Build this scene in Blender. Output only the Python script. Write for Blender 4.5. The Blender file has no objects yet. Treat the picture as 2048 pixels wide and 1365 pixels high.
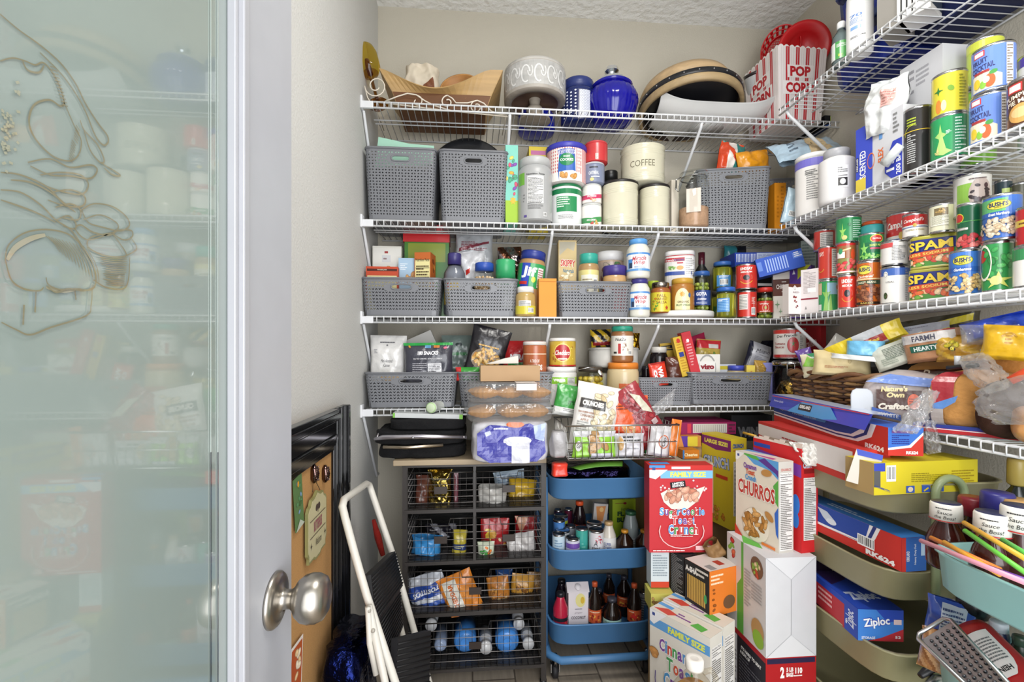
import bpy, bmesh, math, random
from mathutils import Vector, Matrix, Euler, noise
R_ = math.radians
rng = random.Random(7)
C = bpy.context.scene.collection
# ------------------------------------------------------------------ camera, light, exposure
FL, CX, CY, TH, HC = 940.0, 1024.0, 706.0, R_(4.8), 1.15
cs, sn = math.cos(TH), math.sin(TH)
sc = bpy.context.scene
cam = bpy.data.cameras.new('camera'); cam.sensor_width = 36; cam.lens = 36*FL/2048
cam.shift_y = (CY-682.5)/2048; cam.clip_start = 0.02
camo = bpy.data.objects.new('camera', cam); C.objects.link(camo)
camo.location = (0, 0, HC); camo.rotation_euler = (R_(90), 0, -TH); sc.camera = camo
sc.view_settings.view_transform = 'Standard'; sc.view_settings.look = 'None'
sc.view_settings.exposure = 0.1; sc.view_settings.gamma = 1.0; sc.view_settings.use_curve_mapping = False
w = bpy.data.worlds.new('world'); sc.world = w; w.use_nodes = True
w.node_tree.nodes['Background'].inputs[0].default_value = (0.95, 0.97, 1.0, 1); w.node_tree.nodes['Background'].inputs[1].default_value = 1.6
def area(name, loc, target, sx, sy, power, col):
    l = bpy.data.lights.new(name, 'AREA'); l.shape = 'RECTANGLE'; l.size = sx; l.size_y = sy; l.energy = power; l.color = col
    o = bpy.data.objects.new(name, l); C.objects.link(o); o.location = loc
    o.rotation_euler = (Vector(target)-Vector(loc)).to_track_quat('-Z', 'Y').to_euler(); return o
area('ceiling_lamp_light', (0.45, 0.62, 2.50), (0.45, 0.75, 0), 0.42, 0.42, 15.5, (1, 0.97, 0.92))
area('doorway_light', (0.40, -0.75, 1.15), (0.50, 2.0, 1.0), 1.1, 2.0, 36, (0.97, 0.98, 1.0))

# ------------------------------------------------------------------ pixel of the photo -> point of the room
def XZ(px, Y):                                   # point at room depth Y: X, view depth
    r = (px-CX)/FL; z = Y/(cs-r*sn); return z*(r*cs+sn), z
def YZ(px, X):                                   # point at room abscissa X: Y, view depth
    r = (px-CX)/FL; z = X/(r*cs+sn); return z*(cs-r*sn), z
def ZH(py, z): return HC+(CY-py)*z/FL
def P(px, py, Y):
    x, z = XZ(px, Y); return Vector((x, Y, ZH(py, z)))
def PX(px, py, X):
    y, z = YZ(px, X); return Vector((X, y, ZH(py, z)))
def VD(x, y): return x*sn+y*cs                   # view depth of a room point

# ------------------------------------------------------------------ colours, materials
def lin(c):
    if isinstance(c, tuple): return c
    v = [int(c[i:i+2], 16)/255 for i in (0, 2, 4)]
    return tuple((x/12.92 if x <= .04045 else ((x+.055)/1.055)**2.4) for x in v)
def sh(c, f):
    v = lin(c); return tuple(min(1, x*f) for x in v)
MATS = {}
def mat(kind):
    if kind in MATS: return MATS[kind]
    m = bpy.data.materials.new(kind); m.use_nodes = True; nt = m.node_tree; N = nt.nodes; L = nt.links
    b = N['Principled BSDF']; at = N.new('ShaderNodeAttribute'); at.attribute_name = 'Col'
    tc = N.new('ShaderNodeTexCoord')
    def nz(scale, det=2, vec=None, sc3=None):
        n = N.new('ShaderNodeTexNoise'); n.inputs['Scale'].default_value = scale; n.inputs['Detail'].default_value = det
        if sc3:
            mp = N.new('ShaderNodeMapping'); mp.inputs['Scale'].default_value = sc3; L.new(tc.outputs['Object'], mp.inputs[0]); L.new(mp.outputs[0], n.inputs[0])
        else: L.new(tc.outputs['Object'], n.inputs[0])
        return n
    def vary(n, lo, hi):
        mr = N.new('ShaderNodeMapRange'); mr.inputs[3].default_value = lo; mr.inputs[4].default_value = hi; L.new(n.outputs[0], mr.inputs[0])
        mx = N.new('ShaderNodeVectorMath'); mx.operation = 'SCALE'; L.new(at.outputs['Color'], mx.inputs[0]); L.new(mr.outputs[0], mx.inputs['Scale'])
        L.new(mx.outputs[0], b.inputs['Base Color'])
    def bump(n, st, d):
        bp = N.new('ShaderNodeBump'); bp.inputs['Strength'].default_value = st; bp.inputs['Distance'].default_value = d
        L.new(n.outputs[0], bp.inputs['Height']); L.new(bp.outputs[0], b.inputs['Normal'])
    rough = {'paper': .5, 'gloss': .28, 'plastic': .35, 'tin': .22, 'paint': .38, 'wall': .85, 'ceil': .9, 'foil': .24, 'film': .3, 'wood': .5, 'cloth': .9,
             'bread': .75, 'enamel': .12, 'chrome': .1, 'brushed': .3, 'floor': .4, 'white_wire': .35, 'rubber': .6, 'cork': .9, 'pane': .35, 'sheet': .12}
    if kind in ('glass', 'clear'):
        N.remove(b); g = N.new('ShaderNodeBsdfGlossy'); g.inputs['Roughness'].default_value = .06
        t = N.new('ShaderNodeBsdfTransparent'); L.new(at.outputs['Color'], t.inputs[0])
        fr = N.new('ShaderNodeLayerWeight'); fr.inputs[0].default_value = .25
        mr = N.new('ShaderNodeMapRange'); mr.inputs[3].default_value = .03 if kind == 'glass' else .05; mr.inputs[4].default_value = .75; pw_ = N.new('ShaderNodeMath'); pw_.operation = 'POWER'; pw_.inputs[1].default_value = 3; L.new(fr.outputs['Facing'], pw_.inputs[0]); L.new(pw_.outputs[0], mr.inputs[0])
        mx = N.new('ShaderNodeMixShader'); L.new(mr.outputs[0], mx.inputs[0]); L.new(t.outputs[0], mx.inputs[1]); L.new(g.outputs[0], mx.inputs[2])
        if kind == 'clear':
            n = nz(38, 3); bp = N.new('ShaderNodeBump'); bp.inputs['Strength'].default_value = .6; bp.inputs['Distance'].default_value = .01
            L.new(n.outputs[0], bp.inputs['Height']); L.new(bp.outputs[0], g.inputs['Normal']); L.new(bp.outputs[0], fr.inputs['Normal'])
            d = N.new('ShaderNodeBsdfDiffuse'); d.inputs[0].default_value = (.8, .8, .8, 1); m2 = N.new('ShaderNodeMixShader'); m2.inputs[0].default_value = .14
            L.new(mx.outputs[0], m2.inputs[1]); L.new(d.outputs[0], m2.inputs[2]); mx = m2
        L.new(mx.outputs[0], N['Material Output'].inputs[0]); MATS[kind] = m; return m
    b.inputs['Roughness'].default_value = rough[kind]
    if kind in ('tin', 'foil', 'chrome', 'brushed'): b.inputs['Metallic'].default_value = 1
    if kind in ('gloss', 'film'): b.inputs['Coat Weight'].default_value = .35; b.inputs['Coat Roughness'].default_value = .15
    if kind in ('paper', 'cloth', 'cork', 'bread'): b.inputs['Specular IOR Level'].default_value = .3
    if kind == 'wall': vary(nz(3), .97, 1.03); bump(nz(170, 3), .35, .004)
    elif kind == 'ceil': vary(nz(3), .97, 1.03); bump(nz(34, 4), .6, .02)
    elif kind == 'wood': vary(nz(9, 5, sc3=(.5, 6, 6)), .62, 1.3); bump(nz(30, 3, sc3=(.5, 6, 6)), .1, .002)
    elif kind == 'cork': vary(nz(420, 3), .72, 1.22); bump(nz(500), .3, .001)
    elif kind == 'cloth': vary(nz(60, 4), .55, 1.4); bump(nz(300), .5, .003)
    elif kind == 'bread': vary(nz(28, 5), .6, 1.35); bump(nz(70, 4), .5, .006)
    elif kind == 'film': vary(nz(30, 2), .93, 1.06); bump(nz(26, 3), .55, .01)
    elif kind == 'foil': vary(nz(30, 2), .8, 1.15); bump(nz(34, 3), .9, .012)
    elif kind == 'floor':
        br = N.new('ShaderNodeTexBrick'); mp = N.new('ShaderNodeMapping'); mp.inputs['Rotation'].default_value = (0, 0, R_(90)); L.new(tc.outputs['Object'], mp.inputs[0]); L.new(mp.outputs[0], br.inputs[0])
        br.inputs['Scale'].default_value = 1; br.inputs['Brick Width'].default_value = 1.1; br.inputs['Row Height'].default_value = .15; br.inputs['Mortar Size'].default_value = .003
        br.inputs[1].default_value = (*lin('ab9f8f'), 1); br.inputs[2].default_value = (*lin('9a8d7c'), 1); br.inputs[3].default_value = (*lin('6a6056'), 1)
        n = nz(10, 5, sc3=(8, .8, 1)); mr = N.new('ShaderNodeMapRange'); mr.inputs[3].default_value = .7; mr.inputs[4].default_value = 1.25; L.new(n.outputs[0], mr.inputs[0])
        mx = N.new('ShaderNodeVectorMath'); mx.operation = 'SCALE'; L.new(br.outputs[0], mx.inputs[0]); L.new(mr.outputs[0], mx.inputs['Scale']); L.new(mx.outputs[0], b.inputs['Base Color'])
    elif kind in ('pane', 'sheet'):
        vary(nz(6, 3), .94, 1.05); b.inputs['Coat Weight'].default_value = 1; b.inputs['Coat Roughness'].default_value = .02; b.inputs['Coat IOR'].default_value = 1.52 if kind == 'sheet' else 1.62
    else: vary(nz(20, 2), .95, 1.04)
    MATS[kind] = m; return m

# ------------------------------------------------------------------ mesh collector
class MB:
    def __init__(s): s.v = []; s.f = []; s.c = []; s.sm = []
    def add(s, vs, fs, col, M=None, smooth=False):
        o = len(s.v)
        s.v += [tuple(M @ Vector(p)) for p in vs] if M else [tuple(p) for p in vs]
        col = lin(col) if not isinstance(col, list) else col
        for i, f in enumerate(fs):
            s.f.append([o+k for k in f]); s.c.append(col if not isinstance(col, list) else lin(col[i])); s.sm.append(smooth)
        return s
    def box(s, x, y, z, dx, dy, dz, col, M=None):              # centre x,y and base z
        a, b = dx/2, dy/2
        vs = [(x-a, y-b, z), (x+a, y-b, z), (x+a, y+b, z), (x-a, y+b, z), (x-a, y-b, z+dz), (x+a, y-b, z+dz), (x+a, y+b, z+dz), (x-a, y+b, z+dz)]
        return s.add(vs, [(0, 3, 2, 1), (4, 5, 6, 7), (0, 1, 5, 4), (1, 2, 6, 5), (2, 3, 7, 6), (3, 0, 4, 7)], col, M)
    def lathe(s, prof, n=28, M=None, sx=1, sy=1, pw=2, smooth=True):   # prof: (radius, z, colour)
        vs, fs, cs_ = [], [], []
        for r, z, *_ in prof:
            for k in range(n):
                a = 2*math.pi*k/n; c, d = math.cos(a), math.sin(a)
                q = 1 if pw == 2 else (abs(c)**pw+abs(d)**pw)**(-1/pw)
                vs.append((r*c*q*sx, r*d*q*sy, z))
        for i in range(len(prof)-1):
            for k in range(n):
                k2 = (k+1) % n; fs.append((i*n+k, i*n+k2, (i+1)*n+k2, (i+1)*n+k)); cs_.append(prof[i][2])
        m = len(prof)-1
        if prof[0][0] > 1e-6: fs.append(tuple(reversed(range(n)))); cs_.append(prof[0][2])
        if prof[m][0] > 1e-6: fs.append(tuple(m*n+k for k in range(n))); cs_.append(prof[m][2])
        o = len(s.f); s.add(vs, fs, cs_, M, smooth)
        return s
    def tube(s, pts, r, col, n=8, closed=False, M=None):
        pts = [Vector(p) for p in pts]; m = len(pts); vs, fs = [], []
        t0 = None
        for i, p in enumerate(pts):
            a = pts[i-1] if (i > 0 or closed) else p; b = pts[(i+1) % m] if (i < m-1 or closed) else p
            t = (b-a).normalized()
            if t0 is None:
                up = Vector((0, 0, 1)) if abs(t.z) < .9 else Vector((1, 0, 0)); x = t.cross(up).normalized()
            else: x = (x-t*x.dot(t)).normalized()
            y = t.cross(x); t0 = t; rr = r[i] if isinstance(r, (list, tuple)) else r
            vs += [p+x*rr*math.cos(2*math.pi*k/n)+y*rr*math.sin(2*math.pi*k/n) for k in range(n)]
        for i in range(m if closed else m-1):
            j = (i+1) % m
            for k in range(n): fs.append((i*n+k, i*n+(k+1) % n, j*n+(k+1) % n, j*n+k))
        if not closed: fs += [tuple(reversed(range(n))), tuple((m-1)*n+k for k in range(n))]
        return s.add(vs, fs, col, M, True)
    def prism(s, poly, y0, y1, col, M=None):                   # outline in x,z extruded along y
        n = len(poly); vs = [(x, y0, z) for x, z in poly]+[(x, y1, z) for x, z in poly]
        fs = [tuple(range(n)), tuple(reversed(range(n, 2*n)))]+[(i, i+n, (i+1) % n+n, (i+1) % n) for i in range(n)]
        return s.add(vs, fs, col, M)
    def grid(s, fn, nu, nv, col, smooth=True, M=None, closed=False):
        vs = [fn(i/nu, j/nv) for j in range(nv+1) for i in range(nu+1)]
        fs = [(j*(nu+1)+i, j*(nu+1)+i+1, (j+1)*(nu+1)+i+1, (j+1)*(nu+1)+i) for j in range(nv) for i in range(nu)]
        cl = [col((i+.5)/nu, (j+.5)/nv) for j in range(nv) for i in range(nu)] if callable(col) else col
        return s.add(vs, fs, cl, M, smooth)
    def ball(s, c, r, col, n=10, m=6, sq=(1, 1, 1), rot=None):
        M = Matrix.Translation(c) @ (rot.to_matrix().to_4x4() if rot else Matrix()) @ Matrix.Diagonal((*sq, 1))
        return s.lathe([(max(0, r*math.sin(math.pi*i/m)), -r*math.cos(math.pi*i/m), col) for i in range(m+1)], n, M)
    def build(s, name, m, parent=None, label=None, bevel=0, solid=0):
        me = bpy.data.meshes.new(name); me.from_pydata(s.v, [], s.f); 
        me.polygons.foreach_set('use_smooth', s.sm)
        ca = me.color_attributes.new('Col', 'FLOAT_COLOR', 'CORNER'); arr = []
        for c, f in zip(s.c, s.f): arr += [c[0], c[1], c[2], 1.0]*len(f)
        ca.data.foreach_set('color', arr); me.materials.append(mat(m)); me.update()
        o = bpy.data.objects.new(name, me); C.objects.link(o); o.parent = parent
        if label: o['label'] = label
        if bevel:
            b = o.modifiers.new('b', 'BEVEL'); b.width = bevel; b.segments = 2; b.limit_method = 'ANGLE'; b.angle_limit = R_(50)
        if solid:
            b = o.modifiers.new('s', 'SOLIDIFY'); b.thickness = solid; b.offset = 0
        return o
def tag(o, label, cat, group=None, kind=None):
    o['label'] = label; o['category'] = cat
    if group: o['group'] = group
    if kind: o['kind'] = kind
    return o
def place(o, loc, rot=(0, 0, 0)): o.location = loc; o.rotation_euler = rot; return o
def empty(name, loc, label, cat, group=None, rot=(0, 0, 0)):
    o = bpy.data.objects.new(name, None); C.objects.link(o); place(o, loc, rot); return tag(o, label, cat, group)

# ------------------------------------------------------------------ printed matter: 2D shapes laid on a surface fn(u,v,o)
TX = {}
def glyphs(txt, bold=.0, shear=0):
    k = (txt, bold, shear)
    if k not in TX:
        cu = bpy.data.curves.new('t', 'FONT'); cu.body = txt; cu.resolution_u = 2; cu.offset = bold; cu.shear = shear; cu.align_x = 'CENTER'
        o = bpy.data.objects.new('t', cu); me = o.to_mesh(); me.calc_loop_triangles()
        V = [(v.co.x, v.co.y) for v in me.vertices]; T = [tuple(t.vertices) for t in me.loop_triangles]
        o.to_mesh_clear(); bpy.data.objects.remove(o); bpy.data.curves.remove(cu)
        xs = [a for a, _ in V] or [0, 1]; ys = [b for _, b in V] or [0, 1]
        x0, x1, y0, y1 = min(xs), max(xs), min(ys), max(ys); W, Hh = max(x1-x0, 1e-3), max(y1-y0, 1e-3)
        TX[k] = ([((a-x0)/W-.5, (b-y0)/Hh-.5) for a, b in V], T)
    return TX[k]
def clip(poly, ax, lo, hi):
    for s_, lim in ((1, lo), (-1, -hi)):
        out = []; n = len(poly)
        for i in range(n):
            a, b = poly[i], poly[(i+1) % n]; da, db = s_*a[ax]-lim, s_*b[ax]-lim
            if da >= 0: out.append(a)
            if (da > 0 and db < 0) or (da < 0 and db > 0):
                t = da/(da-db); out.append((a[0]+(b[0]-a[0])*t, a[1]+(b[1]-a[1])*t))
        poly = out
        if len(poly) < 3: return []
    return poly
class Print:
    """u in -1..1 across the half width W/2, v in 0..1 up the height H"""
    def __init__(s, mb, fn, W, H, M=None, step=(None, None), lift=.0004, seed=1, gap=.00012):
        s.mb, s.fn, s.W, s.H, s.M, s.step, s.k, s.g, s.r = mb, fn, W/2, H, M, step, lift, gap, random.Random(seed)
    def poly(s, polys, col, clipit=True):
        vs, fs = [], []
        for p in polys:
            q = [p]
            if clipit:
                q = [clip(clip(p, 0, -s.W, s.W), 1, 0, s.H)]; q = [a for a in q if a]
            for ax in (0, 1):
                st = s.step[ax]
                if not st: continue
                o = []
                for a in q:
                    lo = min(c[ax] for c in a); hi = max(c[ax] for c in a); i0, i1 = math.floor(lo/st), math.ceil(hi/st)
                    if i1-i0 <= 1: o.append(a); continue
                    for k in range(i0, i1):
                        c = clip(a, ax, k*st, (k+1)*st)
                        if len(c) >= 3: o.append(c)
                q = o
            for a in q:
                b = len(vs); vs += [s.fn(x, y, s.k) for x, y in a]; fs.append(tuple(range(b, b+len(a))))
        if vs: s.mb.add(vs, fs, col, s.M)
        s.k += s.g
    def sh(s, items):
        W, H = s.W, s.H
        for it in items:
            t = it[0]
            if t == 'r':
                _, x, y, w_, h_, c = it[:6]; x *= W; y *= H; a, b = w_*W, h_*H/2
                an = it[6] if len(it) > 6 else 0; ca, sa = math.cos(R_(an)), math.sin(R_(an))
                s.poly([[(x+p*ca-q*sa, y+p*sa+q*ca) for p, q in ((-a, -b), (a, -b), (a, b), (-a, b))]], c)
            elif t in ('e', 'o'):
                _, x, y, rx, ry, c = it[:6]; x *= W; y *= H; rx *= W; ry *= H; an = R_(it[6]) if len(it) > 6 else 0; ca, sa = math.cos(an), math.sin(an)
                def ring(f): return [(x+rx*f*math.cos(k*math.pi/9)*ca-ry*f*math.sin(k*math.pi/9)*sa, y+rx*f*math.cos(k*math.pi/9)*sa+ry*f*math.sin(k*math.pi/9)*ca) for k in range(18)]
                if t == 'e': s.poly([ring(1)], c)
                else:
                    a, b = ring(1), ring(.86); s.poly([[a[k], a[(k+1) % 18], b[(k+1) % 18], b[k]] for k in range(18)], c)
            elif t == 'p': s.poly([[(x*W, y*H) for x, y in it[1]]], it[2])
            elif t == 't':
                _, txt, x, y, w_, h_, c = it[:7]; an = R_(it[7]) if len(it) > 7 else 0; bd = it[8] if len(it) > 8 else .02; shr = it[9] if len(it) > 9 else 0
                V, T = glyphs(txt, bd, shr); ca, sa = math.cos(an), math.sin(an); x *= W; y *= H
                vert = abs(sa) > .8; ww, hh = (w_*W*2, h_*H) if not vert else (w_*H, h_*W*2)
                Q = [(x+a*ww*ca-b*hh*sa, y+a*ww*sa+b*hh*ca) for a, b in V]
                s.poly([[Q[i] for i in tr] for tr in T], c)
            elif t == 'T':                                     # outlined text: outline colour then fill
                _, txt, x, y, w_, h_, c, oc = it[:8]; rest = it[8:]
                s.sh([('t', txt, x, y, w_*1.03, h_*1.12, oc, rest[0] if rest else 0, .09), ('t', txt, x, y, w_, h_, c, rest[0] if rest else 0, .03)])
            elif t == 'M':                                     # word in several letter colours
                _, txt, x, y, w_, h_, cols = it[:7]; n = len(txt); wd = [.45 if c in 'ilt' else 1.25 if c in 'mwCST' else 1 for c in txt]; tot = sum(wd); a = x-w_
                for i, c in enumerate(txt):
                    cw = 2*w_*wd[i]/tot; k = 1 if (c.isupper() or c in 'tilkhbdf') else .74; dy = -.3 if c in 'gpy' else 0; s.sh([('T', c, a+cw/2, y-h_*(1-k)/2+h_*dy, cw*.44, h_*(k if not dy else 1), cols[i % len(cols)], 'f2f0f0')]); s.k -= s.g*1.6
                    a += cw
                s.k += s.g*4
            elif t == 'l':                                     # n lines of small print
                _, x, y, w_, h_, n, c = it[:7]; P_ = []
                for i in range(n):
                    yy = y+h_/2-h_*(i+.5)/n; L_ = w_*(1 if s.r.random() < .6 else s.r.uniform(.4, .95)); x0 = (x-w_)*W; x1 = (x-w_+2*L_)*W; a = x0; th_ = h_/n*.24*H
                    while a < x1-1e-6:
                        b = min(x1, a+max(.0015, s.r.uniform(.08, .3)*W*w_)); P_.append([(a, yy*H-th_), (b, yy*H-th_), (b, yy*H+th_), (a, yy*H+th_)]); a = b+max(.0005, .03*W*w_)
                s.poly(P_, c)
            elif t == 'V':                                     # n vertical stripes
                _, x, y, w_, h_, n, c = it[:7]; fr = it[7] if len(it) > 7 else .5
                s.poly([[((x-w_+2*w_*(i+.5-fr/2)/n)*W, (y-h_/2)*H), ((x-w_+2*w_*(i+.5+fr/2)/n)*W, (y-h_/2)*H), ((x-w_+2*w_*(i+.5+fr/2)/n)*W, (y+h_/2)*H), ((x-w_+2*w_*(i+.5-fr/2)/n)*W, (y+h_/2)*H)] for i in range(n)], c)
            elif t == 'N':                                     # nutrition panel
                _, x, y, w_, h_ = it[:5]; q = min(h_*.06, w_*s.W*2/s.H*.13); t_ = y+h_/2; s.sh([('r', x, y, w_, h_, 'e9e6e2'), ('t', 'Nutrition Facts', x, t_-q*.8, w_*.88, q, '222222', 0, 0), ('r', x, t_-q*2, w_*.92, q*.25, '222222'), ('t', 'Calories', x-w_*.3, t_-q*3, w_*.5, q*.8, '222222', 0, 0), ('r', x, t_-q*4, w_*.92, q*.2, '222222'), ('l', x, y-q*2.4, w_*.9, h_-q*5.5, max(8, int((h_-q*5)/q/.9)), '77746f')])
            elif t == 'B':                                     # barcode
                _, x, y, w_, h_ = it[:5]; s.sh([('r', x, y, w_, h_, 'f6f6f4')]); P_ = []; a = (x-w_*.86)*W; e = (x+w_*.86)*W
                while a < e:
                    b = a+s.r.choice((.01, .02, .035))*w_*W*3; P_.append([(a, (y-h_*.36)*H), (b, (y-h_*.36)*H), (b, (y+h_*.4)*H), (a, (y+h_*.4)*H)]); a = b+s.r.choice((.015, .03))*w_*W*3
                s.poly(P_, '1c1c1c')
            elif t == 'F':                                     # heap of food: n blobs of size sz in an ellipse
                _, x, y, rx, ry, n, sz, cols = it[:8]; asp = it[8] if len(it) > 8 else .65
                for q in range(n):
                    a, d = s.r.uniform(0, 6.283), math.sqrt(s.r.random()); z = sz*s.r.uniform(.75, 1.2); c = s.r.choice(cols); an = s.r.uniform(0, 180)
                    ux, uy = x+rx*d*math.cos(a), y+ry*d*math.sin(a); X_, Y_ = ux*W, uy*H; ca, sa = math.cos(R_(an)), math.sin(R_(an)); m_ = z*W
                    def rg(f, dx=0): return [(X_+dx+m_*f*math.cos(k*math.pi/5)*ca-m_*asp*f*math.sin(k*math.pi/5)*sa, Y_+dx+m_*f*math.cos(k*math.pi/5)*sa+m_*asp*f*math.sin(k*math.pi/5)*ca) for k in range(10)]
                    s.poly([rg(1.12)], sh(c, .55)); s.k -= s.g*.5; s.poly([rg(.95)], c); s.k -= s.g*.9; s.poly([rg(.4, m_*.12)], sh(c, 1.25)); s.k -= s.g*1.35
                s.k += s.g*3
            elif t == 'S':                                     # star / flower / leaf burst
                _, x, y, rx, ry, n, c = it[:7]; q = []
                for k in range(2*n):
                    f = 1 if k % 2 == 0 else (it[7] if len(it) > 7 else .5); a = math.pi*k/n+math.pi/2; q.append((x*W+rx*W*f*math.cos(a), y*H+ry*H*f*math.sin(a)))
                s.poly([[(x*W, y*H), q[k], q[(k+1) % (2*n)]] for k in range(2*n)], c)
            elif t == 'A':                                     # swoosh / arc band
                _, x, y, rx, ry, a0, a1, th_, c = it[:9]; n = 12; o, i_ = [], []
                for k in range(n+1):
                    a = R_(a0+(a1-a0)*k/n); o.append((x*W+rx*W*math.cos(a), y*H+ry*H*math.sin(a))); i_.append((x*W+(rx*W-th_*W)*math.cos(a), y*H+(ry*H-th_*W)*math.sin(a)))
                s.poly([[o[k], o[k+1], i_[k+1], i_[k]] for k in range(n)], c)
            elif t == 'At':                                    # arched text
                _, txt, x, y, r_, hgt, c = it[:7]; half = it[7] if len(it) > 7 else 40; V, T = glyphs(txt, .03)
                Q = []
                for a, b in V:
                    an = R_(-2*a*half)+math.pi/2; rr = r_*W+b*hgt*H; Q.append((x*W+rr*math.cos(an), y*H+rr*math.sin(an)))
                s.poly([[Q[i] for i in tr] for tr in T], c)
def flat(u, v, o): return (u, -o, v)
def cylfn(Rr, z0=0, rad=None):
    def fn(u, v, o):
        r = (rad(z0+v) if rad else Rr)+o; a = u/Rr; return (r*math.sin(a), -r*math.cos(a), z0+v)
    return fn

# ------------------------------------------------------------------ generic products
def cylpos(x0, x1, Y=None, X=None):
    a0, a1 = math.atan((x0-CX)/FL), math.atan((x1-CX)/FL); m, h = (a0+a1)/2, (a1-a0)/2; px = CX+FL*math.tan(m)
    if Y is not None: x, z = XZ(px, Y); y = Y
    else: y, z = YZ(px, X); x = X
    d = math.hypot(x, y); return x, y, d*math.sin(h), z
def facing(x, y): return math.atan2(-x, y)              # yaw that turns local -Y to the camera
def toph(ytop, z, r): return ZH(ytop, z-r if ytop < CY else z+r*.6)
def can(label, x0, x1, ytop, z, dec, base='c8c8c8', Y=None, X=None, group=None, name='tin_can', cat='can', turn=0, lid='tin', lidc='b9b9bb', h=None, m='gloss', opener=True, bead=False):
    x, y, r, zc = cylpos(x0, x1, Y, X); h = h or toph(ytop, zc, r)-z
    b = MB(); tc = lidc
    b.lathe([(r*.96, 0, tc), (r*1.0, .0015, tc), (r*1.0, .004, tc), (r*.975, .006, tc), (r*.975, h-.006, tc), (r*1.0, h-.004, tc), (r*1.0, h, tc), (r*.94, h, tc), (r*.93, h-.004, tc), (0.0, h-.004, tc)], 36)
    o = b.build(name, lid); place(o, (x, y, z), (0, 0, facing(x, y)+R_(turn)))
    R2 = r*.982; q = MB(); n = 40
    prof = [(R2, .0055, base), (R2, h-.0055, base)]
    if bead:
        prof = [(R2, .0055, base)]
        for k in range(4):
            for zz in (.25*h+k*.018,): pass
        prof.append((R2, h-.0055, base))
    vs = [(R2*math.cos(2*math.pi*k/n), R2*math.sin(2*math.pi*k/n), zz) for _, zz, _ in prof for k in range(n)]
    q.add(vs, [(k, (k+1) % n, n+(k+1) % n, n+k) for k in range(n)], base, None, True)
    pr = Print(q, cylfn(R2, .0055), math.pi*R2, h-.011, step=(r*.16, None), seed=int(x0*7+ytop)); pr.sh(dec)
    q.build('label', m, o)
    tag(o, label, cat, group); return o, z+h
def jar(label, x0, x1, ytop, z, dec, body='e8e4d8', lid='ffffff', Y=None, X=None, group=None, name='jar', cat='jar', turn=0, lh=.14, lr=.86, lab=(.12, .66), labc='ffffff', glass=False, content=None, h=None, m='plastic', neck=.8, sq=2, ribs=True, labw=math.pi, sxy=(1, 1), lidm='plastic', shoulder=.14):
    """lid height share lh, lid radius share lr, label band (v0,v1)"""
    x, y, r, zc = cylpos(x0, x1, Y, X); h = h or toph(ytop, zc, r)-z; r /= max(sxy[0], .01); hb = h*(1-lh); s = shoulder
    def prof(f, c, t=1.0): return [(r*.86*f, .001, c), (r*.96*f, .004, c), (r*f, .012, c), (r*f, hb*(1-s), c), (r*.97*f, hb*(1-s*.6), c), (r*max(lr*.97, .1)*f, hb*(1-s*.15), c), (r*lr*.92*f, hb*t, c)]
    o_ = MB().lathe(prof(1, body), 36, None, sxy[0], sxy[1], sq)
    o = o_.build(name, 'glass' if glass else m); place(o, (x, y, z), (0, 0, facing(x, y)+R_(turn)))
    if glass:
        cb = MB(); content(cb, r, hb) if callable(content) else cb.lathe(prof(.93, content or 'c09040', .93)[:-1]+[(0, hb*.9, content or 'c09040')], 28, None, sxy[0], sxy[1], sq); cb.build('contents', 'gloss', o)
    if lid:
        lb = MB(); rl = r*lr; z0 = hb*.985; n = 44
        if isinstance(lid, list): lc, ltop = lid
        else: lc = ltop = lid
        vs, fs = [], []
        for (f, zz) in ((1.0, z0), (1.0, h-.004), (.96, h-.001), (.9, h)):
            for k in range(n):
                rr = rl*f*(1+(.018 if (ribs and k % 2 and zz < h-.002) else 0)); a = 2*math.pi*k/n; c, d = math.cos(a), math.sin(a); qq = 1 if sq == 2 else (abs(c)**sq+abs(d)**sq)**(-1/sq)
                vs.append((rr*c*qq*sxy[0], rr*d*qq*sxy[1], zz))
        for i in range(3): fs += [(i*n+k, i*n+(k+1) % n, (i+1)*n+(k+1) % n, (i+1)*n+k) for k in range(n)]
        fs.append(tuple(3*n+k for k in range(n))); fs.append(tuple(reversed(range(n))))
        lb.add(vs, fs, [lc]*(3*n)+[ltop, lc], None, True); lb.build('lid', lidm, o)
    if lab:
        z0, z1 = hb*lab[0], hb*lab[1]; q = MB(); n = 40; R2 = r*1.012
        def fn(u, v, oo):
            a = u/R2; rr = R2+oo; c, d = math.sin(a), -math.cos(a); qq = 1 if sq == 2 else (abs(c)**sq+abs(d)**sq)**(-1/sq); return (rr*c*qq*sxy[0], rr*d*qq*sxy[1], z0+v)
        if labc:
            w2 = labw*R2
            q.grid(lambda i, j: fn((i*2-1)*w2, j*(z1-z0), 0), n, 1, labc)
        pr = Print(q, fn, math.pi*R2, z1-z0, step=(r*.16, None), seed=int(x0*5+ytop)); pr.sh(dec); q.build('label', 'gloss', o)
    tag(o, label, cat, group); return o, z+h
def rotx(M, a): return M @ Matrix.Rotation(a, 4, 'X')
FACES = {}
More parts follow.
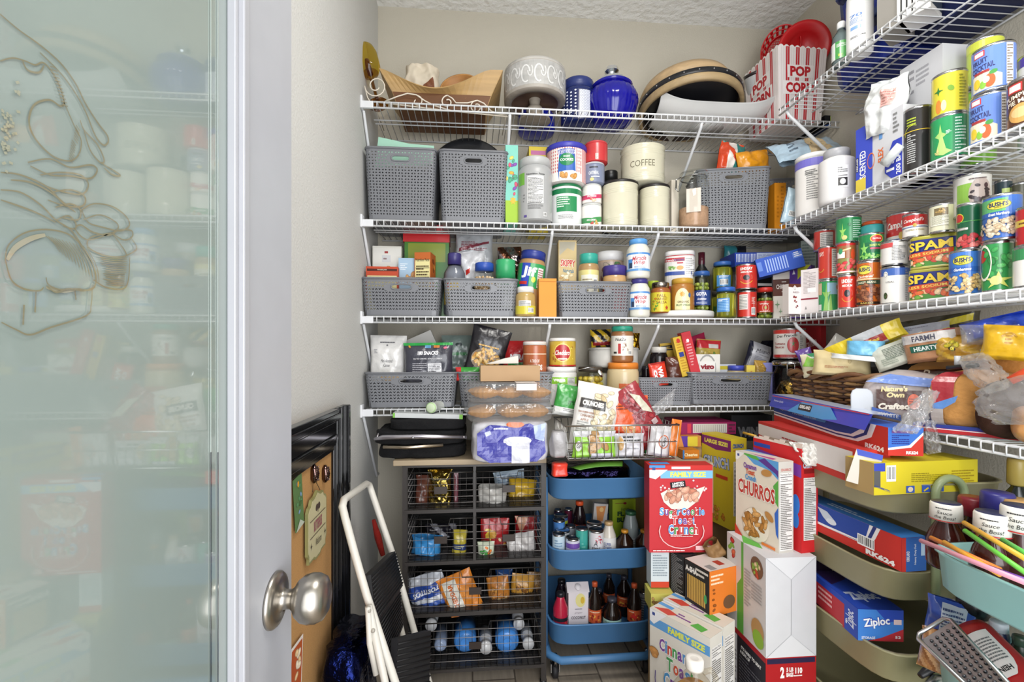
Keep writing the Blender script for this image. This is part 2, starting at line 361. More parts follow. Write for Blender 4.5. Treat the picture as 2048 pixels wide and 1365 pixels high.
def boxmesh(W, D, Hh, faces, colf, bev=.0012, seed=1):
    """base centre origin; faces: F R L T K(back); colf: colour or dict per face"""
    b = MB(); a, d = W/2, D/2
    g = (lambda k: colf.get(k, colf.get('F'))) if isinstance(colf, dict) else (lambda k: colf)
    vs = [(-a, -d, 0), (a, -d, 0), (a, d, 0), (-a, d, 0), (-a, -d, Hh), (a, -d, Hh), (a, d, Hh), (-a, d, Hh)]
    b.add(vs, [(0, 3, 2, 1), (4, 5, 6, 7), (0, 1, 5, 4), (1, 2, 6, 5), (2, 3, 7, 6), (3, 0, 4, 7)], [g('B') if isinstance(colf, dict) and 'B' in colf else g('F'), g('T'), g('F'), g('R'), g('K'), g('L')])
    Mx = {'F': (Matrix.Translation((0, -d, 0)), W, Hh), 'R': (Matrix.Translation((a, 0, 0)) @ Matrix.Rotation(R_(90), 4, 'Z'), D, Hh),
          'L': (Matrix.Translation((-a, 0, 0)) @ Matrix.Rotation(R_(-90), 4, 'Z'), D, Hh), 'K': (Matrix.Translation((0, d, 0)) @ Matrix.Rotation(R_(180), 4, 'Z'), W, Hh),
          'T': (Matrix.Translation((0, -d, Hh)) @ Matrix.Rotation(R_(-90), 4, 'X'), W, D), 'B': (Matrix.Translation((0, d, 0)) @ Matrix.Rotation(R_(90), 4, 'X'), W, D)}
    for k, dec in faces.items():
        M_, w_, h_ = Mx[k]; Print(b, flat, w_, h_, M_, seed=seed).sh(dec)
    return b
def carton(label, W, D, Hh, loc, rot=(0, 0, 0), faces=None, col='e8e0d0', name='carton', cat='box', group=None, m='paper'):
    o = boxmesh(W, D, Hh, faces or {}, col, seed=int(abs(loc[0])*997)+3).build(name, m); place(o, loc, rot); return tag(o, label, cat, group)
def fbox(label, pa, Ya, pb, Yb, z, ytop, D, faces=None, col='e8e0d0', name='carton', cat='box', group=None, m='paper', lean=0):
    """upright box whose two front bottom corners are seen at px pa (depth Ya) and px pb (depth Yb)"""
    xa, za = XZ(pa, Ya); xb, zb = XZ(pb, Yb); W = math.hypot(xb-xa, Yb-Ya); rz = math.atan2(Yb-Ya, xb-xa); Hh = ZH(ytop, za)-z
    cx_, cy_ = (xa+xb)/2-math.sin(rz)*D/2, (Ya+Yb)/2+math.cos(rz)*D/2
    return carton(label, W, D, Hh, (cx_, cy_, z), (0, lean, rz), faces, col, name, cat, group, m), z+Hh
def pouchmesh(W, Hh, T, dec, col, back=None, seed=1, wr=.006, crimp=.06, nu=26, nv=30, gus=False, fq=1.0, top=True):
    b = MB(); r = random.Random(seed); off = Vector((r.uniform(0, 99), r.uniform(0, 99), r.uniform(0, 99)))
    def th_(a, v):
        fu = max(0, 1-abs(a)**2.6); fv = min(1, (1-v)/.35) if top else 1.0; fv = max(0, fv); fb = min(1, (v+.02)/.12) if not gus else 1
        fv = math.sin(fv*math.pi/2) if fv < 1 else 1
        return T/2*math.sqrt(max(0, fu))**.9*fv*math.sqrt(max(fb, 0))+.0012
    def pos(u, v, o, sd=-1):                                  # u metres, v metres
        a = max(-1, min(1, u/(W/2))); vv = max(0, min(1, v/Hh)); n = noise.noise(Vector((u*22*fq, v*22*fq, 3*sd))+off)*wr+noise.noise(Vector((u*60*fq, v*60*fq, 5*sd))+off)*wr*.4
        x = u*(1-.04*math.sin(vv*math.pi))+noise.noise(Vector((v*18, 0, 7))+off)*wr*.6*a; z = v-(.02*Hh*(1-abs(a)**2)*(-1 if vv > .5 else 1)*abs(vv-.5)*0)
        return (x, sd*(th_(a, vv)+o)+n*min(1, 4*(1-abs(a))+.3), z)
    cf = col
    b.grid(lambda i, j: pos((i*2-1)*W/2, j*Hh, 0), nu, nv, cf)
    b.grid(lambda i, j: pos((1-i*2)*W/2, j*Hh, 0, 1), nu, nv, back or (cf if not callable(cf) else cf))
    if dec: Print(b, lambda u, v, o: pos(u, v, o), W, Hh, step=(W/nu, Hh/nv), lift=.0012, seed=seed, gap=.0002).sh(dec)
    return b
def pouch(label, W, Hh, T, loc, rot=(0, 0, 0), dec=None, col='dddddd', name='snack_pouch', cat='bag', group=None, m='film', **k):
    """local origin at the middle of the lower edge"""
    o = pouchmesh(W, Hh, T, dec or [], col, seed=int(abs(loc[0]*31+loc[2]*77)*10)+len(label), **k).build(name, m); place(o, loc, rot); return tag(o, label, cat, group)
def bag(label, pxc, pyb, Y, W, Hh, T, tilt=0, yaw=0, lean=0, X=None, **k):
    p = P(pxc, pyb, Y) if X is None else PX(pxc, pyb, X); M_ = Matrix.Rotation(R_(yaw), 4, 'Z') @ Matrix.Rotation(R_(lean), 4, 'X') @ Matrix.Rotation(R_(tilt), 4, 'Y')
    return pouch(label, W, Hh, T, p, M_.to_euler(), **k)
def quadbox(label, tl, tr, bl, Y0, D, **k):
    """box whose front face shows corners tl,tr,bl (px,py) at depth Y0 (or depths per corner)"""
    ys = Y0 if isinstance(Y0, (tuple, list)) else (Y0,)*3
    a, b_, c = P(*bl, ys[2]), P(*tl, ys[0]), P(*tr, ys[1]); up = b_-a; ri = c-b_; W = ri.length; rx = ri.normalized(); up = up-rx*up.dot(rx); Hh = up.length; uz = up.normalized(); ny = uz.cross(rx)
    M_ = Matrix((rx, ny, uz)).transposed(); org = a+rx*W/2+ny*D/2
    return carton(label, W, D, Hh, org, M_.to_euler(), **k)
# ------------------------------------------------------------------ the room
S1, S2, S3, S4, S4R = 2.040, 1.622, 1.281, 0.952, 0.962
LW, BW, RW, CE = -0.393, 2.0, 1.405, 2.597
FY, RX = 1.695, 1.10                                     # front edges of the back and right shelves
def struct(o, label, cat='wall'): return tag(o, label, cat, None, 'structure')
WALLC, CEILC = 'c2bcad', 'efefec'
struct(MB().box(.5, .7, -.05, 2.2, 3.2, .05, 'ffffff').build('floor', 'floor'), 'grey brown wood plank floor under the carts', 'floor')
struct(MB().box(.5, .85, CE, 2.2, 2.6, .06, CEILC).build('ceiling', 'ceil'), 'textured white ceiling above the shelves', 'ceiling')
struct(MB().box(.5, BW+.05, 0, 2.1, .1, CE, WALLC).build('wall_back', 'wall'), 'beige textured back wall behind the wire shelves')
struct(MB().box(LW-.05, .9, 0, .1, 2.2, CE, 'cbcbc8').build('wall_left', 'wall'), 'pale grey textured side wall beside the glass door')
struct(MB().box(RW+.05, .9, 0, .1, 2.2, CE, WALLC).build('wall_right', 'wall'), 'beige side wall behind the canned goods shelves')
fw = MB(); fw.box(-.33, -.2, 0, .14, .12, CE, 'c9c7bf'); fw.box(1.32, -.2, 0, .17, .12, CE, 'c9c7bf'); fw.box(.49, -.2, 2.15, 1.5, .12, CE-2.15, 'c9c7bf')
struct(fw.build('wall_front', 'wall'), 'pale wall around the doorway of the pantry')
bb = MB(); bb.box(.5, BW-.006, 0, 1.8, .012, .09, 'e8e8e6'); struct(bb.build('baseboard_back', 'paint', bevel=.003), 'white baseboard along the back wall', 'baseboard')
bb = MB(); bb.box(LW+.006, .95, 0, .012, 2.08, .09, 'e8e8e6'); struct(bb.build('baseboard_left', 'paint', bevel=.003), 'white baseboard along the pale grey side wall', 'baseboard')

# ceiling lamp (above the camera, out of the photo)
t = MB(); t.lathe([(.02, CE-.30, 'dddddd'), (.03, CE-.29, 'dddddd'), (.012, CE-.28, 'dddddd'), (.012, CE-.02, 'dddddd'), (.06, CE-.015, 'dddddd'), (.06, CE, 'dddddd')], 32); 
lo = tag(t.build('ceiling_lamp', 'paint'), 'small white ceiling lamp holder in the middle of the pantry ceiling', 'lamp'); lo.location = (.45, .62, 0)

# ------------------------------------------------------------------ the glass door, open against the left wall
DX = -.244; D0, D1 = -.10, .66; DT = .038
d = MB()
def dbox(y0, y1, z0, z1, x0=DX-DT, x1=DX, c='a6a8ae'): d.box((x0+x1)/2, (y0+y1)/2, z0, x1-x0, y1-y0, z1-z0, c)
GZ0, GZ1, GY0, GY1 = .26, 2.02, .03, .532
dbox(D0, GY0, 0.012, 2.13); dbox(GY1, D1, 0.012, 2.13); dbox(GY0, GY1, .012, GZ0); dbox(GY0, GY1, GZ1, 2.13)
door = struct(d.build('door_1', 'paint', bevel=.002), 'white door with an etched frosted glass pane and round knob', 'door')
bd = MB()
for y0, y1 in ((GY1-.026, GY1), (GY0, GY0+.026)):
    s_ = 1 if y1 > .3 else -1; ye = y1 if s_ > 0 else y0
    for k, (o1, o2, dx) in enumerate(((0, .007, .0035), (.007, .019, .0065), (.019, .026, .001))):
        ya, yb = sorted((ye-s_*o1, ye-s_*o2)); bd.box(DX+dx/2-.004, (ya+yb)/2, GZ0, dx+.008, yb-ya, GZ1-GZ0, 'a2a3a8')
for z0, z1 in ((GZ0, GZ0+.026), (GZ1-.026, GZ1)): bd.box(DX, (GY0+GY1)/2, z0, .01, GY1-GY0, z1-z0, 'a2a3a8')
bd.build('glazing_bead', 'paint', door, bevel=.0015)
PXG = DX-.008
pn = MB(); pn.box(PXG-.003, (GY0+GY1)/2, GZ0+.01, .006, GY1-GY0-.02, GZ1-GZ0-.02, '84908b'); pane = pn.build('glass_pane', 'sheet', door, 'frosted grey green glass pane etched with a fruit and bread design')
et = MB()
def gp(px, py):                                          # pixel on the pane
    y, z = YZ(px, PXG+.0008); return Vector((PXG+.0008, y, ZH(py, z)))
def stroke(pts, wd=.0011, col='77735c', sm=True):
    if sm and len(pts) > 2:                               # Catmull-Rom
        q = []; n = len(pts)
        for i in range(n-1):
            p0, p1, p2, p3 = pts[max(0, i-1)], pts[i], pts[i+1], pts[min(n-1, i+2)]
            for k in range(5):
                t_ = k/5; q.append(tuple(.5*((2*p1[j])+(-p0[j]+p2[j])*t_+(2*p0[j]-5*p1[j]+4*p2[j]-p3[j])*t_*t_+(-p0[j]+3*p1[j]-3*p2[j]+p3[j])*t_**3) for j in (0, 1)))
        pts = q+[pts[-1]]
    P_ = [gp(*p) for p in pts]; n = len(P_); STK[0] += 1; dx = Vector((.00003*(STK[0] % 25), 0, 0)); vs = []
    for i in range(n):
        t_ = P_[min(n-1, i+1)]-P_[max(0, i-1)]; t_ = t_.normalized() if t_.length > 1e-7 else Vector((0, 1, 0)); w_ = wd*(.55+.45*math.sin(math.pi*(i+.5)/n)); n_ = Vector((0, -t_.z, t_.y))*w_/2; vs += [P_[i]-n_+dx, P_[i]+n_+dx]
    et.add(vs, [(2*i, 2*i+2, 2*i+3, 2*i+1) for i in range(n-1)], col)
STK = [0]
for s_ in (
    [(0, 28), (38, 60), (80, 90), (120, 125), (150, 165), (170, 205), (195, 245), (214, 270), (216, 285), (206, 290), (190, 270), (172, 225), (150, 185), (120, 145), (80, 105)],
    [(0, 122), (25, 116), (50, 122), (70, 130), (85, 125), (100, 138), (118, 170), (128, 205), (120, 212), (100, 200), (75, 205), (62, 220), (58, 245), (66, 270), (85, 295), (110, 315), (140, 322), (158, 308), (162, 280), (150, 255), (128, 205)],
    [(45, 122), (55, 140), (78, 145), (88, 130)], [(160, 240), (168, 260), (195, 290), (208, 320), (200, 325), (180, 300), (168, 262)], [(205, 328), (240, 350), (225, 350), (208, 336)],
    [(55, 325), (100, 318), (140, 335), (180, 330), (194, 340), (180, 357), (140, 352), (100, 350), (60, 332)], [(80, 350), (120, 345), (160, 350), (176, 368), (165, 388), (130, 385), (90, 372)],
    [(100, 385), (140, 380), (168, 392), (165, 412), (130, 412), (95, 400)], [(110, 415), (140, 408), (160, 420), (155, 440), (125, 436)], [(112, 440), (135, 432), (150, 445), (148, 458), (125, 452)],
    [(0, 345), (40, 350), (90, 372), (120, 400), (150, 425)], [(0, 380), (40, 385), (80, 410), (110, 440), (145, 465), (185, 530)], [(0, 400), (30, 410), (70, 425), (110, 445)], [(20, 360), (60, 365), (100, 385), (130, 412)],
    [(162, 420), (185, 408), (220, 412), (248, 430), (258, 450), (240, 462), (205, 455), (175, 445), (162, 420)], [(165, 440), (200, 430), (235, 450), (220, 470), (185, 465), (160, 450), (150, 460), (175, 480), (222, 466)],
    [(222, 466), (240, 460), (262, 462), (262, 475), (245, 480), (222, 466)], [(222, 466), (180, 475), (175, 495), (210, 512), (250, 512), (240, 490), (222, 466)], [(250, 512), (272, 498), (262, 478)], [(258, 515), (255, 560), (244, 578), (210, 575), (185, 560)],
    [(8, 520), (15, 490), (50, 465), (100, 460), (145, 475), (180, 520), (190, 560), (180, 580), (150, 578), (120, 580), (95, 570), (90, 555)], [(8, 520), (20, 560), (45, 578), (75, 582), (85, 575)], [(90, 572), (110, 585), (135, 578), (165, 582), (186, 575)],
    [(182, 580), (180, 610), (170, 632), (100, 655), (58, 670), (30, 660), (0, 645)], [(150, 582), (152, 600)], [(72, 582), (70, 625)], [(48, 610), (46, 650)]): stroke(s_)
r_ = random.Random(3)
for k in range(13): stroke([(88+k*7, 470+k*2), (108+k*7, 486+k*4), (120+k*6.4, 505+k*5)], .0006)
for k in range(16): stroke([(200+r_.uniform(-4, 8)+k*.5, 515+k*3.6), (225+r_.uniform(0, 10), 518+k*3.6), (253-k*.3, 516+k*3.7)], .0007)
for k in range(12): stroke([(100+k*2, 132+k*7), (112+k*2, 136+k*7)], .0006)
for k in range(14): stroke([(150-k, 250+k*5), (158-k, 262+k*5)], .0006)
for k in range(60):
    a, b = r_.gauss(8, 12), r_.gauss(262, 40)
    if a > 0: stroke([(a, b), (a+r_.uniform(3, 8), b+r_.uniform(-3, 5))], .0016, '8f917e', False)
stroke([(90, 470), (60, 478), (30, 496), (14, 520)], .003, '94917c'); stroke([(92, 575), (120, 582), (150, 580)], .0025, '94917c')
et.build('etched_design', 'pane', pane, 'brown line drawing of fruit and bread etched in the glass')
ln = MB()
for xa in (422, 436):
    y, z = YZ(xa, PXG+.0009); wz = .0011
    ln.box(PXG+.0009, y, GZ0+.01, .0006, wz, ZH(905, z)-GZ0-.01, '2a3234'); ln.box(PXG+.0009, y, ZH(905, z), .0006, wz, 2.0-ZH(905, z), '97a29c')
ln.build('etched_border_lines', 'pane', pane, 'pair of thin vertical lines along the edge of the pane')
Mk = Matrix.Translation((DX, .6026, .845)) @ Matrix.Rotation(R_(90), 4, 'Y')
kb = MB(); K = 'aaa59d'
kb.lathe([(.0335, 0, K), (.0335, .003, K), (.031, .006, K), (.024, .0085, K), (.014, .0095, K), (.0115, .013, K), (.0115, .021, K), (.015, .025, K), (.022, .029, K), (.0275, .036, K), (.0295, .044, K), (.029, .052, K), (.0255, .060, K), (.017, .065, K), (0, .0665, K)], 40, Mk)
kn = kb.build('knob', 'brushed', door, 'round brushed nickel knob on its rose')
kb = MB(); kb.box(.012, -.002, .0095, .0016, .009, .0006, '54504a', Mk); kb.lathe([(.003, .0088, '5a564e'), (.003, .0102, '5a564e'), (0, .0102, '5a564e')], 12, Mk @ Matrix.Translation((.015, .006, 0))); kb.build('lock_slot', 'brushed', kn)

# ------------------------------------------------------------------ wire shelves
WC = 'e2e4e6'
def wire_shelf(label, x0, x1, z, side=False, braces=(), x_end=True):
    """back shelf: runs in x from x0 to x1; side shelf: runs in y, front edge at RX"""
    t = empty('wire_shelf', (0, 0, 0), label, 'shelf', 'white wire pantry shelves')
    def q(a, b, c): return (RX+b, a, c) if side else (a, FY+b, c)    # a along, b depth from the front edge
    D = (RW-RX if side else BW-FY)-.006
    r = MB()
    for b, c, rad in ((0, z-.0032, .0032), (0, z-.0235, .0034), (D*.42, z-.0062, .0026), (D*.52, z-.0062, .0026), (D-.004, z-.0062, .003)): r.tube([q(x0, b, c), q(x1, b, c)], rad, WC)
    r.build('rail', 'white_wire', t)
    wv = MB(); n = int((x1-x0)/.0243)
    for k in range(n):
        a = x0+(k+.5)*(x1-x0)/n; wv.tube([q(a, D, z-.0018), q(a, .002, z-.0018), q(a, -.0035, z-.004), q(a, -.0035, z-.023)], .0016, WC, 6)
    wv.build('deck_wires', 'white_wire', t)
    for a in braces:
        m = MB(); m.tube([q(a, .004, z-.024), q(a, .012, z-.04), q(a, D*.93, z-.27), q(a, D, z-.275)], .0058, 'd5d7d9', 10); m.build('brace', 'white_wire', t)
    if not side:
        m = MB(); m.box(LW+.022, FY, z-.027, .044, .012, .025, 'dcdee2'); m.box(LW+.004, FY+.004, z-.03, .008, .03, .045, 'dcdee2')
        m.tube([(LW+.008, FY+.01, z-.03), (LW+.006, BW-.06, z-.3), (LW+.006, BW-.02, z-.3)], .005, 'dcdee2'); m.build('end_bracket', 'paint', t, bevel=.002)
    else:
        m = MB(); m.box(RW-.005, x1-.03, z-.012, .01, .03, .014, 'dcdee2'); m.build('wall_clip', 'paint', t)
    return t
def xat(px): return XZ(px, FY)[0]
wire_shelf('topmost white wire shelf on the back wall, holding the wooden trays and popcorn tubs', LW+.02, xat(1712), S1, braces=(xat(1020), xat(1405)))
wire_shelf('second white wire shelf down the back wall, holding tall grey bins and canisters', LW+.02, xat(1618), S2, braces=(xat(1105), xat(1318)))
wire_shelf('third white wire shelf down the back wall, holding jars and three grey baskets', LW+.02, xat(1690), S3, braces=(xat(1100), xat(1318)))
wire_shelf('lowest white wire shelf on the back wall, above the wood topped drawer unit', LW+.02, xat(1690), S4, braces=())
wire_shelf('topmost white wire shelf on the right wall, with blue lidded tubs on it', .38, 1.605, S1-.012, True, (1.57,))
wire_shelf('second white wire shelf on the right wall, with fruit cans and trash bags', .38, 1.60, S2-.012, True, (1.53,))
wire_shelf('third white wire shelf on the right wall, full of soup and bean cans', .38, 1.60, S3, True, (1.53,))
wire_shelf('lowest white wire shelf on the right wall, under the bread', .38, 1.60, S4R, True)
# ------------------------------------------------------------------ woven plastic baskets
def ringpt(s, W, D, rc):                                  # perimeter of a rounded rectangle, s in metres from the middle of the front, anticlockwise seen from above
    a, d = W/2-rc, D/2-rc; q = math.pi*rc/2; per = 4*(a+d)+4*q; s %= per
    seg = [(a, (0, -D/2), (1, 0)), (q, (a, -d), 'c', -90), (2*d, (W/2, -d), (0, 1)), (q, (a, d), 'c', 0), (2*a, (a, D/2), (-1, 0)), (q, (-a, d), 'c', 90), (2*d, (-W/2, d), (0, -1)), (q, (-a, -d), 'c', 180), (a, (-a, -D/2), (1, 0))]
    for g in seg:
        if s <= g[0]+1e-9:
            if len(g) == 3: return g[1][0]+g[2][0]*s, g[1][1]+g[2][1]*s
            an = R_(g[3])+s/rc; return g[1][0]+rc*math.cos(an), g[1][1]+rc*math.sin(an)
        s -= g[0]
    return 0, -D/2
def basket_meshes(W, D, Hh, taper, cell, rows, tall, slot, col, y0=.012):
    rc = .018; q = math.pi*rc/2; per = 4*(W/2-rc+D/2-rc)+4*q; n = 2*round(per/cell/2); ce = per/n; z0 = .02; z1 = Hh-.014; ch = (z1-z0)/rows
    def pt(s, z, o=0):
        x, y = ringpt(s, W, D, rc); f = 1-taper*(1-z/Hh)
        return ((x)*f*(1+o/(W/2)), y*f*(1+o/(D/2)), z)
    b = MB(); vs, fs = [], []
    sw, sz, shh = slot                                    # half width, centre height, half height of the grip hole
    i0 = -math.ceil(sw/ce)-1; r0 = math.floor((sz-shh-z0)/ch)-(0 if tall else 0); r1 = math.ceil((sz+shh-z0)/ch)
    tri_r = [(-.32, -.32), (-.3, -.0), (-.32, .32), (.0, .16), (.36, 0), (.0, -.16)]
    for j in range(rows):
        for i in range(n):
            ii = i if i < n/2 else i-n
            if i0 <= ii < -i0 and r0 <= j < r1: continue
            s0 = i*ce; zc_ = z0+j*ch
            out = [(0, 0), (.5, 0), (1, 0), (1, 1), (.5, 1), (0, 1)]
            up = (i+j) % 2 == 0
            if tall: inn = [(.24, .2), (.52, .35), (.8, .5), (.8, .52), (.52, .66), (.24, .8)] if up else [(.2, .48), (.48, .35), (.76, .2), (.76, .8), (.48, .66), (.2, .52)]
            else: inn = [(.1, .12), (.5, .46), (.9, .12), (.84, .42), (.5, .84), (.16, .42)] if i % 2 == 0 else [(.16, .6), (.5, .2), (.84, .6), (.9, .88), (.5, .54), (.1, .88)]
            k = len(vs)
            for (a, c) in out: vs.append(pt(s0+a*ce, zc_+c*ch))
            for (a, c) in inn: vs.append(pt(s0+a*ce, zc_+c*ch, .0))
            fs += [(k+m, k+(m+1) % 6, k+6+(m+1) % 6, k+6+m) for m in range(6)]
    b.add(vs, fs, col)
    # plate round the grip hole
    a_, bz0, bz1 = -i0*ce, z0+r0*ch, z0+r1*ch; m = 32; out, inn = [], []
    for k in range(m):
        an = 2*math.pi*(k+.5)/m; c, d = math.cos(an), math.sin(an); f = 1/max(abs(c), abs(d)); ox, oz = c*f*a_, (bz0+bz1)/2+d*f*(bz1-bz0)/2
        lx = sw-shh; t = max(-lx, min(lx, c*sw*1.4)); out.append(pt(ox, oz)); inn.append(pt(t+shh*c if abs(t) >= lx else t, sz+shh*(d if abs(t) >= lx else (1 if d > 0 else -1))))
    b.add(out+inn, [(k, (k+1) % m, m+(k+1) % m, m+k) for k in range(m)], col)
    rim = MB(); lp = [Vector(pt(per*k/64, Hh-.004, .001)) for k in range(64)]; rim.tube(lp, .0042, col, 6, True)
    def band(mb, za, zb, o=0):
        vv = [pt(per*k/64, z, o) for z in (za, zb) for k in range(64)]; mb.add(vv, [(k, (k+1) % 64, 64+(k+1) % 64, 64+k) for k in range(64)], col)
    band(rim, z1, Hh-.002, .0004); rim.tube([Vector(p)+Vector((0, -.0012, 0)) for p in inn], .0028, col, 6, True)
    bot = MB(); band(b, 0.002, z0); vv = [pt(per*k/64, .003) for k in range(64)]; b.add(vv, [tuple(reversed(range(64)))], col)
    return b, rim
GB = '74767b'
def basket_proto(name, *a):
    b, rim = basket_meshes(*a, GB); o = b.build(name, 'plastic', solid=.0016); rim.build('rim', 'plastic', o)
    W, D, Hh = a[:3]; c = MB(); c.lathe([(.40, .006, '141416'), (.435, Hh*.5, '141416'), (.445, Hh*.72, '1b1b1e'), (0, Hh*.74, '1b1b1e')], 24, None, W, D, 6, False); c.build('dark_filler', 'cloth', o); return o  # added near-black filler stands in for the shade behind the holes
BINP = {}
def put_bin(kind, label, x0, x1, z, sz=1.0, sd=1.0, Y=None, rz=0):
    spec = {'tall': ('storage_bin', .255, .26, .262, .09, .0118, 22, True, (.033, .222, .0095)), 'low': ('storage_basket', .278, .26, .139, .08, .0118, 9, False, (.036, .104, .0085))}[kind]
    if kind not in BINP: o = BINP[kind] = basket_proto(*spec)
    else:
        s_ = BINP[kind]; o = s_.copy(); C.objects.link(o)
        for ch in s_.children: c = ch.copy(); C.objects.link(c); c.parent = o
    Y = Y or FY+.008; xa, _ = XZ(x0, Y); xb, _ = XZ(x1, Y); W = xb-xa
    o.scale = (W/spec[1], sd, sz); place(o, ((xa+xb)/2, Y+spec[2]*sd/2, z), (0, 0, rz))
    tag(o, label, 'bin' if kind == 'tall' else 'basket', 'tall grey plastic bins with grip holes' if kind == 'tall' else 'low grey woven plastic baskets'); return o
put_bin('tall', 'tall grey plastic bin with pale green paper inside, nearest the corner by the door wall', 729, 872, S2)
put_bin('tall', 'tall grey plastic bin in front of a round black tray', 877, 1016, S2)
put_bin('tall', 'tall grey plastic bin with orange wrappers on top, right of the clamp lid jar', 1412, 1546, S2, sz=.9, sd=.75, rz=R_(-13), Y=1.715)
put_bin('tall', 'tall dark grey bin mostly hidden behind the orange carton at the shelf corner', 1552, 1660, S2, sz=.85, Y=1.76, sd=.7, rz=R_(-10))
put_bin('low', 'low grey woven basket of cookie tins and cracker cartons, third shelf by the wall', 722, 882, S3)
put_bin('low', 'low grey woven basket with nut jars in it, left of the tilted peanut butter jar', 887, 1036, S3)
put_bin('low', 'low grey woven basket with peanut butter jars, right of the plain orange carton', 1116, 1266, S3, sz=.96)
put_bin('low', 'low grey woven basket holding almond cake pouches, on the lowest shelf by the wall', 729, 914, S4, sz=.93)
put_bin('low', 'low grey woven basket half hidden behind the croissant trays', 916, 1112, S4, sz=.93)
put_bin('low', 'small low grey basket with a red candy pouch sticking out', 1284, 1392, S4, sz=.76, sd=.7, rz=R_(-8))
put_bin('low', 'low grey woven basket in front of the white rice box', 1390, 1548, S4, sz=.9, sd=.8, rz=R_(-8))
# ------------------------------------------------------------------ topmost back shelf
# wooden trough
def trough(px0, px1, Y):
    b = MB(); xa, za = XZ(px0, Y); xb, _ = XZ(px1, Y); W = xb-xa; cx_ = (xa+xb)/2; Hh = .17; bw, dp = W*.36, .19
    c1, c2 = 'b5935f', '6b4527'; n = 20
    def rimz(t): return ZH(146, za)-S1 if t < .02 else (ZH(146, za)-S1)*(1-t)+(ZH(138, za)-S1)*t-.068*math.sin(math.pi*min(1, t*1.12))**1.3*(1 if t < .89 else 1)
    for sy in (-1, 1):
        for o in (0, .008):
            top = [(-W/2+W*k/n, sy*(dp/2+.03)-sy*o, rimz(k/n)) for k in range(n+1)]
            mid = [((-bw-.02)+(2*bw+.04)*k/n, sy*dp/2-sy*o, .075-.02) for k in range(n+1)]; bot = [((-bw)+(2*bw)*k/n, sy*dp/2-sy*o, 0) for k in range(n+1)]
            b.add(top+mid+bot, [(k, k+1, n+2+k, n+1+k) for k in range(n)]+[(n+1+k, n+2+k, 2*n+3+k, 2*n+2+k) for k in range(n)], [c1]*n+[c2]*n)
    for sx in (-1, 1):
        t = 0 if sx < 0 else 1
        b.add([(sx*W/2, -dp/2-.03, rimz(t)), (sx*W/2, dp/2+.03, rimz(t)), (sx*bw, dp/2, 0), (sx*bw, -dp/2, 0), (sx*(bw+.02), -dp/2, .055), (sx*(bw+.02), dp/2, .055)], [(0, 1, 5, 4), (4, 5, 2, 3)], c1)
    b.box(0, 0, 0, 2*bw, dp, .008, c2)
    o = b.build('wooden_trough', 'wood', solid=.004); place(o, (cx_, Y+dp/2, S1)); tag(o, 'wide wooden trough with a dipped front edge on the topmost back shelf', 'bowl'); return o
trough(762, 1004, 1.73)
pouch('crumpled cream paper bag standing in the wooden trough', .135, .17, .10, (XZ(838, 1.80)[0], 1.82, S1+.02), (0, R_(4), 0), [('p', [(.15, .55), (.7, .7), (.8, .35), (.2, .42)], '7a4a30'), ('l', .1, .2, .5, .12, 3, 'b8b0a0')], 'cfc4b0', name='paper_bag', m='paper', wr=.02, top=False)
b = MB(); b.lathe([(.03, 0, 'a06a34'), (.055, .012, 'b27a3e'), (.07, .04, 'c08a4c'), (.074, .065, 'c08a4c'), (.068, .065, 'a97438'), (.06, .03, '9a6630'), (0, .012, '8a5a2a')], 36)
o = b.build('wooden_bowl', 'wood'); place(o, (XZ(925, 1.80)[0], 1.82, S1+.075), (R_(62), R_(-22), 0)); tag(o, 'small turned wooden bowl tipped on its side in the wooden trough', 'bowl')
# amber glass
b = MB(); A = (.86, .72, .22); A2 = (.55, .33, .1)
b.lathe([(.036, -.135, A2), (.036, -.130, A2), (.006, -.122, A2), (.0055, -.04, A2), (.009, -.022, A2), (.03, -.008, A), (.042, .016, A), (.043, .07, A), (.036, .095, A), (.02, .108, A), (.002, .112, A)], 28)
b.lathe([(.01, -.01, A2), (.009, .05, A2), (0, .055, A2)], 16)
o = b.build('amber_goblet', 'glass'); pp = P(733, 150, 1.76); place(o, pp+Vector((.0, 0, -.055)), (R_(-8), R_(-15), 0)); tag(o, 'amber glass goblet with long dark stem leaning in the corner of the topmost shelf', 'glass')
o.location = (pp.x+.012, 1.76, S1+.135+.004)
def spiral(c, r0, r1, a0, a1, Y, n=22): return [P(c[0]+(r0+(r1-r0)*k/n)*math.cos(R_(a0+(a1-a0)*k/n)), c[1]-(r0+(r1-r0)*k/n)*math.sin(R_(a0+(a1-a0)*k/n)), Y) for k in range(n+1)]
b = MB(); SW = 'd8cfc0'; ys = 1.712
b.tube(spiral((752, 172), 23, 7, -180, 330, ys), .0022, SW)
b.tube([P(729, 172, ys), P(735, 195, ys), P(740, 203, ys)], .0022, SW)
b.tube([P(770, 203, ys), P(795, 193, ys), P(815, 187, ys), P(833, 190, ys), P(850, 202, ys), P(870, 212, ys), P(905, 222, ys)], .0024, SW)
b.tube(spiral((834, 203), 12, 4, 90, -230, ys), .002, SW)
b.tube(spiral((895, 204), 13, 4, 90, 480, ys), .0024, SW); b.tube([P(895, 191, ys), P(905, 197, ys), P(912, 206, ys), P(935, 206, ys), P(955, 201, ys), P(968, 207, ys), P(982, 222, ys), P(1000, 229, ys), P(1012, 228, ys)], .0024, SW)
b.tube(spiral((953, 214), 13, 5, 90, 480, ys), .0022, SW); b.tube([P(740, 203, ys), P(800, 210, ys), P(900, 222, ys), P(1020, 234, ys)], .0024, SW)
for p_ in (745, 1012): b.tube([P(p_, 200+(p_-745)*.12, ys), (P(p_, 205, ys).x, 1.93, S1+.006)], .002, SW)
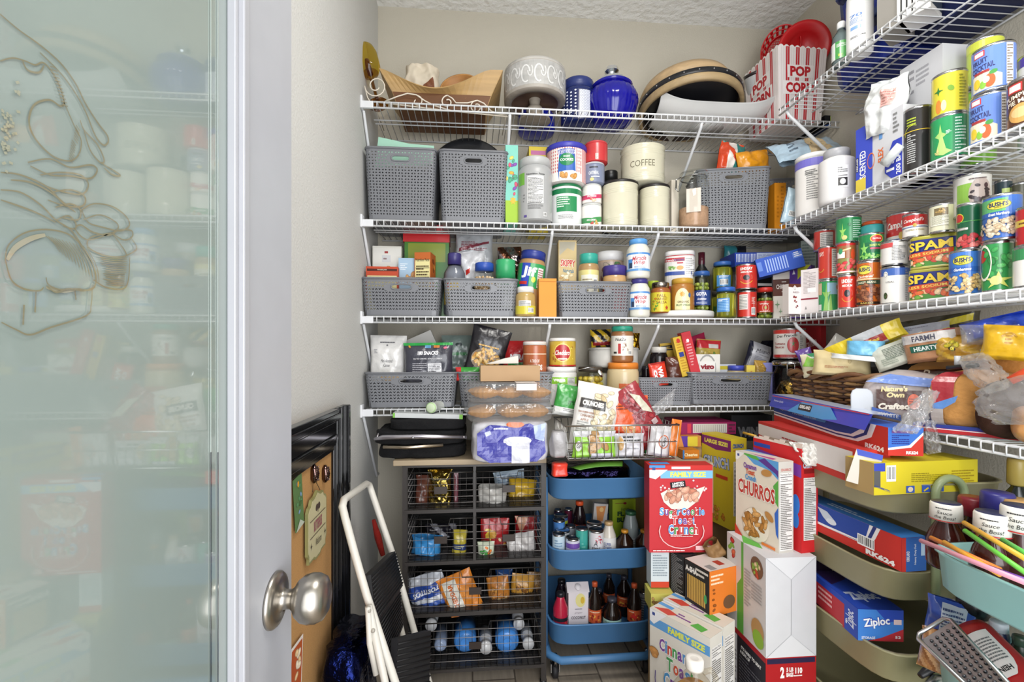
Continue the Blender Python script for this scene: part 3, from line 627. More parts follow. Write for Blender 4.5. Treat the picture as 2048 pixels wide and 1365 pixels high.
o = b.build('scrolled_wire_rack', 'paint'); tag(o, 'cream scrolled wire rack in front of the wooden trough', 'rack')
# pedestal
x, y, r, zc = cylpos(1008, 1131, Y=1.80); zt, zb = ZH(108, zc-r), ZH(176, zc-r); st = MB(); G1 = 'a9a39a'; h1, h0 = zt-S1, zb-S1
b = MB(); b.lathe([(r*.74, h0+.02, '6b5443'), (r*.76, h0, '8d857b'), (r*.9, h0, '8d857b'), (r*.99, h0+.006, G1), (r, h0+.014, G1), (r, h1-.014, 'bdbab4'), (r*.99, h1-.004, '8d857b'), (r*.9, h1, '8d857b'), (0, h1, '8d857b')], 48)
pr = Print(b, cylfn(r, h0+.012), math.pi*r, h1-h0-.024, step=(r*.15, None)); pr.sh([('r', 0, .5, .92, .9, 'b4b3b0')]+[s for k in range(-3, 4) for s in (('A', k*.26, .45, .1, .34, 10, 300, .03, 'dcdcda'), ('A', k*.26+.09, .55, .06, .22, 180, 420, .025, 'd6d6d4'))])
o = b.build('pedestal_stand', 'wood'); place(o, (x, y, S1))
b = MB(); b.lathe([(r*.72, h0+.021, '6b5443'), (0, h0+.024, '6b5443')], 32); b.lathe([(.058, 0, '8f8578'), (.062, .003, '8f8578'), (.06, .009, '9a9184'), (.034, .014, '9a9184'), (.02, .02, '9a9184'), (.017, .03, '9a9184'), (.03, .036, 'a89f92'), (.033, .046, 'a89f92'), (.028, .055, 'a89f92'), (.018, .06, 'a89f92'), (.021, .08, 'a89f92'), (.03, .12, 'a89f92'), (.033, h0+.024, 'a89f92')], 32); b.build('stem', 'wood', o)
tag(o, 'round grey wooden pedestal stand with pale scroll band, beside the wooden trough', 'stand')
# blue and white jar, cobalt jar
dots = [('r', 0, .5, .9, 1, '1a2558')]+[('e', -.56+.16*k, .12+.11*j+.05*(k % 2), .035, .028, 'dfe3ee') for k in range(8) for j in range(8) if abs(k-5.5) > 1.5]+[('r', .25, .5, .2, .9, 'dfe3ee')]+[('o', .11+.09*k, .12+.09*j, .04, .035, '1a2558') for k in range(4) for j in range(10)]
jar('blue and white patterned ceramic jar between the pedestal stand and the cobalt jar', 1122, 1190, 147, S1, dots, '1c2a60', ['27346e', 'dfe3ee'], Y=1.83, name='ceramic_jar', m='enamel', lab=(.03, .85), labc=None, lh=.2, lr=.9, shoulder=.12)
jar('low deep blue canister standing behind the pedestal stand foot', 1035, 1110, 205, S1, [], '17229a', None, Y=1.9, name='canister', cat='canister', m='enamel', lab=None, shoulder=.1)
x, y, r, zc = cylpos(1172, 1276, Y=1.80); b = MB(); B1 = '16148c'; hh = ZH(160, zc-r*.6)-S1; n = 72; vs, fs = [], []
pf = [(.66, 0, 0), (.72, .006, 0), (.9, hh*.28, 1), (1.0, hh*.55, 1), (1.0, hh*.68, 1), (.9, hh*.85, 1), (.74, hh*.95, .6), (.7, hh, 0), (0, hh, 0)]
for f, z, a in pf:
    for k in range(n): rr = r*f*(1+a*.022*math.cos(k*math.pi/1.5)); vs.append((rr*math.cos(2*math.pi*k/n), rr*math.sin(2*math.pi*k/n), z))
b.add(vs, [(i*n+k, i*n+(k+1) % n, (i+1)*n+(k+1) % n, (i+1)*n+k) for i in range(len(pf)-1) for k in range(n)]+[tuple(reversed(range(n)))], B1, None, True)
o = b.build('ribbed_jar', 'enamel'); place(o, (x, y, S1)); b = MB(); b.lathe([(r*.72, hh-.002, B1), (r*.8, hh+.006, B1), (r*.72, hh+.012, B1), (r*.5, hh+.016, B1)], 32); ld = b.build('lid', 'enamel', o)
b = MB(); b.lathe([(r*.62, hh+.014, 'e8ecf0'), (r*.55, hh+.03, 'dfe4ea'), (r*.25, hh+.046, 'f4f6f8'), (r*.15, hh+.054, 'cfd6dc'), (r*.28, hh+.066, 'f4f6f8'), (r*.24, hh+.08, 'e8ecf0'), (0, hh+.09, 'ffffff')], 12, smooth=False); b.build('glass_finial', 'chrome', ld, 'clear cut glass knob')
tag(o, 'cobalt blue ribbed jar with a clear glass knob on its lid, topmost shelf', 'jar')
# wooden bowls and the platter
x, y, r, zc = cylpos(1281, 1476, Y=1.845); b = MB(); L1 = 'bda078'
b.lathe([(r*.45, 0, L1), (r*.8, .02, L1), (r*.98, .06, L1), (r, .085, L1), (r*.93, .118, L1), (r*.6, .13, 'a8a49a'), (0, .138, 'a8a49a')], 48)
b.lathe([(r*.78, .12, 'b9b6ae'), (r*.6, .146, 'b9b6ae'), (r*.3, .162, 'b9b6ae'), (0, .166, 'b9b6ae')], 40)
o = b.build('wooden_bowl', 'wood'); o.scale = (1, 1, .8); place(o, (x, y+.01, S1+.095), (R_(-10), 0, 0)); tag(o, 'large pale wooden bowl stacked behind the black banded wooden tray', 'bowl')
x, y, r, zc = cylpos(1277, 1499, Y=1.80); r *= .97; b = MB()
b.lathe([(0, .036, '2f2620'), (r*.9, .036, '3a2c22'), (r*.92, .0, 'a8906a'), (r, .0, 'a8906a'), (r*1.0, .04, 'a8906a'), (0, .042, 'a8906a')], 56)
o = b.build('wooden_tray', 'wood'); place(o, (x, y+.02, S1+.068), (R_(-9), 0, 0)); b = MB(); b.lathe([(r*1.004, .026, '17171b'), (r*1.012, .028, '17171b'), (r*1.012, .046, '17171b'), (r*.93, .048, '17171b')], 56)
for k in range(24): b.ball((r*1.013*math.cos(k*.262), r*1.013*math.sin(k*.262), .037), .003, '8a8a8a', 6, 4)
b.build('metal_band', 'paint', o, 'black riveted band'); tag(o, 'round wooden tray with a black riveted rim, tilted toward the room', 'tray')
b = MB(); xa = XZ(1325, 1.715)[0]; xb = XZ(1552, 1.715)[0]; W = xb-xa
def pl(o): return lambda i, j: ((i-.5)*W*(1-.10*j), (j-.5)*.22, .034*((2*i-1)**4)+.05*(abs(2*j-1)**3)*(1 if j < .5 else .6)+o)
b.grid(pl(0), 20, 16, 'cfcfcd'); b.grid(pl(.006), 20, 16, 'dadad8'); b.lathe([(.07, -.002, 'bdbdbb'), (.066, .004, 'bdbdbb')], 40)
for e_ in range(2): pass
o = b.build('serving_platter', 'enamel'); place(o, ((xa+xb)/2, 1.83, S1+.012)); tag(o, 'white rectangular platter with upturned ends on the topmost shelf', 'platter')
# popcorn tubs
def tub(label, W, Hh, loc, rz, txt=True):
    b = MB(); dm = MB(); n = 9; t0, c = .86, 'ece4e2'
    def side(fr, fz): return W/2*(t0+(1-t0)*fz)
    for q in range(4):
        M_ = Matrix.Rotation(q*math.pi/2, 4, 'Z')
        for k in range(n):
            for s_, off in ((0, 0),):
                u0, u1 = -1+2*k/n, -1+2*(k+1)/n; um = (u0+u1)/2; z1 = Hh; e = W*.012
                for i in range(4):
                    pass
                top = [(u0+(u1-u0)*i/5, z1+(.35*W/n)*math.sin(math.pi*i/5)) for i in range(6)]
                vs = [(u0*side(0, 0), -side(0, 0), 0), (u1*side(0, 0), -side(0, 0), 0)]+[(u*side(0, 1), -side(0, 1), z) for u, z in reversed(top)]
                b.add(vs, [tuple(range(len(vs)))], c, M_)
        fn = lambda u, v, o: (u*(t0+(1-t0)*v/Hh), -side(0, v/Hh)-o, v)
        pr = Print(dm, fn, W, Hh, M_, lift=.0014); pr.sh([('r', -.62+.31*k*1.33, .5, .075, 1, 'c02430') for k in range(4)]+[('V', 0, .5, .92, .98, 22, 'd6ccca', .22)]+([('r', -.08, .68, .56, .17, 'efe9e7', 2), ('r', -.08, .46, .74, .18, 'efe9e7', 2), ('t', 'POP', -.08, .68, .44, .14, 'b8222c', 2, .05), ('t', 'CORN', -.08, .46, .62, .14, 'b8222c', 2, .05)]))
    s0 = side(0, 0); b.add([(-s0, -s0, 0), (s0, -s0, 0), (s0, s0, 0), (-s0, s0, 0)], [(3, 2, 1, 0)], c)
    o = b.build('popcorn_tub', 'plastic', solid=.002); dm.build('printed_stripes', 'plastic', o); place(o, loc, (0, 0, rz)); return tag(o, label, 'tub')
tub('red and white striped popcorn tub holding red plastic bowls on the topmost shelf', .205, ZH(76, 1.74)-S1, (XZ(1602, 1.70)[0], 1.80, S1), R_(3))
b = MB(); b.lathe([(.043, 0, 'dfe2e2'), (.043, .1, 'dfe2e2'), (.044, .1, '2a2426'), (.046, .112, '2a2426'), (.04, .112, '2a2426'), (.038, .02, 'd0d0d0'), (0, .02, 'd0d0d0')], 32)
o = b.build('enamel_cup', 'enamel'); place(o, (XZ(1528, 1.85)[0], 1.875, S1+.165), (R_(10), R_(-18), 0)); tag(o, 'white cup with dark rim poking out of the back of the popcorn tub', 'cup')
b = MB(); RD = 'c4161c'
b.lathe([(.045, 0, RD), (.06, .004, RD), (.075, .03, RD), (.105, .05, RD), (.112, .05, RD), (.112, .054, RD), (.1, .054, RD), (.07, .034, RD), (.055, .009, RD), (0, .009, RD)], 40)
for k in range(14): b.box(-.05+k*.0075, -.02+.00*k, .0095, .002, .004, .002, 'a01015'); b.box(-.05+k*.0075, -.008, .0095, .002, .004, .002, 'a01015')
o = b.build('red_bowl', 'plastic', solid=.0015); o.scale = (.85,)*3; place(o, (XZ(1604, 1.78)[0], 1.79, S1+.325), (R_(102), R_(12), R_(-16))); tag(o, 'smooth red plastic bowl standing on edge in the striped popcorn tub', 'bowl')
b = MB(); n = 40
def rb(r, z, k): return (r*math.cos(2*math.pi*k/n), r*1.25*math.sin(2*math.pi*k/n), z)
for (ra, za, rb_, zb_) in ((.05, .0, .055, .01), (.055, .01, .064, .03), (.064, .03, .07, .05)):
    for k in range(n):
        if k % 2 == 0 or za == 0: b.add([rb(ra, za, k), rb(ra, za, k+1), rb(rb_, zb_, k+1), rb(rb_, zb_, k)], [(0, 1, 2, 3)], RD)
for z_, r_q in ((.01, .055), (.03, .064), (.05, .07)): b.tube([rb(r_q, z_, k) for k in range(n)], .0022, RD, 6, True)
for k in range(-6, 7):
    w_ = math.sqrt(max(0, .05**2-(k*.0078)**2)); b.box(k*.0078, 0, 0, .003, w_*2.5, .002, RD)
    w_ = math.sqrt(max(0, 1-(k*.0095/.0625)**2))*.05; b.box(0, k*.0095, 0, w_*2, .003, .002, RD)
o = b.build('red_basket', 'plastic', solid=.0012); place(o, (XZ(1566, 1.83)[0], 1.85, S1+.35), (R_(98), R_(10), R_(-30))); tag(o, 'red plastic lattice basket standing on edge behind the smooth red bowl', 'basket')
x, z_ = XZ(1690, 1.74); carton('dark blue and red toy box lying at the far end of the topmost back shelf', .15, .2, .045, (x-.01, 1.84, S1), (0, 0, 0), {'F': [('r', 0, .5, 1, 1, '14141c'), ('T', 'FLAT', -.1, .72, .6, .42, 'a8c820', '000000'), ('p', [(-1, .1), (-.2, .55), (1, .3), (1, 0), (-1, 0)], '1f4fa0'), ('p', [(-.8, 0), (0, .35), (1, .12), (1, 0)], 'a01828')], 'B': [('r', 0, .5, 1, 1, '20386a')]}, '14141c', name='toy_box')
# ------------------------------------------------------------------ topmost right shelf
T1 = S1-.012
def tote(label, W, D, Hh, loc, rz):
    b = MB(); b.lathe([(.46, 0, 'a8b4e0'), (.5, .02, 'a8b4e0'), (.54, Hh-.01, 'a8b4e0')], 32, None, W, D, 5, False)
    o = b.build('storage_tote', 'glass'); place(o, loc, (0, 0, rz)); c = MB(); c.lathe([(.44, .004, '6474b8'), (.5, Hh*.7, '7f8ecb'), (0, Hh*.72, '7f8ecb')], 24, None, W, D, 5, False); c.build('contents', 'cloth', o)
    l = MB(); l.lathe([(.56, Hh-.022, '2d4a86'), (.58, Hh-.02, '2d4a86'), (.58, Hh-.002, '2d4a86'), (.54, Hh+.004, '2d4a86'), (0, Hh+.004, '2d4a86')], 32, None, W, D, 5, False); l.build('lid', 'plastic', o, 'dark blue snap lid'); return tag(o, label, 'tote', 'blue lidded plastic totes')
def zr(py, px, X): return ZH(py, YZ(px, X)[1])
yb = YZ(1660, 1.22)[0]
tote('lower blue tinted plastic tote with a blue lid, behind the clear bottle with green label', .18, .24, .155, (1.30, 1.375, T1), 0)
tote('upper blue tinted plastic tote stacked on another tote beside the popcorn tub', .17, .22, .16, (1.30, 1.37, T1+.161), 0)
jar('clear plastic bottle of liquid with a green label and white cap, topmost right shelf', 1663, 1702, 34, T1, [('r', 0, .5, .4, 1, '4a9b4e'), ('F', .0, .25, .3, .15, 6, .1, ['c8d24a', '6fb04a']), ('l', 0, .75, .3, .2, 4, 'ffffff')], 'b9c2c2', 'f2f2f2', X=1.125, name='bottle', cat='bottle', lh=.14, lr=.45, lab=(.12, .58), labc='e8ece8', glass=True, content='c6cccc', shoulder=.4)
jar('white bottle of rubbing alcohol marked 70, on the topmost right shelf', 1692, 1748, -110, T1, [('t', '70', -.1, .66, .3, .07, '5a86c8'), ('l', -.1, .55, .3, .12, 4, '7a9fd0'), ('r', -.1, .40, .25, .07, '86aee0'), ('l', 0, .2, .35, .05, 2, '555555')], 'eeeeee', 'f6f6f6', X=1.14, name='bottle', cat='bottle', lh=.16, lr=.45, lab=(.08, .75), labc='f1f1f1', h=.24, shoulder=.25, turn=-8)
carton('tall plain grey box on the topmost right shelf beside the white bottle', .055, .10, .26, (1.165, YZ(1775, 1.14)[0], T1), (0, 0, R_(-60)), {'F': [], 'R': []}, '8b8780', name='grey_box')
carton('white carton with black stripes on the topmost right shelf', .07, .08, .26, (1.175, YZ(1800, 1.14)[0]-.02, T1), (0, 0, R_(-62)), {'F': [('V', -.4, .5, .5, 1, 3, '222226', .3), ('r', .55, .8, .4, .2, 'd0402a'), ('l', .5, .5, .35, .3, 5, '333333')], 'R': [('r', 0, .8, 1, .1, 'd04028'), ('r', 0, .4, 1, .7, '3a4350')]}, 'dcdad6')
carton('dark box seen from below on the topmost right shelf near the room', .17, .22, .1, (1.27, .86, T1), (0, 0, 0), {}, '1c1d22', name='dark_box')
carton('navy box seen from below behind the grey box on the topmost right shelf', .14, .20, .12, (1.315, 1.13, T1), (0, 0, 0), {}, '1b2348', name='navy_box')
# ------------------------------------------------------------------ second shelf, back wall
def flatpage(label, pts, Y, col, name='paper_sheet', cat='paper', th=.0015):
    q = [P(x, y, Y) for x, y in pts]; c = sum(q, Vector())/len(q); b = MB(); b.prism([(p.x-c.x, p.z-c.z) for p in q], -th/2, th/2, col); o = b.build(name, 'paper'); place(o, c); return tag(o, label, cat)
flatpage('pale green sheet of paper sticking out of the tall grey bin by the wall', [(750, 335), (757, 274), (820, 288), (868, 292), (868, 330)], 1.80, 'a9d8c2')
b = MB(); b.lathe([(.135, 0, '17181a'), (.16, .004, '17181a'), (.168, .014, '202226'), (.162, .016, '202226'), (.14, .008, '17181a'), (0, .008, '17181a')], 56)
o = b.build('round_tray', 'plastic'); x, zc = XZ(938, 1.96); place(o, (x, 1.975, ZH(274, zc)-.165), (R_(84), 0, 0)); tag(o, 'round black serving tray standing behind the tall grey bin', 'tray')
fbox('thin colourful storybook carton standing beside the second tall grey bin', 1011, 1.72, 1036, 1.72, S2, 290, .14, {'F': [('r', 0, .5, 1, 1, '7cc4b4'), ('r', 0, .15, 1, .3, '9cbf3c'), ('F', 0, .55, .9, .35, 16, .35, ['7a4aa0', 'd8a03a', 'c8506a', '4a9b7a', 'e0c860']), ('S', .2, .3, .6, .06, 7, 'd8b040')], 'R': [('r', 0, .5, 1, 1, '9fb8bc'), ('F', 0, .6, .8, .35, 14, .2, ['7a4aa0', 'd8a03a', '4a9b7a'])]}, {'F': '7cc4b4', 'R': '9fb8bc', 'T': 'b8c8d0', 'L': '7cc4b4', 'K': '7cc4b4'}, name='storybook')
fbox('yellow carton peeking out behind the grey supplement jar', 1058, 1.84, 1096, 1.84, S2, 293, .1, {'F': [('r', 0, .5, 1, 1, 'd8c040'), ('r', 0, .93, .8, .05, 'c070a0')]}, 'd8c040')
NL = ('l', 0, .2, .8, .3, 5, '666666')
jar('large grey supplement jar with a Nutrition Facts panel, in front of the cookie tub', 1036, 1104, 308, S2, [('r', -.56, .87, .16, .26, '6fae3c'), ('l', -.42, .45, .05, .2, 3, '888888'), ('t', 'Nutrition Facts', .02, .95, .34, .035, '222222'), ('r', .02, .62, .3, .58, 'e4e4e2'), ('l', .02, .6, .28, .56, 20, '555555'), ('l', .02, .25, .28, .1, 4, '777777'), ('r', -.36, .06, .06, .05, '5a4a90'), ('B', .38, .1, .07, .08)], 'a7a8a8', 'b4b5b4', Y=1.72, lh=.12, lr=.9, lab=(.03, .84), labc='a9aaaa', h=None, shoulder=.12)
tasty = [('V', 0, .5, 1, 1, 26, 'c9494c', .35), ('l', -.3, .6, .2, .8, 8, 'f1ece6'), ('l', .45, .6, .1, .8, 8, 'f1ece6'), ('p', [(-.22, 0), (-.26, .3), (-.2, .95), (.26, .95), (.3, .3), (.3, 0)], '2f5fb0'), ('p', [(-.5, 0), (-.45, .26), (.2, .3), (.55, .22), (.55, 0)], 'eeeae4'), ('T', 'TASTYKAKE', 0, .86, .27, .12, '2c3a9c', 'ffffff'), ('e', .02, .63, .24, .19, '1c7f4c'), ('t', 'HOLIDAY', .02, .72, .1, .05, 'ffffff'), ('t', 'COOKIES', .02, .62, .2, .08, 'ffffff'), ('F', .1, .17, .28, .1, 8, .09, ['d8a465', 'c98f4c', 'e3b87c'])]
o, zt = jar('white and green printed plastic tub under the holiday cookie tub', 1100, 1163, 365, S2, [('r', 0, .9, 1, .14, '1c7a4a'), ('r', .05, .55, .42, .42, '2b8a55'), ('l', -.1, .6, .25, .3, 5, 'dfeadf'), ('l', 0, .2, .3, .12, 3, '999999')], 'dfe1e0', '1c7a4a', Y=1.77, name='snack_tub', cat='tub', lh=.06, lr=1.0, lab=(.03, .95), labc='e4e6e5', shoulder=.02)
jar('round holiday cookies tub with blue lid, stacked on the white and green tub', 1093, 1172, 281, zt, tasty, 'e8dedc', '3c3fa8', Y=1.77, name='cookie_tub', cat='tub', lh=.14, lr=1.03, lab=(.02, .98), labc='ece2de', shoulder=.02)
def cup(label, x0, x1, yt, z, lid, dec, col='ece8e2', Y=1.76):
    return jar(label, x0, x1, yt, z, dec, col, lid, Y=Y, name='instant_cup', cat='cup', group='stacked instant cereal cups', lh=.08, lr=1.0, lab=(.05, .93), labc=col, shoulder=.02, m='paper', ribs=False)[1]
zt = cup('white instant cereal cup with green label, bottom of the cup stack', 1163, 1203, 405, S2, 'c4c6c4', [('p', [(-1, .2), (0, .1), (1, .3), (1, .55), (0, .38), (-1, .48)], '3d8f50'), ('t', 'APPLES & CINNAMON', 0, .28, .3, .09, 'ffffff'), ('F', .2, .12, .2, .1, 5, .1, ['c8a060', 'b04030'])])
zt = cup('white instant cereal cup with pink label, second in the cup stack', 1164, 1203, 366, zt, 'c4c6c4', [('p', [(-1, .2), (0, .15), (1, .35), (1, .6), (0, .4), (-1, .5)], 'c83a64'), ('t', 'STRAWBERRIES', 0, .35, .3, .1, 'ffffff'), ('F', .1, .12, .2, .08, 5, .1, ['c83a4a', 'e8c0a0'])])
zt = cup('blue grey OATMEAL cup, third in the cup stack', 1166, 1209, 322, zt, 'bcbfc4', [('t', 'OATMEAL', 0, .52, .3, .2, 'e8ecf0'), ('r', 0, .84, .25, .08, '3a3c44'), ('e', -.1, .15, .12, .1, 'e0d090'), ('r', .1, .3, .25, .06, 'd0d4da')], '7f87a0')
cup('glossy red instant cup, topmost of the cup stack', 1169, 1215, 279, zt, 'c44448', [('r', .05, .22, .08, .34, 'd8c8c0'), ('l', .05, .22, .06, .3, 4, '666666')], 'c4393c')
CB = 'cfcbb4'
def canister(label, x0, x1, yt, z, Y, txt=None, lid='231f1e'):
    x, y, r, zc = cylpos(x0, x1, Y); h = toph(yt, zc, r)-z; b = MB(); pf = [(r*.9, 0, CB), (r*.95, .004, CB), (r*.96, .012, CB)]
    for k in range(3): z0 = .016+k*.006; pf += [(r*.965, z0, CB), (r*.985, z0+.002, CB), (r*.965, z0+.004, CB)]
    hl = h-(.014 if lid else 0)
    pf += [(r*.965, .05, CB), (r*.965, hl-.04, CB)]
    for k in range(3): z0 = hl-.036+k*.006; pf += [(r*.965, z0, CB), (r*.985, z0+.002, CB), (r*.965, z0+.004, CB)]
    pf += [(r*.965, hl-.004, CB), (r, hl, CB), (r*.95, hl, CB), (0, hl, CB)]
    b.lathe(pf, 44)
    if txt: Print(b, cylfn(r*.966, 0), math.pi*r, h, step=(r*.16, None)).sh([('t', txt, 0, .47, .35, .17, '77725f', 0, .0)])
    o = b.build('canister', 'enamel'); place(o, (x, y, z), (0, 0, facing(x, y)))
    if lid: l = MB(); l.lathe([(r*.99, hl, lid), (r*1.01, hl+.003, lid), (r*1.0, hl+.01, lid), (r*.9, h-.001, lid), (0, h, lid)], 44); l.build('lid', 'paint', o)
    tag(o, label, 'canister', 'cream ridged kitchen canisters'); return z+h
za = canister('cream ridged canister with black lid, left one under the COFFEE canister', 1203, 1277, 355, S2, 1.76)
canister('cream ridged canister with black lid, right one under the COFFEE canister', 1278, 1340, 364, S2, 1.76)
canister('cream canister marked COFFEE stacked on two lidded canisters', 1240, 1331, 284, za, 1.79, 'COFFEE', None)
jar('small black lidded jar half hidden behind the cream canisters', 1204, 1238, 338, S2, [], '2a2a2c', '1c1c1e', Y=1.87, lab=None)
# clamp jar
x, y, r, zc = cylpos(1356, 1419, Y=1.745); h = ZH(334, zc-r)-S2; b = MB(); G0 = (.93, .94, .93)
b.lathe([(r*.9, 0, G0), (r, .01, G0), (r, h*.78, G0), (r*.8, h*.86, G0), (r*.82, h*.9, G0)], 36); o = b.build('clamp_jar', 'glass'); place(o, (x, y, S2), (0, 0, facing(x, y)))
b = MB(); b.lathe([(r*.86, .006, 'c09a7c'), (r*.94, .014, 'c09a7c'), (r*.94, h*.36, 'c9a78a'), (0, h*.37, 'c9a78a')], 32); b.build('powder_contents', 'cloth', o)
b = MB(); b.lathe([(r*.92, h*.9, G0), (r*.97, h*.92, G0), (r*.9, h*.985, G0), (0, h, G0)], 36); b.build('lid', 'glass', o)
b = MB(); b.tube([(-r*.8, -.01, h*.93), (-r*1.12, -.012, h*.9), (-r*1.15, -.012, h*.74), (-r*.98, -.012, h*.68)], .002, 'b8b8b8'); b.tube([(r*.85*math.cos(k*.3), r*.85*math.sin(k*.3), h*.895) for k in range(21)], .002, 'c4c4c4', 6, True); b.box(-r*1.1, -.012, h*.74, .006, .014, .03, 'b8b8b8'); b.build('clamp', 'chrome', o, 'bright metal clamp')
b = MB(); b.box(0, -r*.955, h*.25, r*.9, .001, h*.4, 'd8ccc0'); b.build('paper_slip', 'paper', o)
tag(o, 'clear glass clamp lid jar part full of tan powder, left of the tall grey bin', 'jar')
fbox('narrow cream carton tucked between the cream canister and the clamp lid jar', 1343, 1.80, 1358, 1.80, S2, 360, .1, {}, 'd8d0c0')
# wrappers in the third tall bin
bag('red, white and teal snack wrapper sticking out of the third tall bin', 1455, 345, 1.83, .10, .12, .03, tilt=12, col=lambda i, j: 'd84a24' if (i+j) % 1 < .2 or i < .3 else ('e8e0d8' if i < .6 else '2f7f78'), name='snack_wrapper', wr=.012)
bag('yellow orange crumpled snack bag sticking out of the third tall bin', 1508, 345, 1.80, .13, .085, .04, tilt=-8, col='e0961c', name='snack_bag', wr=.014)
fbox('orange carton with small icons, right of the third tall grey bin', 1549, 1.72, 1572, 1.715, S2, 366, .05, {'F': [('l', .35, .5, .25, .9, 12, 'b06a14'), ('l', -.4, .5, .2, .5, 6, 'b8700c')], 'R': [('r', 0, .5, 1, 1, 'd8a030'), ('F', 0, .6, .5, .3, 6, .12, ['8a5a1a'])], 'T': [('r', 0, .5, 1, 1, 'c83a4a')]}, {'F': 'd88a1c', 'R': 'd09a30', 'T': 'c83a4a', 'L': 'd88a1c', 'K': 'd88a1c'})
bag('pale blue flour bag lying across the white drum near the shelf corner', 1630, 318, 1.60, .25, .13, .05, tilt=-10, lean=-40, yaw=-12, dec=[('p', [(-.15, .05), (-.05, .9), (.45, .95), (.5, .1)], 'cbb48c'), ('l', -.55, .5, .12, .5, 4, '5a6a7a'), ('F', .2, .5, .2, .3, 10, .05, ['d8c49c', 'c0a878'])], col='a9c0d0', name='flour_bag', wr=.012)
bag('slim pale blue pouch leaning beside the white drum on the second shelf', 1573, 448, 1.60, .05, .13, .03, tilt=14, dec=[('B', 0, .25, .5, .15)], col='b4cbd8', name='paper_pouch')
# ------------------------------------------------------------------ second shelf, right wall
T2 = S2-.012
jar('big white drum with a violet band under the pale blue flour bag', 1590, 1668, 300, T2, [('r', 0, .93, 1, .14, '7670c8'), ('l', -.05, .5, .2, .5, 12, '8a8a8a'), ('l', -.1, .75, .2, .1, 3, '555555')], 'e9e7e4', 'ecebe8', X=1.165, name='supplement_drum', cat='drum', lh=.07, lr=1.0, lab=(.03, .97), labc='ece9e6', shoulder=.04)
jar('white square plastic jar with a grey lid and product label, beside the white drum', 1636, 1712, 288, T2, [('r', .16, .62, .2, .6, 'f4f3f2'), ('l', .16, .8, .17, .16, 3, '666666'), ('r', .16, .48, .16, .22, '3c3a38'), ('e', .16, .48, .1, .08, 'd8d8d8'), ('l', .16, .64, .15, .06, 1, '777777')], 'dedcdb', 'a9a9ac', X=1.135, lh=.14, lr=.72, lab=(.04, .8), labc=None, shoulder=.12, turn=4)
def onR(px, X): y, z = YZ(px, X); return y
# scented bag box, open
y1, y0 = onR(1716, 1.115), onR(1802, 1.115)
W = y1-y0; Hh = ZH(245, YZ(1716, 1.115)[1])-T2
def side_box(label, pxa, pxb, ytop, X, z, D, faces, col, hcorner='a', **k):
    """box on the right shelf whose long face looks toward -X; pxa far corner (left in the photo), pxb near corner"""
    ya, za = YZ(pxa, X); yb_, zb = YZ(pxb, X); W_ = ya-yb_; Hh_ = ZH(ytop, za if hcorner == 'a' else zb)-z
    return carton(label, W_, D, Hh_, (X+D/2, (ya+yb_)/2, z), (0, 0, R_(-90)), faces, col, **k), z+Hh_
side_box('open SCENTED trash bag box, blue and grey with white bags pulled out', 1712, 1806, 262, 1.115, T2, .11, {'F': [('r', -.62, .5, .38, 1, '4455c8'), ('r', -.78, .1, .24, .24, 'e8d050'), ('t', 'SCENTED', -.68, .42, .42, .14, 'ffffff', 90), ('r', -.93, .45, .05, .22, '1a1a22'), ('t', 'KIRKLAND', -.93, .45, .2, .035, 'ffffff', 90), ('o', -.3, .42, .16, .12, 'e87a3a'), ('t', 'FLEX', .12, .44, .2, .11, 'e8702c', 90), ('r', .12, .8, .07, .26, '6a9cd8'), ('p', [(.3, .28), (.62, .55), (.98, .55), (.98, .02), (.6, .02), (.3, .14)], '3a48b8'), ('t', '13', .52, .24, .2, .16, 'ffffff', 90), ('t', '200 BAGS', .84, .26, .4, .09, 'ffffff', 90), ('l', .75, .8, .12, .3, 5, '777777')], 'R': [], 'L': [('r', 0, .5, 1, 1, '4455c8')]}, 'd2d3d8', name='trash_bag_box')
b = MB(); ya, za = YZ(1735, 1.112)
bag('crumpled white plastic trash bags spilling out of the scented bag box', 1762, 272, 1.3, .09, .15, .05, tilt=8, X=1.125, yaw=-70, dec=[('r', .3, .6, .3, .3, 'd8a8a0'), ('l', .3, .6, .25, .25, 5, 'b07870')], col='d9dcdc', name='trash_bags', wr=.022)
b = MB(); b.tube([PX(1768, 330, 1.10), PX(1802, 290, 1.11)], [.013, .011], 'd5d9d7', 12); o = b.build('bag_roll', 'film'); tag(o, 'rolled end of a white trash bag hanging from the scented bag box', 'bag')
side_box('large grey trash bag carton with blue top edge behind the black canister', 1800, 1885, 142, 1.19, T2, .12, {'F': [('l', -.55, .7, .25, .5, 9, '8a8a90'), ('l', .1, .85, .3, .15, 4, 'a0a0a6')]}, {'F': 'c6c7cb', 'T': '3a48a8', 'R': 'c6c7cb', 'L': 'c9a880', 'K': 'c6c7cb', 'B': '3a3f90'}, name='trash_bag_carton')
o_, zt = can('tall black canister with yellow green stripes on the second right shelf', 1806, 1866, 208, T2, [('A', -.25, .62, .4, .12, 60, 200, .03, 'c8d23a'), ('l', -.3, .8, .22, .14, 3, 'b8c83a'), ('r', 0, .64, 1, .012, 'd8b83a'), ('l', -.3, .36, .2, .5, 14, 'c4c4c4')], '2c2a2b', X=1.14, name='canister', cat='canister', m='gloss')
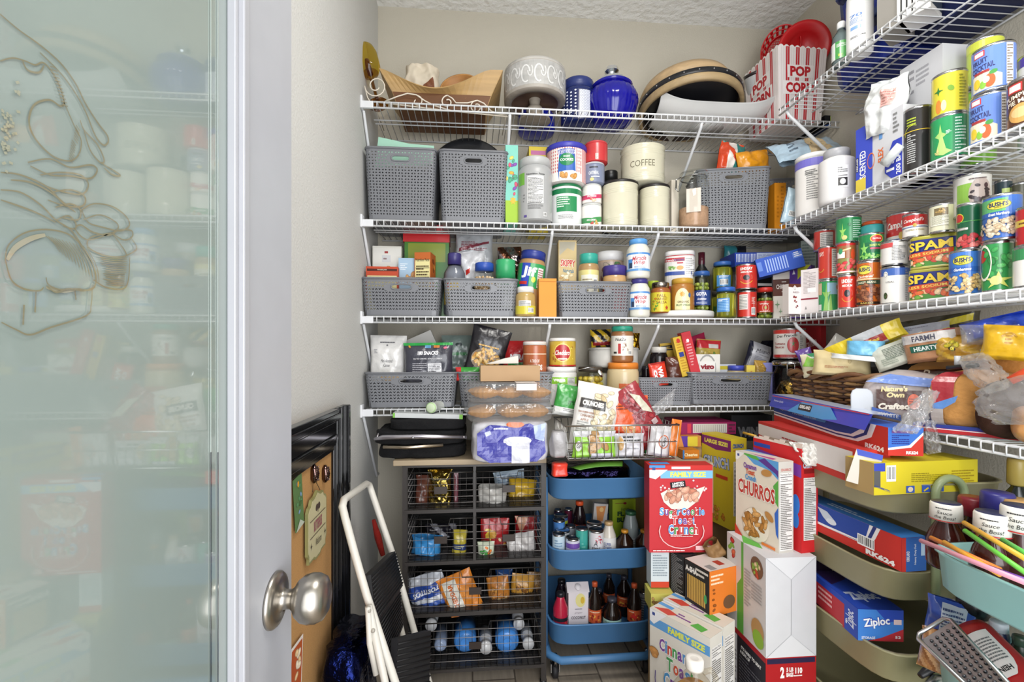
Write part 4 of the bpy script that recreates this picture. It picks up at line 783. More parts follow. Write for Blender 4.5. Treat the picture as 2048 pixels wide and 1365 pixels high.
fruit = lambda t2: [('p', [(-1, 0), (-1, 1), (1, 1), (1, 0)], '6a8cd8'), ('p', [(-.7, .02), (.25, .02), (.25, .3), (-.3, .5), (-.7, .4)], 'e8e0c8'), ('r', -.45, .9, .2, .14, 'd23a3a'), ('r', -.45, .9, .16, .1, 'f0e8e8'), ('t', 'FRUIT', -.42, .72, .26, .12, '3a3a6a', 6), ('t', 'COCKTAIL', -.34, .56, .38, .13, '3a3a6a', 6), ('r', -.36, .45, .25, .06, 'a83a3a'), ('e', -.1, .2, .16, .16, 'd8693c'), ('e', -.3, .14, .1, .09, '8cc24a'), ('e', -.2, .24, .1, .08, 'f2ecd8'), ('e', 0, .38, .12, .05, '4f9a4a', 20), ('e', -.5, .2, .12, .12, 'e8c83c'), ('r', .48, .5, .12, .96, 'e6e2dc'), ('l', .48, .5, .1, .9, 14, '6a5a4a')]
o_, zt = can('green can of corn with pale leaves, under the yellow mango can', 1860, 1938, 222, T2, [('r', .42, .5, .3, 1, '1f8050'), ('l', .42, .5, .22, .9, 12, 'cfe6d6'), ('S', -.3, .55, .22, .3, 4, 'a9d478', .35), ('p', [(-.5, .1), (-.25, .6), (-.1, .2), (.1, .12), (-.2, .04)], 'b6db7e'), ('F', -.42, .18, .1, .1, 10, .04, ['e8d890']), ('l', 0, .6, .1, .1, 3, 'ffffff')], '2a9a5c', X=1.145)
can('yellow fruit can with mango picture on top of the green corn can', 1862, 1938, 135, zt, [('e', -.45, .2, .12, .18, 'e08a3a'), ('e', -.25, .2, .1, .14, 'e8d8b0'), ('S', -.45, .6, .2, .12, 4, '2a7a3a', .3), ('e', 0, .6, .1, .08, '7aa83a', 30), ('l', .45, .5, .16, .85, 11, '8a8a2a')], 'd8cc3e', X=1.148, turn=4)
o_, zt = can('blue fruit cocktail can, lower of two, on the second right shelf', 1937, 2022, 178, T2, fruit(0), '6a8cd8', X=1.145, group='blue fruit cocktail cans')
can('blue fruit cocktail can stacked on another fruit cocktail can', 1942, 2034, 78, zt, fruit(0), '6a8cd8', X=1.148, group='blue fruit cocktail cans')
o_, zt = can('yellow green can behind the fruit cocktail cans, lower of two', 1920, 1995, 170, T2, [], '7ab040', X=1.26)
can('yellow green can behind the fruit cocktail cans, upper of two', 1932, 2010, 66, zt, [('r', 0, .9, 1, .2, 'c8d04a')], 'b4c83c', X=1.25)
can('brown pumpkin pie mix can at the edge of the picture, second right shelf', 2012, 2110, 140, T2, [('r', -.45, .85, .25, .2, 'd23a3a'), ('r', -.45, .85, .2, .14, 'f4e8e8'), ('t', 'PUMPKIN', -.3, .66, .5, .1, 'f2e6d4', 8), ('t', 'PIE MIX', -.3, .53, .4, .1, 'f2e6d4', 8), ('e', -.25, .25, .4, .22, 'd8a45c'), ('e', -.25, .27, .3, .12, 'e8c48a')], '5a3524', X=1.14)
can('white canister with violet lid at the right edge, second right shelf', 2034, 2110, 95, T2, [('r', 0, .95, 1, .1, '4a3a9a')], 'd8d8d8', X=1.27, name='canister', cat='canister')
# ------------------------------------------------------------------ third shelf, back wall
def wall_y(px): return None
fbox('white cookie tin with a round cookie picture, in the first low basket', 745, 1.84, 803, 1.84, S3+.01, 492, .07, {'F': [('r', 0, .5, .92, .94, 'ecebe4'), ('e', .1, .52, .42, .2, 'c79a58'), ('e', .1, .53, .36, .17, 'd4aa6a'), ('r', -.05, .82, .3, .1, 'd8dadc'), ('l', -.05, .82, .2, .05, 1, '8a6a6a'), ('r', -.05, .91, .12, .03, 'a83a3a'), ('l', 0, .3, .6, .1, 2, 'a0a090')]}, {'F': 'e4e3da', 'T': 'd4d2c4', 'R': 'd4d2c4', 'L': 'd4d2c4', 'K': 'd4d2c4'}, name='cookie_tin', cat='tin', m='gloss')
fbox('short red and yellow cracker carton in the first low basket', 732, 1.735, 796, 1.735, S3+.008, 533, .03, {'F': [('r', 0, .42, .92, .78, 'ded5a0'), ('r', 0, .94, 1, .12, 'b8482c'), ('r', 0, .93, .94, .05, '4a2018'), ('t', "TRADER JOE'S", 0, .93, .3, .03, 'e8d8c0')]}, 'b8482c')
fbox('pale blue cookie carton in the first low basket', 797, 1.79, 832, 1.79, S3+.008, 516, .05, {'F': [('l', -.2, .85, .6, .12, 4, 'e8eef4'), ('F', .4, .66, .6, .08, 9, .3, ['b88a5a', 'c89a60']), ('r', 0, .3, 1, .3, 'b4cce0')]}, 'a3bfd6')
fbox('orange carton with a yellow Nutrition Facts front, in the first low basket', 829, 1.775, 861, 1.765, S3+.008, 505, .075, {'F': [('r', 0, .45, .92, .86, 'ded59a'), ('t', 'Nutrition Facts', 0, .88, .85, .05, '3a2a12'), ('l', 0, .6, .8, .4, 9, '4a3a20'), ('r', 0, .75, .85, .01, '222222')], 'R': [('r', 0, .5, 1, 1, 'c2642a'), ('F', .1, .6, .6, .3, 10, .35, ['d88a3a', '8a3a1a', 'e0b060'])]}, 'b8622c')
o_, zt = fbox('green lower part of a gift cracker box standing in the first low basket', 809, 1.87, 898, 1.87, S3+.01, 484, .08, {'F': [('r', 0, .86, .84, .25, '8a9a2c'), ('e', -.2, .6, .3, .08, '4f8a2c')]}, '3f7f2a', m='gloss')
fbox('glossy red lid of the gift cracker box with a gold crest', 806, 1.865, 899, 1.865, zt, 449, .09, {'F': [('r', 0, .38, 1, .015, 'a01a20'), ('F', 0, .7, .25, .18, 14, .05, ['e8c8a0', 'f0dcc0'])]}, 'c8262c', m='gloss')
jar('jar with violet lid and yellow label, left in the second low basket', 887, 931, 503, S3+.01, [('r', -.2, .5, .5, 1, 'e2bf38'), ('t', 'ONS', .0, .5, .22, .24, '2a3a8a'), ('r', .5, .5, .25, 1, 'b9bcc4'), ('e', -.35, .8, .12, .12, 'd04030')], 'c8cacf', '3a3470', Y=1.79, lh=.17, lr=.62, lab=(.2, .66), labc=None, glass=True, content='c9ccd2', shoulder=.3)
bag('silver grey snack bag with maroon stripes in the second low basket', 946, 560, 1.88, .155, .19, .06, tilt=2, dec=[('p', [(-.8, .55), (.8, .75), (.8, .8), (-.8, .62)], '7a3440'), ('l', 0, .68, .7, .2, 6, '7a3440'), ('p', [(-.3, .3), (.6, .5), (.7, .2), (-.2, .1)], 'e4e4e6'), ('p', [(-.2, .34), (.1, .4), (.3, .3), (0, .24)], 'c83a48')], col='adb0b4', name='snack_bag', wr=.012)
bag('small white crumpled sack standing in the second low basket', 948, 575, 1.84, .10, .14, .05, tilt=-5, col='dcdde0', name='paper_sack', wr=.014, dec=[('p', [(-.6, .45), (-.2, .5), (-.25, .38), (-.6, .32)], 'c83028')])
def nuts(n, sz, cols, zf=.88):
    def f(cb, r, hb):
        g = random.Random(n); k0 = (r-sz*1.35)/r
        cb.lathe([(r*k0*.95, .004, sh(cols[0], .6)), (r*k0*.95, hb*zf*.85, sh(cols[0], .6)), (0, hb*zf*.87, cols[0])], 20); rows = max(2, int(hb*zf/(sz*1.75))); per = max(6, int(6.2*r*k0/(sz*1.9)))
        for j in range(rows):
            for k in range(per):
                a = 2*math.pi*(k+.5*(j % 2)+g.uniform(-.15, .15))/per; rr = r*k0*g.uniform(.95, 1.02)
                cb.ball((rr*math.cos(a), rr*math.sin(a), sz+j*(hb*zf-sz*1.2)/rows), sz*g.uniform(.9, 1.08), g.choice(cols), 8, 5, (1, 1, g.uniform(.8, 1)))
    return f
jar('low clear jar of cashews with a blue lid in the second low basket', 947, 990, 523, S3+.03, [], (.97, .97, .96), '2b4fa8', Y=1.76, lh=.16, lr=.86, lab=None, glass=True, content=nuts(110, .0065, ['d3b58c', 'c4a274', 'e0c8a4']), m='gloss')
jar('white tub with a bright green lid in the second low basket', 991, 1031, 517, S3+.03, [('r', 0, .25, .5, .3, 'ffffff'), ('l', 0, .5, .5, .3, 5, '5a6a5a'), ('r', 0, .84, .3, .1, '3a7a50')], 'dfe3dc', '35a267', Y=1.76, name='tub', cat='tub', lh=.38, lr=.98, lab=(.05, .9), labc='e6eae2', shoulder=.03)
bag('crinkled brown and silver foil bag at the right end of the second low basket', 1022, 560, 1.86, .085, .13, .05, tilt=-3, col=lambda i, j: '8a5a44' if math.sin(i*9+j*7) > .2 else 'b0a09c', name='foil_bag', m='foil', wr=.016)
o, zt = jar('large peanut butter jar with a blue lid, tilted between two grey baskets', 1040, 1094, 500, S3, [('r', 0, .5, 1, 1, '2f9a56'), ('r', -.33, .5, .2, 1, '2c47b0'), ('t', 'Jif', -.15, .62, .34, .5, 'f2f2f2', -6, .04), ('e', .08, .35, .1, .12, 'c8d838'), ('r', .42, .45, .16, .8, 'e6e6e4'), ('l', .42, .45, .14, .7, 8, 'a05050'), ('r', -.4, .2, .2, .12, 'c83030')], 'b1895c', '2a3a8c', Y=1.80, lh=.12, lr=.9, lab=(.48, .9), labc='2f9a56', turn=6)
o.rotation_euler = (0, R_(7), o.rotation_euler.z); o.location.x -= .03; o.location.z += .004
jar('small tan sauce jar with white lid, in front of the tilted peanut butter jar', 1031, 1071, 572, S3, [('r', 0, .3, .95, .55, 'cfc23c'), ('r', -.05, .72, .4, .36, 'd8d8d4'), ('l', -.05, .72, .35, .3, 5, '555555'), ('B', .35, .28, .2, .3)], 'b89a5c', 'ecebe6', Y=1.715, lh=.18, lr=.82, lab=(.08, .7), labc=None, m='gloss', shoulder=.2)
fbox('plain orange carton standing right of the small yellow label jar', 1078, 1.705, 1113, 1.705, S3, 557, .05, {'F': [('r', 0, .92, .96, .02, 'c07820')]}, 'dd9236')
fbox('tan peanut butter snack carton with red lettering in the third low basket', 1117, 1.81, 1153, 1.805, S3+.01, 481, .06, {'F': [('r', 0, .5, 1, 1, 'cdb684'), ('p', [(-.9, .98), (.9, .98), (.7, .86), (0, .9), (-.9, .8)], 'b7b09c'), ('T', 'SKIPPY', .05, .7, .8, .09, 'c83a30', 'f4eee0', -4), ('t', 'Naturals', .1, .6, .6, .05, '4a7a90', -4), ('F', -.1, .46, .7, .12, 14, .22, ['e0cba0', 'c49c60', 'efe2c4']), ('r', .5, .2, .3, .1, 'c86048')]}, 'cdb684')
jar('peanut butter jar with teal lid and yellow label in the third low basket', 1157, 1198, 505, S3+.02, [('r', 0, .3, 1, .35, 'd6ca68'), ('r', .1, .62, .6, .5, 'e4dfcc'), ('l', -.1, .6, .3, .36, 5, '8a7a50'), ('B', .42, .58, .12, .4)], 'a8875a', '35a392', Y=1.77, lh=.16, lr=.9, lab=(.1, .85), labc='dcd08a', m='gloss', shoulder=.1)
jar('wide jar with a white lid behind the violet lidded jar in the third low basket', 1192, 1248, 500, S3+.01, [('F', .1, .7, .6, .3, 14, .16, ['8a5a50', 'b8a898', '5f8a5a']), ('r', -.3, .25, .5, .4, 'c8d0dc')], 'bfa890', 'eceae8', Y=1.87, lh=.13, lr=.98, lab=(.2, .95), labc='b8a494')
jar('peanut spread jar with violet lid and red label in the third low basket', 1205, 1254, 529, S3+.02, [('r', 0, .5, 1, 1, 'c02a2c'), ('l', -.2, .6, .3, .4, 2, 'f0f0f0')], 'c29c6c', '42357e', Y=1.765, lh=.2, lr=.97, lab=(.1, .62), labc='c02a2c', m='gloss')
mw = [('r', 0, .93, 1, .14, '4f8ccf'), ('r', 0, .5, .62, .8, 'eef0f0'), ('t', 'Miracle', .05, .68, .40, .24, 'b83848', 4, .02, .4), ('t', 'Whip', .08, .42, .30, .24, 'b83848', 4, .02, .4), ('r', -.45, .4, .14, .5, '4f8ccf'), ('r', -.42, .3, .1, .3, '2a3a5a'), ('r', 0, .06, 1, .12, '5f96d0'), ('l', .1, .2, .3, .1, 2, '4f7cb0')]
o, zt = jar('white dressing jar with violet lid on the shelf, under the blue lidded one', 1258, 1300, 556, S3, mw, 'dddcd0', '3f3a86', Y=1.72, lh=.11, lr=.78, lab=(.22, .74), labc='e8ebec', m='gloss', group='white dressing jars with blue labels', shoulder=.25)
jar('white dressing jar with a light blue lid, stacked on the violet lidded one', 1253, 1300, 475, zt, mw, 'dddcd0', '5a9ad8', Y=1.72, lh=.12, lr=.78, lab=(.2, .72), labc='e8ebec', m='gloss', group='white dressing jars with blue labels', shoulder=.25)
jar('jar with lime green lid behind the dressing jar', 1294, 1320, 561, S3, [('r', 0, .5, 1, 1, '8fa83a')], '6a7a4a', 'b4cc3a', Y=1.86, lab=(.1, .9), lh=.2)
# turntable
x, y, r, zc = cylpos(1296, 1429, Y=1.815); b = MB(); b.lathe([(r*.7, 0, 'd8d6d2'), (r*.72, .006, 'd8d6d2'), (r*.98, .008, 'e6e4e0'), (r, .012, 'e6e4e0'), (r, .026, 'f0eeea'), (r*.97, .03, 'f0eeea'), (r*.94, .018, 'e0deda'), (0, .018, 'e0deda')], 56)
o = b.build('turntable', 'plastic'); place(o, (x, y, S3)); tag(o, 'white plastic turntable carrying the salsa and olive jars', 'turntable'); TT = S3+.0185
jar('salsa jar with yellow label and silver lid on the turntable', 1301, 1341, 563, TT, [('r', 0, .5, .9, .95, 'd6c63c'), ('t', 'FALL', .08, .82, .3, .14, '8a5a20'), ('t', 'HARVEST', .08, .65, .38, .14, '8a5a20'), ('t', 'SALSA', .08, .48, .34, .14, '8a5a20'), ('F', -.35, .4, .18, .4, 12, .07, ['5f9a3a', 'c87a2a', 'a8b83a']), ('S', .4, .2, .12, .14, 5, 'b8402a')], '9a5a2c', 'a8a298', Y=1.755, lh=.17, lr=.86, lab=(.06, .8), labc='d6c63c', m='gloss', lidm='tin')
jar('amber fruit spread jar with a gold lid and cream arched label on the turntable', 1341, 1389, 555, TT, [('e', 0, .45, .42, .55, 'e6dfae'), ('r', 0, .22, .42, .4, 'e6dfae'), ('S', 0, .75, .16, .14, 9, 'd8a03a', .6), ('t', 'ORGANIC', .05, .42, .3, .09, '5a4a30'), ('t', 'FRUIT SPREAD', .05, .28, .38, .08, '3a6a3a'), ('e', .38, .7, .07, .1, '4a6a9a')], 'a8702c', 'c89c3c', Y=1.755, lh=.14, lr=.9, lab=(.05, .82), labc=None, m='gloss', shoulder=.12)
jar('red and white food container with a white lid behind the spread jar', 1330, 1389, 500, TT, [('r', 0, .5, 1, 1, 'e8e4e0'), ('r', -.25, .88, .6, .12, 'c8303c'), ('t', "French's", -.35, .87, .2, .07, 'ffffff'), ('e', -.3, .6, .2, .08, 'd8e0c0'), ('F', -.3, .62, .14, .05, 10, .05, ['6fa04a', '8ab85a']), ('e', .02, .6, .14, .07, 'd8a860'), ('t', 'ONIONS', -.02, .86, .2, .07, '2c4a9c'), ('r', .02, .76, .12, .04, 'c8303c'), ('r', -.1, .42, .55, .12, '2c4a9c'), ('r', .4, .65, .2, .6, 'f0eeec'), ('l', .4, .65, .17, .55, 9, '888888')], 'c8303c', 'eeeceb', Y=1.85, name='food_container', cat='container', lh=.06, lr=1.02, lab=(.48, .97), labc='e8e4e0', sq=4, shoulder=.03, m='gloss')
ol = nuts(90, .0088, ['8a9a3c', '9aa84a', '7a8a34', 'a8b45a'])
jar('olive jar with blue lid and navy label on the turntable', 1386, 1421, 541, TT, [('r', 0, .5, .9, 1, '27407e'), ('t', 'GOYA', -.02, .75, .4, .24, 'e8e8f0', 0, .05), ('t', 'Aceitunas', .0, .42, .34, .16, 'e8e8f0', 0, .02, .3), ('l', 0, .15, .4, .15, 2, 'c0c8e0')], (.93, .95, .8), '2f5a9c', Y=1.76, lh=.09, lr=.92, lab=(.22, .6), labc='27407e', glass=True, content=ol)
b = MB(); b.lathe([(.03, 0, '1a1a14'), (.034, .01, '1a1a14'), (.034, .17, '1a1a14'), (.012, .21, '1a1a14'), (.013, .212, '4a1020'), (.0135, .262, '4a1020'), (0, .264, '4a1020')], 28); o = b.build('bottle', 'gloss'); x, zc = XZ(1403, 1.86); place(o, (x, 1.86, TT)); tag(o, 'dark bottle with a wine red capsule behind the olive jar', 'bottle')
pk = lambda cb, r, hb: [cb.lathe([(r*.88, .005, '8a8a30'), (r*.9, hb*.9, '8a8a30'), (0, hb*.9, '8a8a30')], 20)]+[cb.tube([(r*.74*math.cos(k*.7), r*.74*math.sin(k*.7), .008), (r*.74*math.cos(k*.7+.05), r*.74*math.sin(k*.7+.05), hb*.85)], r*.2, ['a09a3a', '7f8a30', 'b4aa48'][k % 3], 8) for k in range(9)] and None
o, zt = jar('pickle jar with a dark lid standing behind the front pickle jar', 1420, 1470, 580, S3, [('r', 0, .5, .5, .7, '2f5a2a')], (.9, .93, .7), '4a4840', Y=1.85, lh=.13, lab=(.2, .6), labc=None, glass=True, content=pk, name='pickle_jar')
jar('pickle jar with blue lid stacked on the dark lidded pickle jar', 1424, 1466, 521, zt, [('r', .1, .5, .45, 1, '4f90c8'), ('B', .1, .4, .25, .5), ('l', .1, .86, .3, .2, 2, 'ffffff')], (.92, .95, .72), '3a68b0', Y=1.85, lh=.12, lab=(.15, .58), labc=None, glass=True, content=pk, name='pickle_jar')
jar('front pickle jar with blue lid and blue label, beside the red olive cans', 1431, 1473, 573, S3, [('r', -.2, .5, .42, 1, '3a80c4'), ('l', -.2, .5, .35, .8, 7, '8ab8e0'), ('l', -.2, .86, .3, .2, 2, 'ffffff')], (.92, .95, .72), '2d62b4', Y=1.715, lh=.12, lab=(.22, .72), labc=None, glass=True, content=pk, name='pickle_jar', lr=.9)
lind = lambda: [('t', 'LINDSAY', 0, .85, .38, .13, 'f0e8e0', 0, .05), ('t', 'MEDIUM', 0, .7, .34, .08, 'f0e8e0', 0, .03), ('e', 0, .45, .2, .12, '241c22'), ('e', .06, .43, .08, .05, '5a4a50'), ('A', 0, .5, .46, .34, 215, 325, .05, 'd8a03a'), ('A', 0, .45, .34, .24, 150, 200, .02, 'e8a090'), ('A', 0, .45, .34, .24, -20, 30, .02, 'e8a090')]
GR = 'red MEDIUM olive cans'
can('red olive can with a white ingredients panel, below the stacked MEDIUM olive can', 1474, 1514, 581, S3, [('r', -.25, .6, .3, .62, 'e8e2dc'), ('l', -.25, .6, .27, .55, 9, '888888'), ('r', .48, .5, .02, .5, 'f0d0c8'), ('B', .45, .22, .16, .3), ('l', .45, .65, .14, .3, 5, 'f0c8c0')], 'c8342a', Y=1.715)
can('red MEDIUM olive can on the back shelf, stacked in front of the blue pasta boxes', 1471, 1515, 527, S3+.108, lind(), 'c8342a', Y=1.715, group=GR)
jar('jar of green olives with a red lid and red label beside the stacked red cans', 1513, 1547, 574, S3, [('r', 0, .5, .9, 1, 'c8382c'), ('t', 'Lindsay', -.05, .75, .34, .18, 'f0e8e0', 0, .03), ('o', .05, .4, .25, .35, 'f0c8b0'), ('e', .05, .4, .1, .14, 'a8a83a'), ('r', 0, .08, .4, .06, 'f0e8e0')], (.93, .95, .8), 'c8342a', Y=1.715, lh=.13, lr=.93, lab=(.22, .64), labc='c8382c', glass=True, content=ol)
fbox('black tin standing behind the red lidded olive jar', 1514, 1.85, 1550, 1.85, S3, 545, .08, {'F': [('r', 0, .75, .9, .05, 'e8e8e8'), ('r', 0, .5, .5, .05, '8a8a8a')]}, '18181a', name='black_tin', cat='tin')
# blue pasta boxes lying on top
carton('navy blue pasta box lying across the olive cans, nutrition side out', .26, .13, .055, (XZ(1520, 1.84)[0], 1.85, S3+.216), (0, R_(-1), R_(-4)), {'F': [('r', 0, .5, 1, 1, '24409c'), ('r', .3, .6, .62, .7, 'c3cde4'), ('l', .3, .6, .58, .6, 6, '8a98c0'), ('V', -.65, .6, .32, .6, 14, 'dfe6f4', .4)]}, '24409c', name='pasta_box')
carton('blue pasta box resting tilted in front of the navy one at the shelf corner', .155, .10, .068, (XZ(1583, 1.62)[0], 1.69, S3+.168), (R_(0), R_(-13), R_(-22)), {'F': [('r', 0, .5, 1, 1, '2a52b4'), ('V', -.15, .5, .5, .7, 9, '9fb4e4', .45), ('r', .78, .7, .2, .3, '5f80cc'), ('e', -.88, .55, .07, .22, 'c83040'), ('r', -.88, .55, .1, .5, '5f80cc'), ('l', .8, .75, .16, .3, 3, 'f0f0f0')]}, '2a52b4', name='pasta_box')
bag('teal and black snack bag behind the blue pasta boxes', 1470, 520, 1.93, .10, .06, .03, col=lambda i, j: '2f7f8a' if i < .5 else '1a1c28', name='snack_bag')
fbox('CHICKPEA pasta carton in brown and white with a pasta photo', 1546, 1.705, 1590, 1.67, S3, 545, .045, {'F': [('r', 0, .5, 1, 1, 'e6e2da'), ('r', 0, .66, 1, .36, '5b2f20'), ('r', 0, .93, 1, .16, 'dcd6ca'), ('t', 'CHICKPEA', 0, .68, .7, .1, 'efe9e0', 0, .03), ('l', 0, .78, .2, .04, 1, 'efe9e0'), ('l', 0, .57, .2, .04, 1, 'efe9e0'), ('e', .45, .3, .4, .16, '6a4a2a'), ('F', .45, .3, .34, .13, 22, .14, ['c9a468', 'b8905a', 'd8b87c']), ('S', -.6, .3, .25, .1, 4, '7aa07a', .2), ('S', -.3, .15, .2, .08, 4, '8ab08a', .2)]}, 'e0dad0', name='pasta_box')
fbox('violet carton with a yellow corner behind the white red bean box', 1578, 1.68, 1622, 1.62, S3, 535, .04, {'F': [('r', 0, .5, 1, 1, '5a3a98'), ('p', [(-.2, 1), (1, 1), (-.2, .74)], 'b8c030'), ('S', -.55, .88, .16, .06, 3, 'f0f0f0'), ('r', .0, .5, .3, .2, 'e8e4f0')]}, '5a3a98')
T3 = S3
def rowX(px, X): y, z = YZ(px, X); return X, y, z
def xbox(label, pa, Xa, pb, Xb, z, ytop, D, faces=None, col='e8e0d0', **k):
    """upright box whose front bottom corners are seen at px pa, pb and stand at X=Xa, Xb"""
    ya, za = YZ(pa, Xa); yb_, zb = YZ(pb, Xb); W_ = math.hypot(Xb-Xa, yb_-ya); rz = math.atan2(yb_-ya, Xb-Xa); Hh_ = ZH(ytop, za)-z
    return carton(label, W_, D, Hh_, ((Xa+Xb)/2-math.sin(rz)*D/2, (ya+yb_)/2+math.cos(rz)*D/2, z), (0, 0, rz), faces, col, **k), z+Hh_
xbox('small white box printed with red beans at the left end of the right shelf', 1577, 1.06, 1602, 1.105, T3, 568, .03, {'F': [('r', 0, .5, 1, 1, 'e4dddb'), ('p', [(-1, .9), (-.3, .88), (0, .96), (.3, .88), (1, .9), (1, 1), (-1, 1)], '5b2f20'), ('e', 0, .86, .22, .08, 'e4dddb'), ('o', 0, .86, .16, .06, '2a2a2a'), ('t', 'RED', .2, .72, .5, .05, '8a7a7a'), ('F', 0, .38, .5, .2, 7, .16, ['7a2a2a', '8f3a34'])]}, 'd8d0cc', name='bean_box')
xbox('white bean box with its nutrition side out, beside the one with red beans', 1602, 1.105, 1636, 1.13, T3, 541, .06, {'F': [('r', 0, .5, 1, 1, 'ddd5d4'), ('l', -.3, .7, .4, .5, 16, 'a09696'), ('l', .35, .75, .4, .35, 9, 'a89e9e'), ('r', 0, .33, 1, .035, '8a3040'), ('r', .3, .52, .5, .1, 'efeae9'), ('S', -.4, .12, .15, .05, 3, '8a8484')]}, 'ddd5d4', name='bean_box')
gb = [('r', .35, .75, .4, .4, '9cc8e0'), ('S', -.1, .5, .3, .5, 5, '8cc45c', .3), ('p', [(-.3, 0), (-.1, .7), (0, .2), (.2, .6), (.3, 0)], 'a3d878'), ('e', .75, .8, .14, .1, 'd8c83a'), ('e', .75, .8, .11, .08, 'c03028'), ('r', -.65, .75, .25, .4, 'c8b090'), ('r', -.68, .12, .25, .2, 'e0e0dc')]
o_, z1 = can('green bean can at the bottom of the leftmost can stack on the right shelf', 1636, 1676, 559, T3, gb, '2f9a58', X=1.16)
o_, z2 = can('red olive can in the middle of the leftmost can stack on the right shelf', 1636, 1676, 491, z1, [('r', .5, .5, .25, .9, 'e6e0da'), ('l', .5, .5, .2, .85, 12, '888888'), ('t', 'SAY', -.45, .8, .2, .14, 'f0e8e0', 8), ('A', -.5, .4, .3, .2, 200, 330, .05, 'd8a03a')], 'cf3b2c', X=1.16)
can('red can with white panel on top of the leftmost can stack', 1627, 1671, 457, z2-.002, [('r', .05, .5, .42, .8, 'e4dcd6'), ('l', .05, .5, .38, .7, 7, '888888')], 'c8342a', X=1.19, turn=10)
o_, z1 = can('red MEDIUM olive can at the bottom of the second stack of the right shelf', 1675, 1714, 549, T3, lind(), 'cf3b2c', X=1.13, group=GR)
o_, z2 = can('diced tomato can with a tomato picture in the middle of the second can stack', 1673, 1713, 482, z1, [('r', 0, .75, 1, .5, '9a6238'), ('r', -.1, .96, .8, .08, 'c02c2c'), ('p', [(-.6, .75), (.3, .85), (.3, .8), (-.6, .69)], 'e0c890'), ('r', -.4, .62, .3, .2, 'f0ece4'), ('e', -.4, .75, .16, .1, '3a9a6a'), ('e', .45, .62, .16, .18, 'd8502c'), ('F', 0, .25, .9, .22, 18, .2, ['c8323a', 'd84a48', 'e06a60']), ('r', 0, .05, .8, .05, 'f0e0d8')], '8a8a4a', X=1.135)
can('green bean can on top of the second can stack of the right shelf', 1671, 1724, 430, z2, [('r', .45, .5, .3, .95, '1d7a44'), ('l', .45, .5, .24, .8, 9, 'bfe0cc'), ('S', -.3, .4, .2, .4, 5, '9ad468', .3), ('e', -.2, .16, .14, .1, 'd8d48a'), ('e', .05, .7, .1, .07, '1d7a44')], '2c9455', X=1.16)
bush = lambda name, top, fcols: [('r', 0, .5, 1, 1, top), ('e', -.12, .8, .42, .12, '6a7a2a'), ('e', -.12, .8, .39, .105, 'dccf4a'), ('t', "BUSH'S", -.12, .81, .32, .11, '232c5a', 0, .04), ('t', 'BEST', -.12, .735, .12, .03, '6a5a2a')]+[('r', 0, .58, 1, .11, '2f5fb0'), ('t', name, -.12, .58, .34, .07, 'f0f0f0', 0, .03, .3), ('F', -.05, .25, .85, .21, 75, .11, fcols)]
orig = [('r', 0, .5, 1, 1, 'c8641e'), ('e', -.25, .84, .42, .12, '8a4a1a'), ('e', -.25, .84, .39, .105, 'dccf4a'), ('t', "BUSH'S", -.25, .85, .32, .1, '232c5a', 0, .04), ('r', 0, .62, 1, .03, 'e8d0a0'), ('t', 'Original', -.2, .67, .45, .08, 'f4ead8', 3, .03, .3), ('r', -.1, .54, .8, .1, '2f4a34'), ('t', 'BAKED BEANS', -.12, .54, .5, .05, 'e8e0c0'), ('F', -.1, .29, .8, .2, 70, .12, ['8a5238', 'a66c4a', '6f3c28']), ('r', -.1, .05, .7, .06, '2a1a12'), ('t', 'BAKED', -.1, .05, .3, .04, 'd8b050')]
o_, z1 = can('orange Original baked beans can under the sweet pea can', 1713, 1763, 521, T3, orig, 'c8641e', X=1.15)
o_, z2 = can('green sweet peas can with a red tomato crest, on the baked beans can', 1716, 1769, 464, z1, [('e', .3, .82, .36, .17, 'd8c83a'), ('e', .3, .82, .32, .14, 'c02c26'), ('t', 'Del Monte', .3, .83, .22, .06, 'f4f0e8'), ('r', .18, .48, .5, .4, '1f6a44'), ('t', 'SWEET PEAS', .25, .55, .32, .08, 'd8e860'), ('r', .25, .42, .3, .07, 'c84a6a'), ('S', -.35, .42, .25, .3, 5, '8cd068', .35), ('F', .0, .12, .6, .1, 24, .08, ['7ac058', '94d070'])], '1f8048', X=1.155)
jar('jar with a teal band and orange lid above the sweet pea can', 1720, 1769, 443, z2, [('r', 0, .6, 1, .8, '3fa3a3')], '3fa3a3', 'b84a20', X=1.20, lab=None, h=.05, lh=.2)
can('tall white can with a royal blue band, below the red banded white can', 1760, 1820, 531, T3, [('r', 0, .9, 1, .22, '3f62ac'), ('e', -.42, .82, .12, .1, 'ece9e4'), ('o', -.42, .82, .09, .07, '2a2a2a'), ('t', 'USAL', -.2, .6, .2, .05, '8a8a8a'), ('e', -.42, .2, .1, .1, '3a4a2a'), ('F', -.42, .2, .08, .06, 8, .04, ['4a6a3a', '7a4a3a']), ('l', .55, .5, .08, .9, 14, '999999')], 'e6e3dc', X=1.155)
y_, z_ = YZ(1790, 1.155); z1 = ZH(533, z_)
o_, z2 = can('white can with a red band and nutrition panel, on the blue banded white can', 1760, 1817, 479, z1, [('r', -.5, .88, .45, .22, 'c84a4a'), ('l', .25, .5, .35, .7, 10, '8a8a8a'), ('B', .45, .3, .12, .16)], 'e0ddd8', X=1.16)
cmp_ = [('r', 0, .75, 1, .5, 'c22c2c'), ('t', "Campbell's", -.08, .74, .56, .22, 'f4f0ec', 3, .02, .3), ('r', 0, .47, 1, .08, 'd8d4d0'), ('r', 0, .42, 1, .04, '5a7ab0'), ('e', 0, .5, .1, .09, 'c8a84a'), ('t', 'Cream of Chicken', .1, .28, .4, .08, 'a89a4a'), ('l', -.3, .28, .2, .1, 2, '999999')]
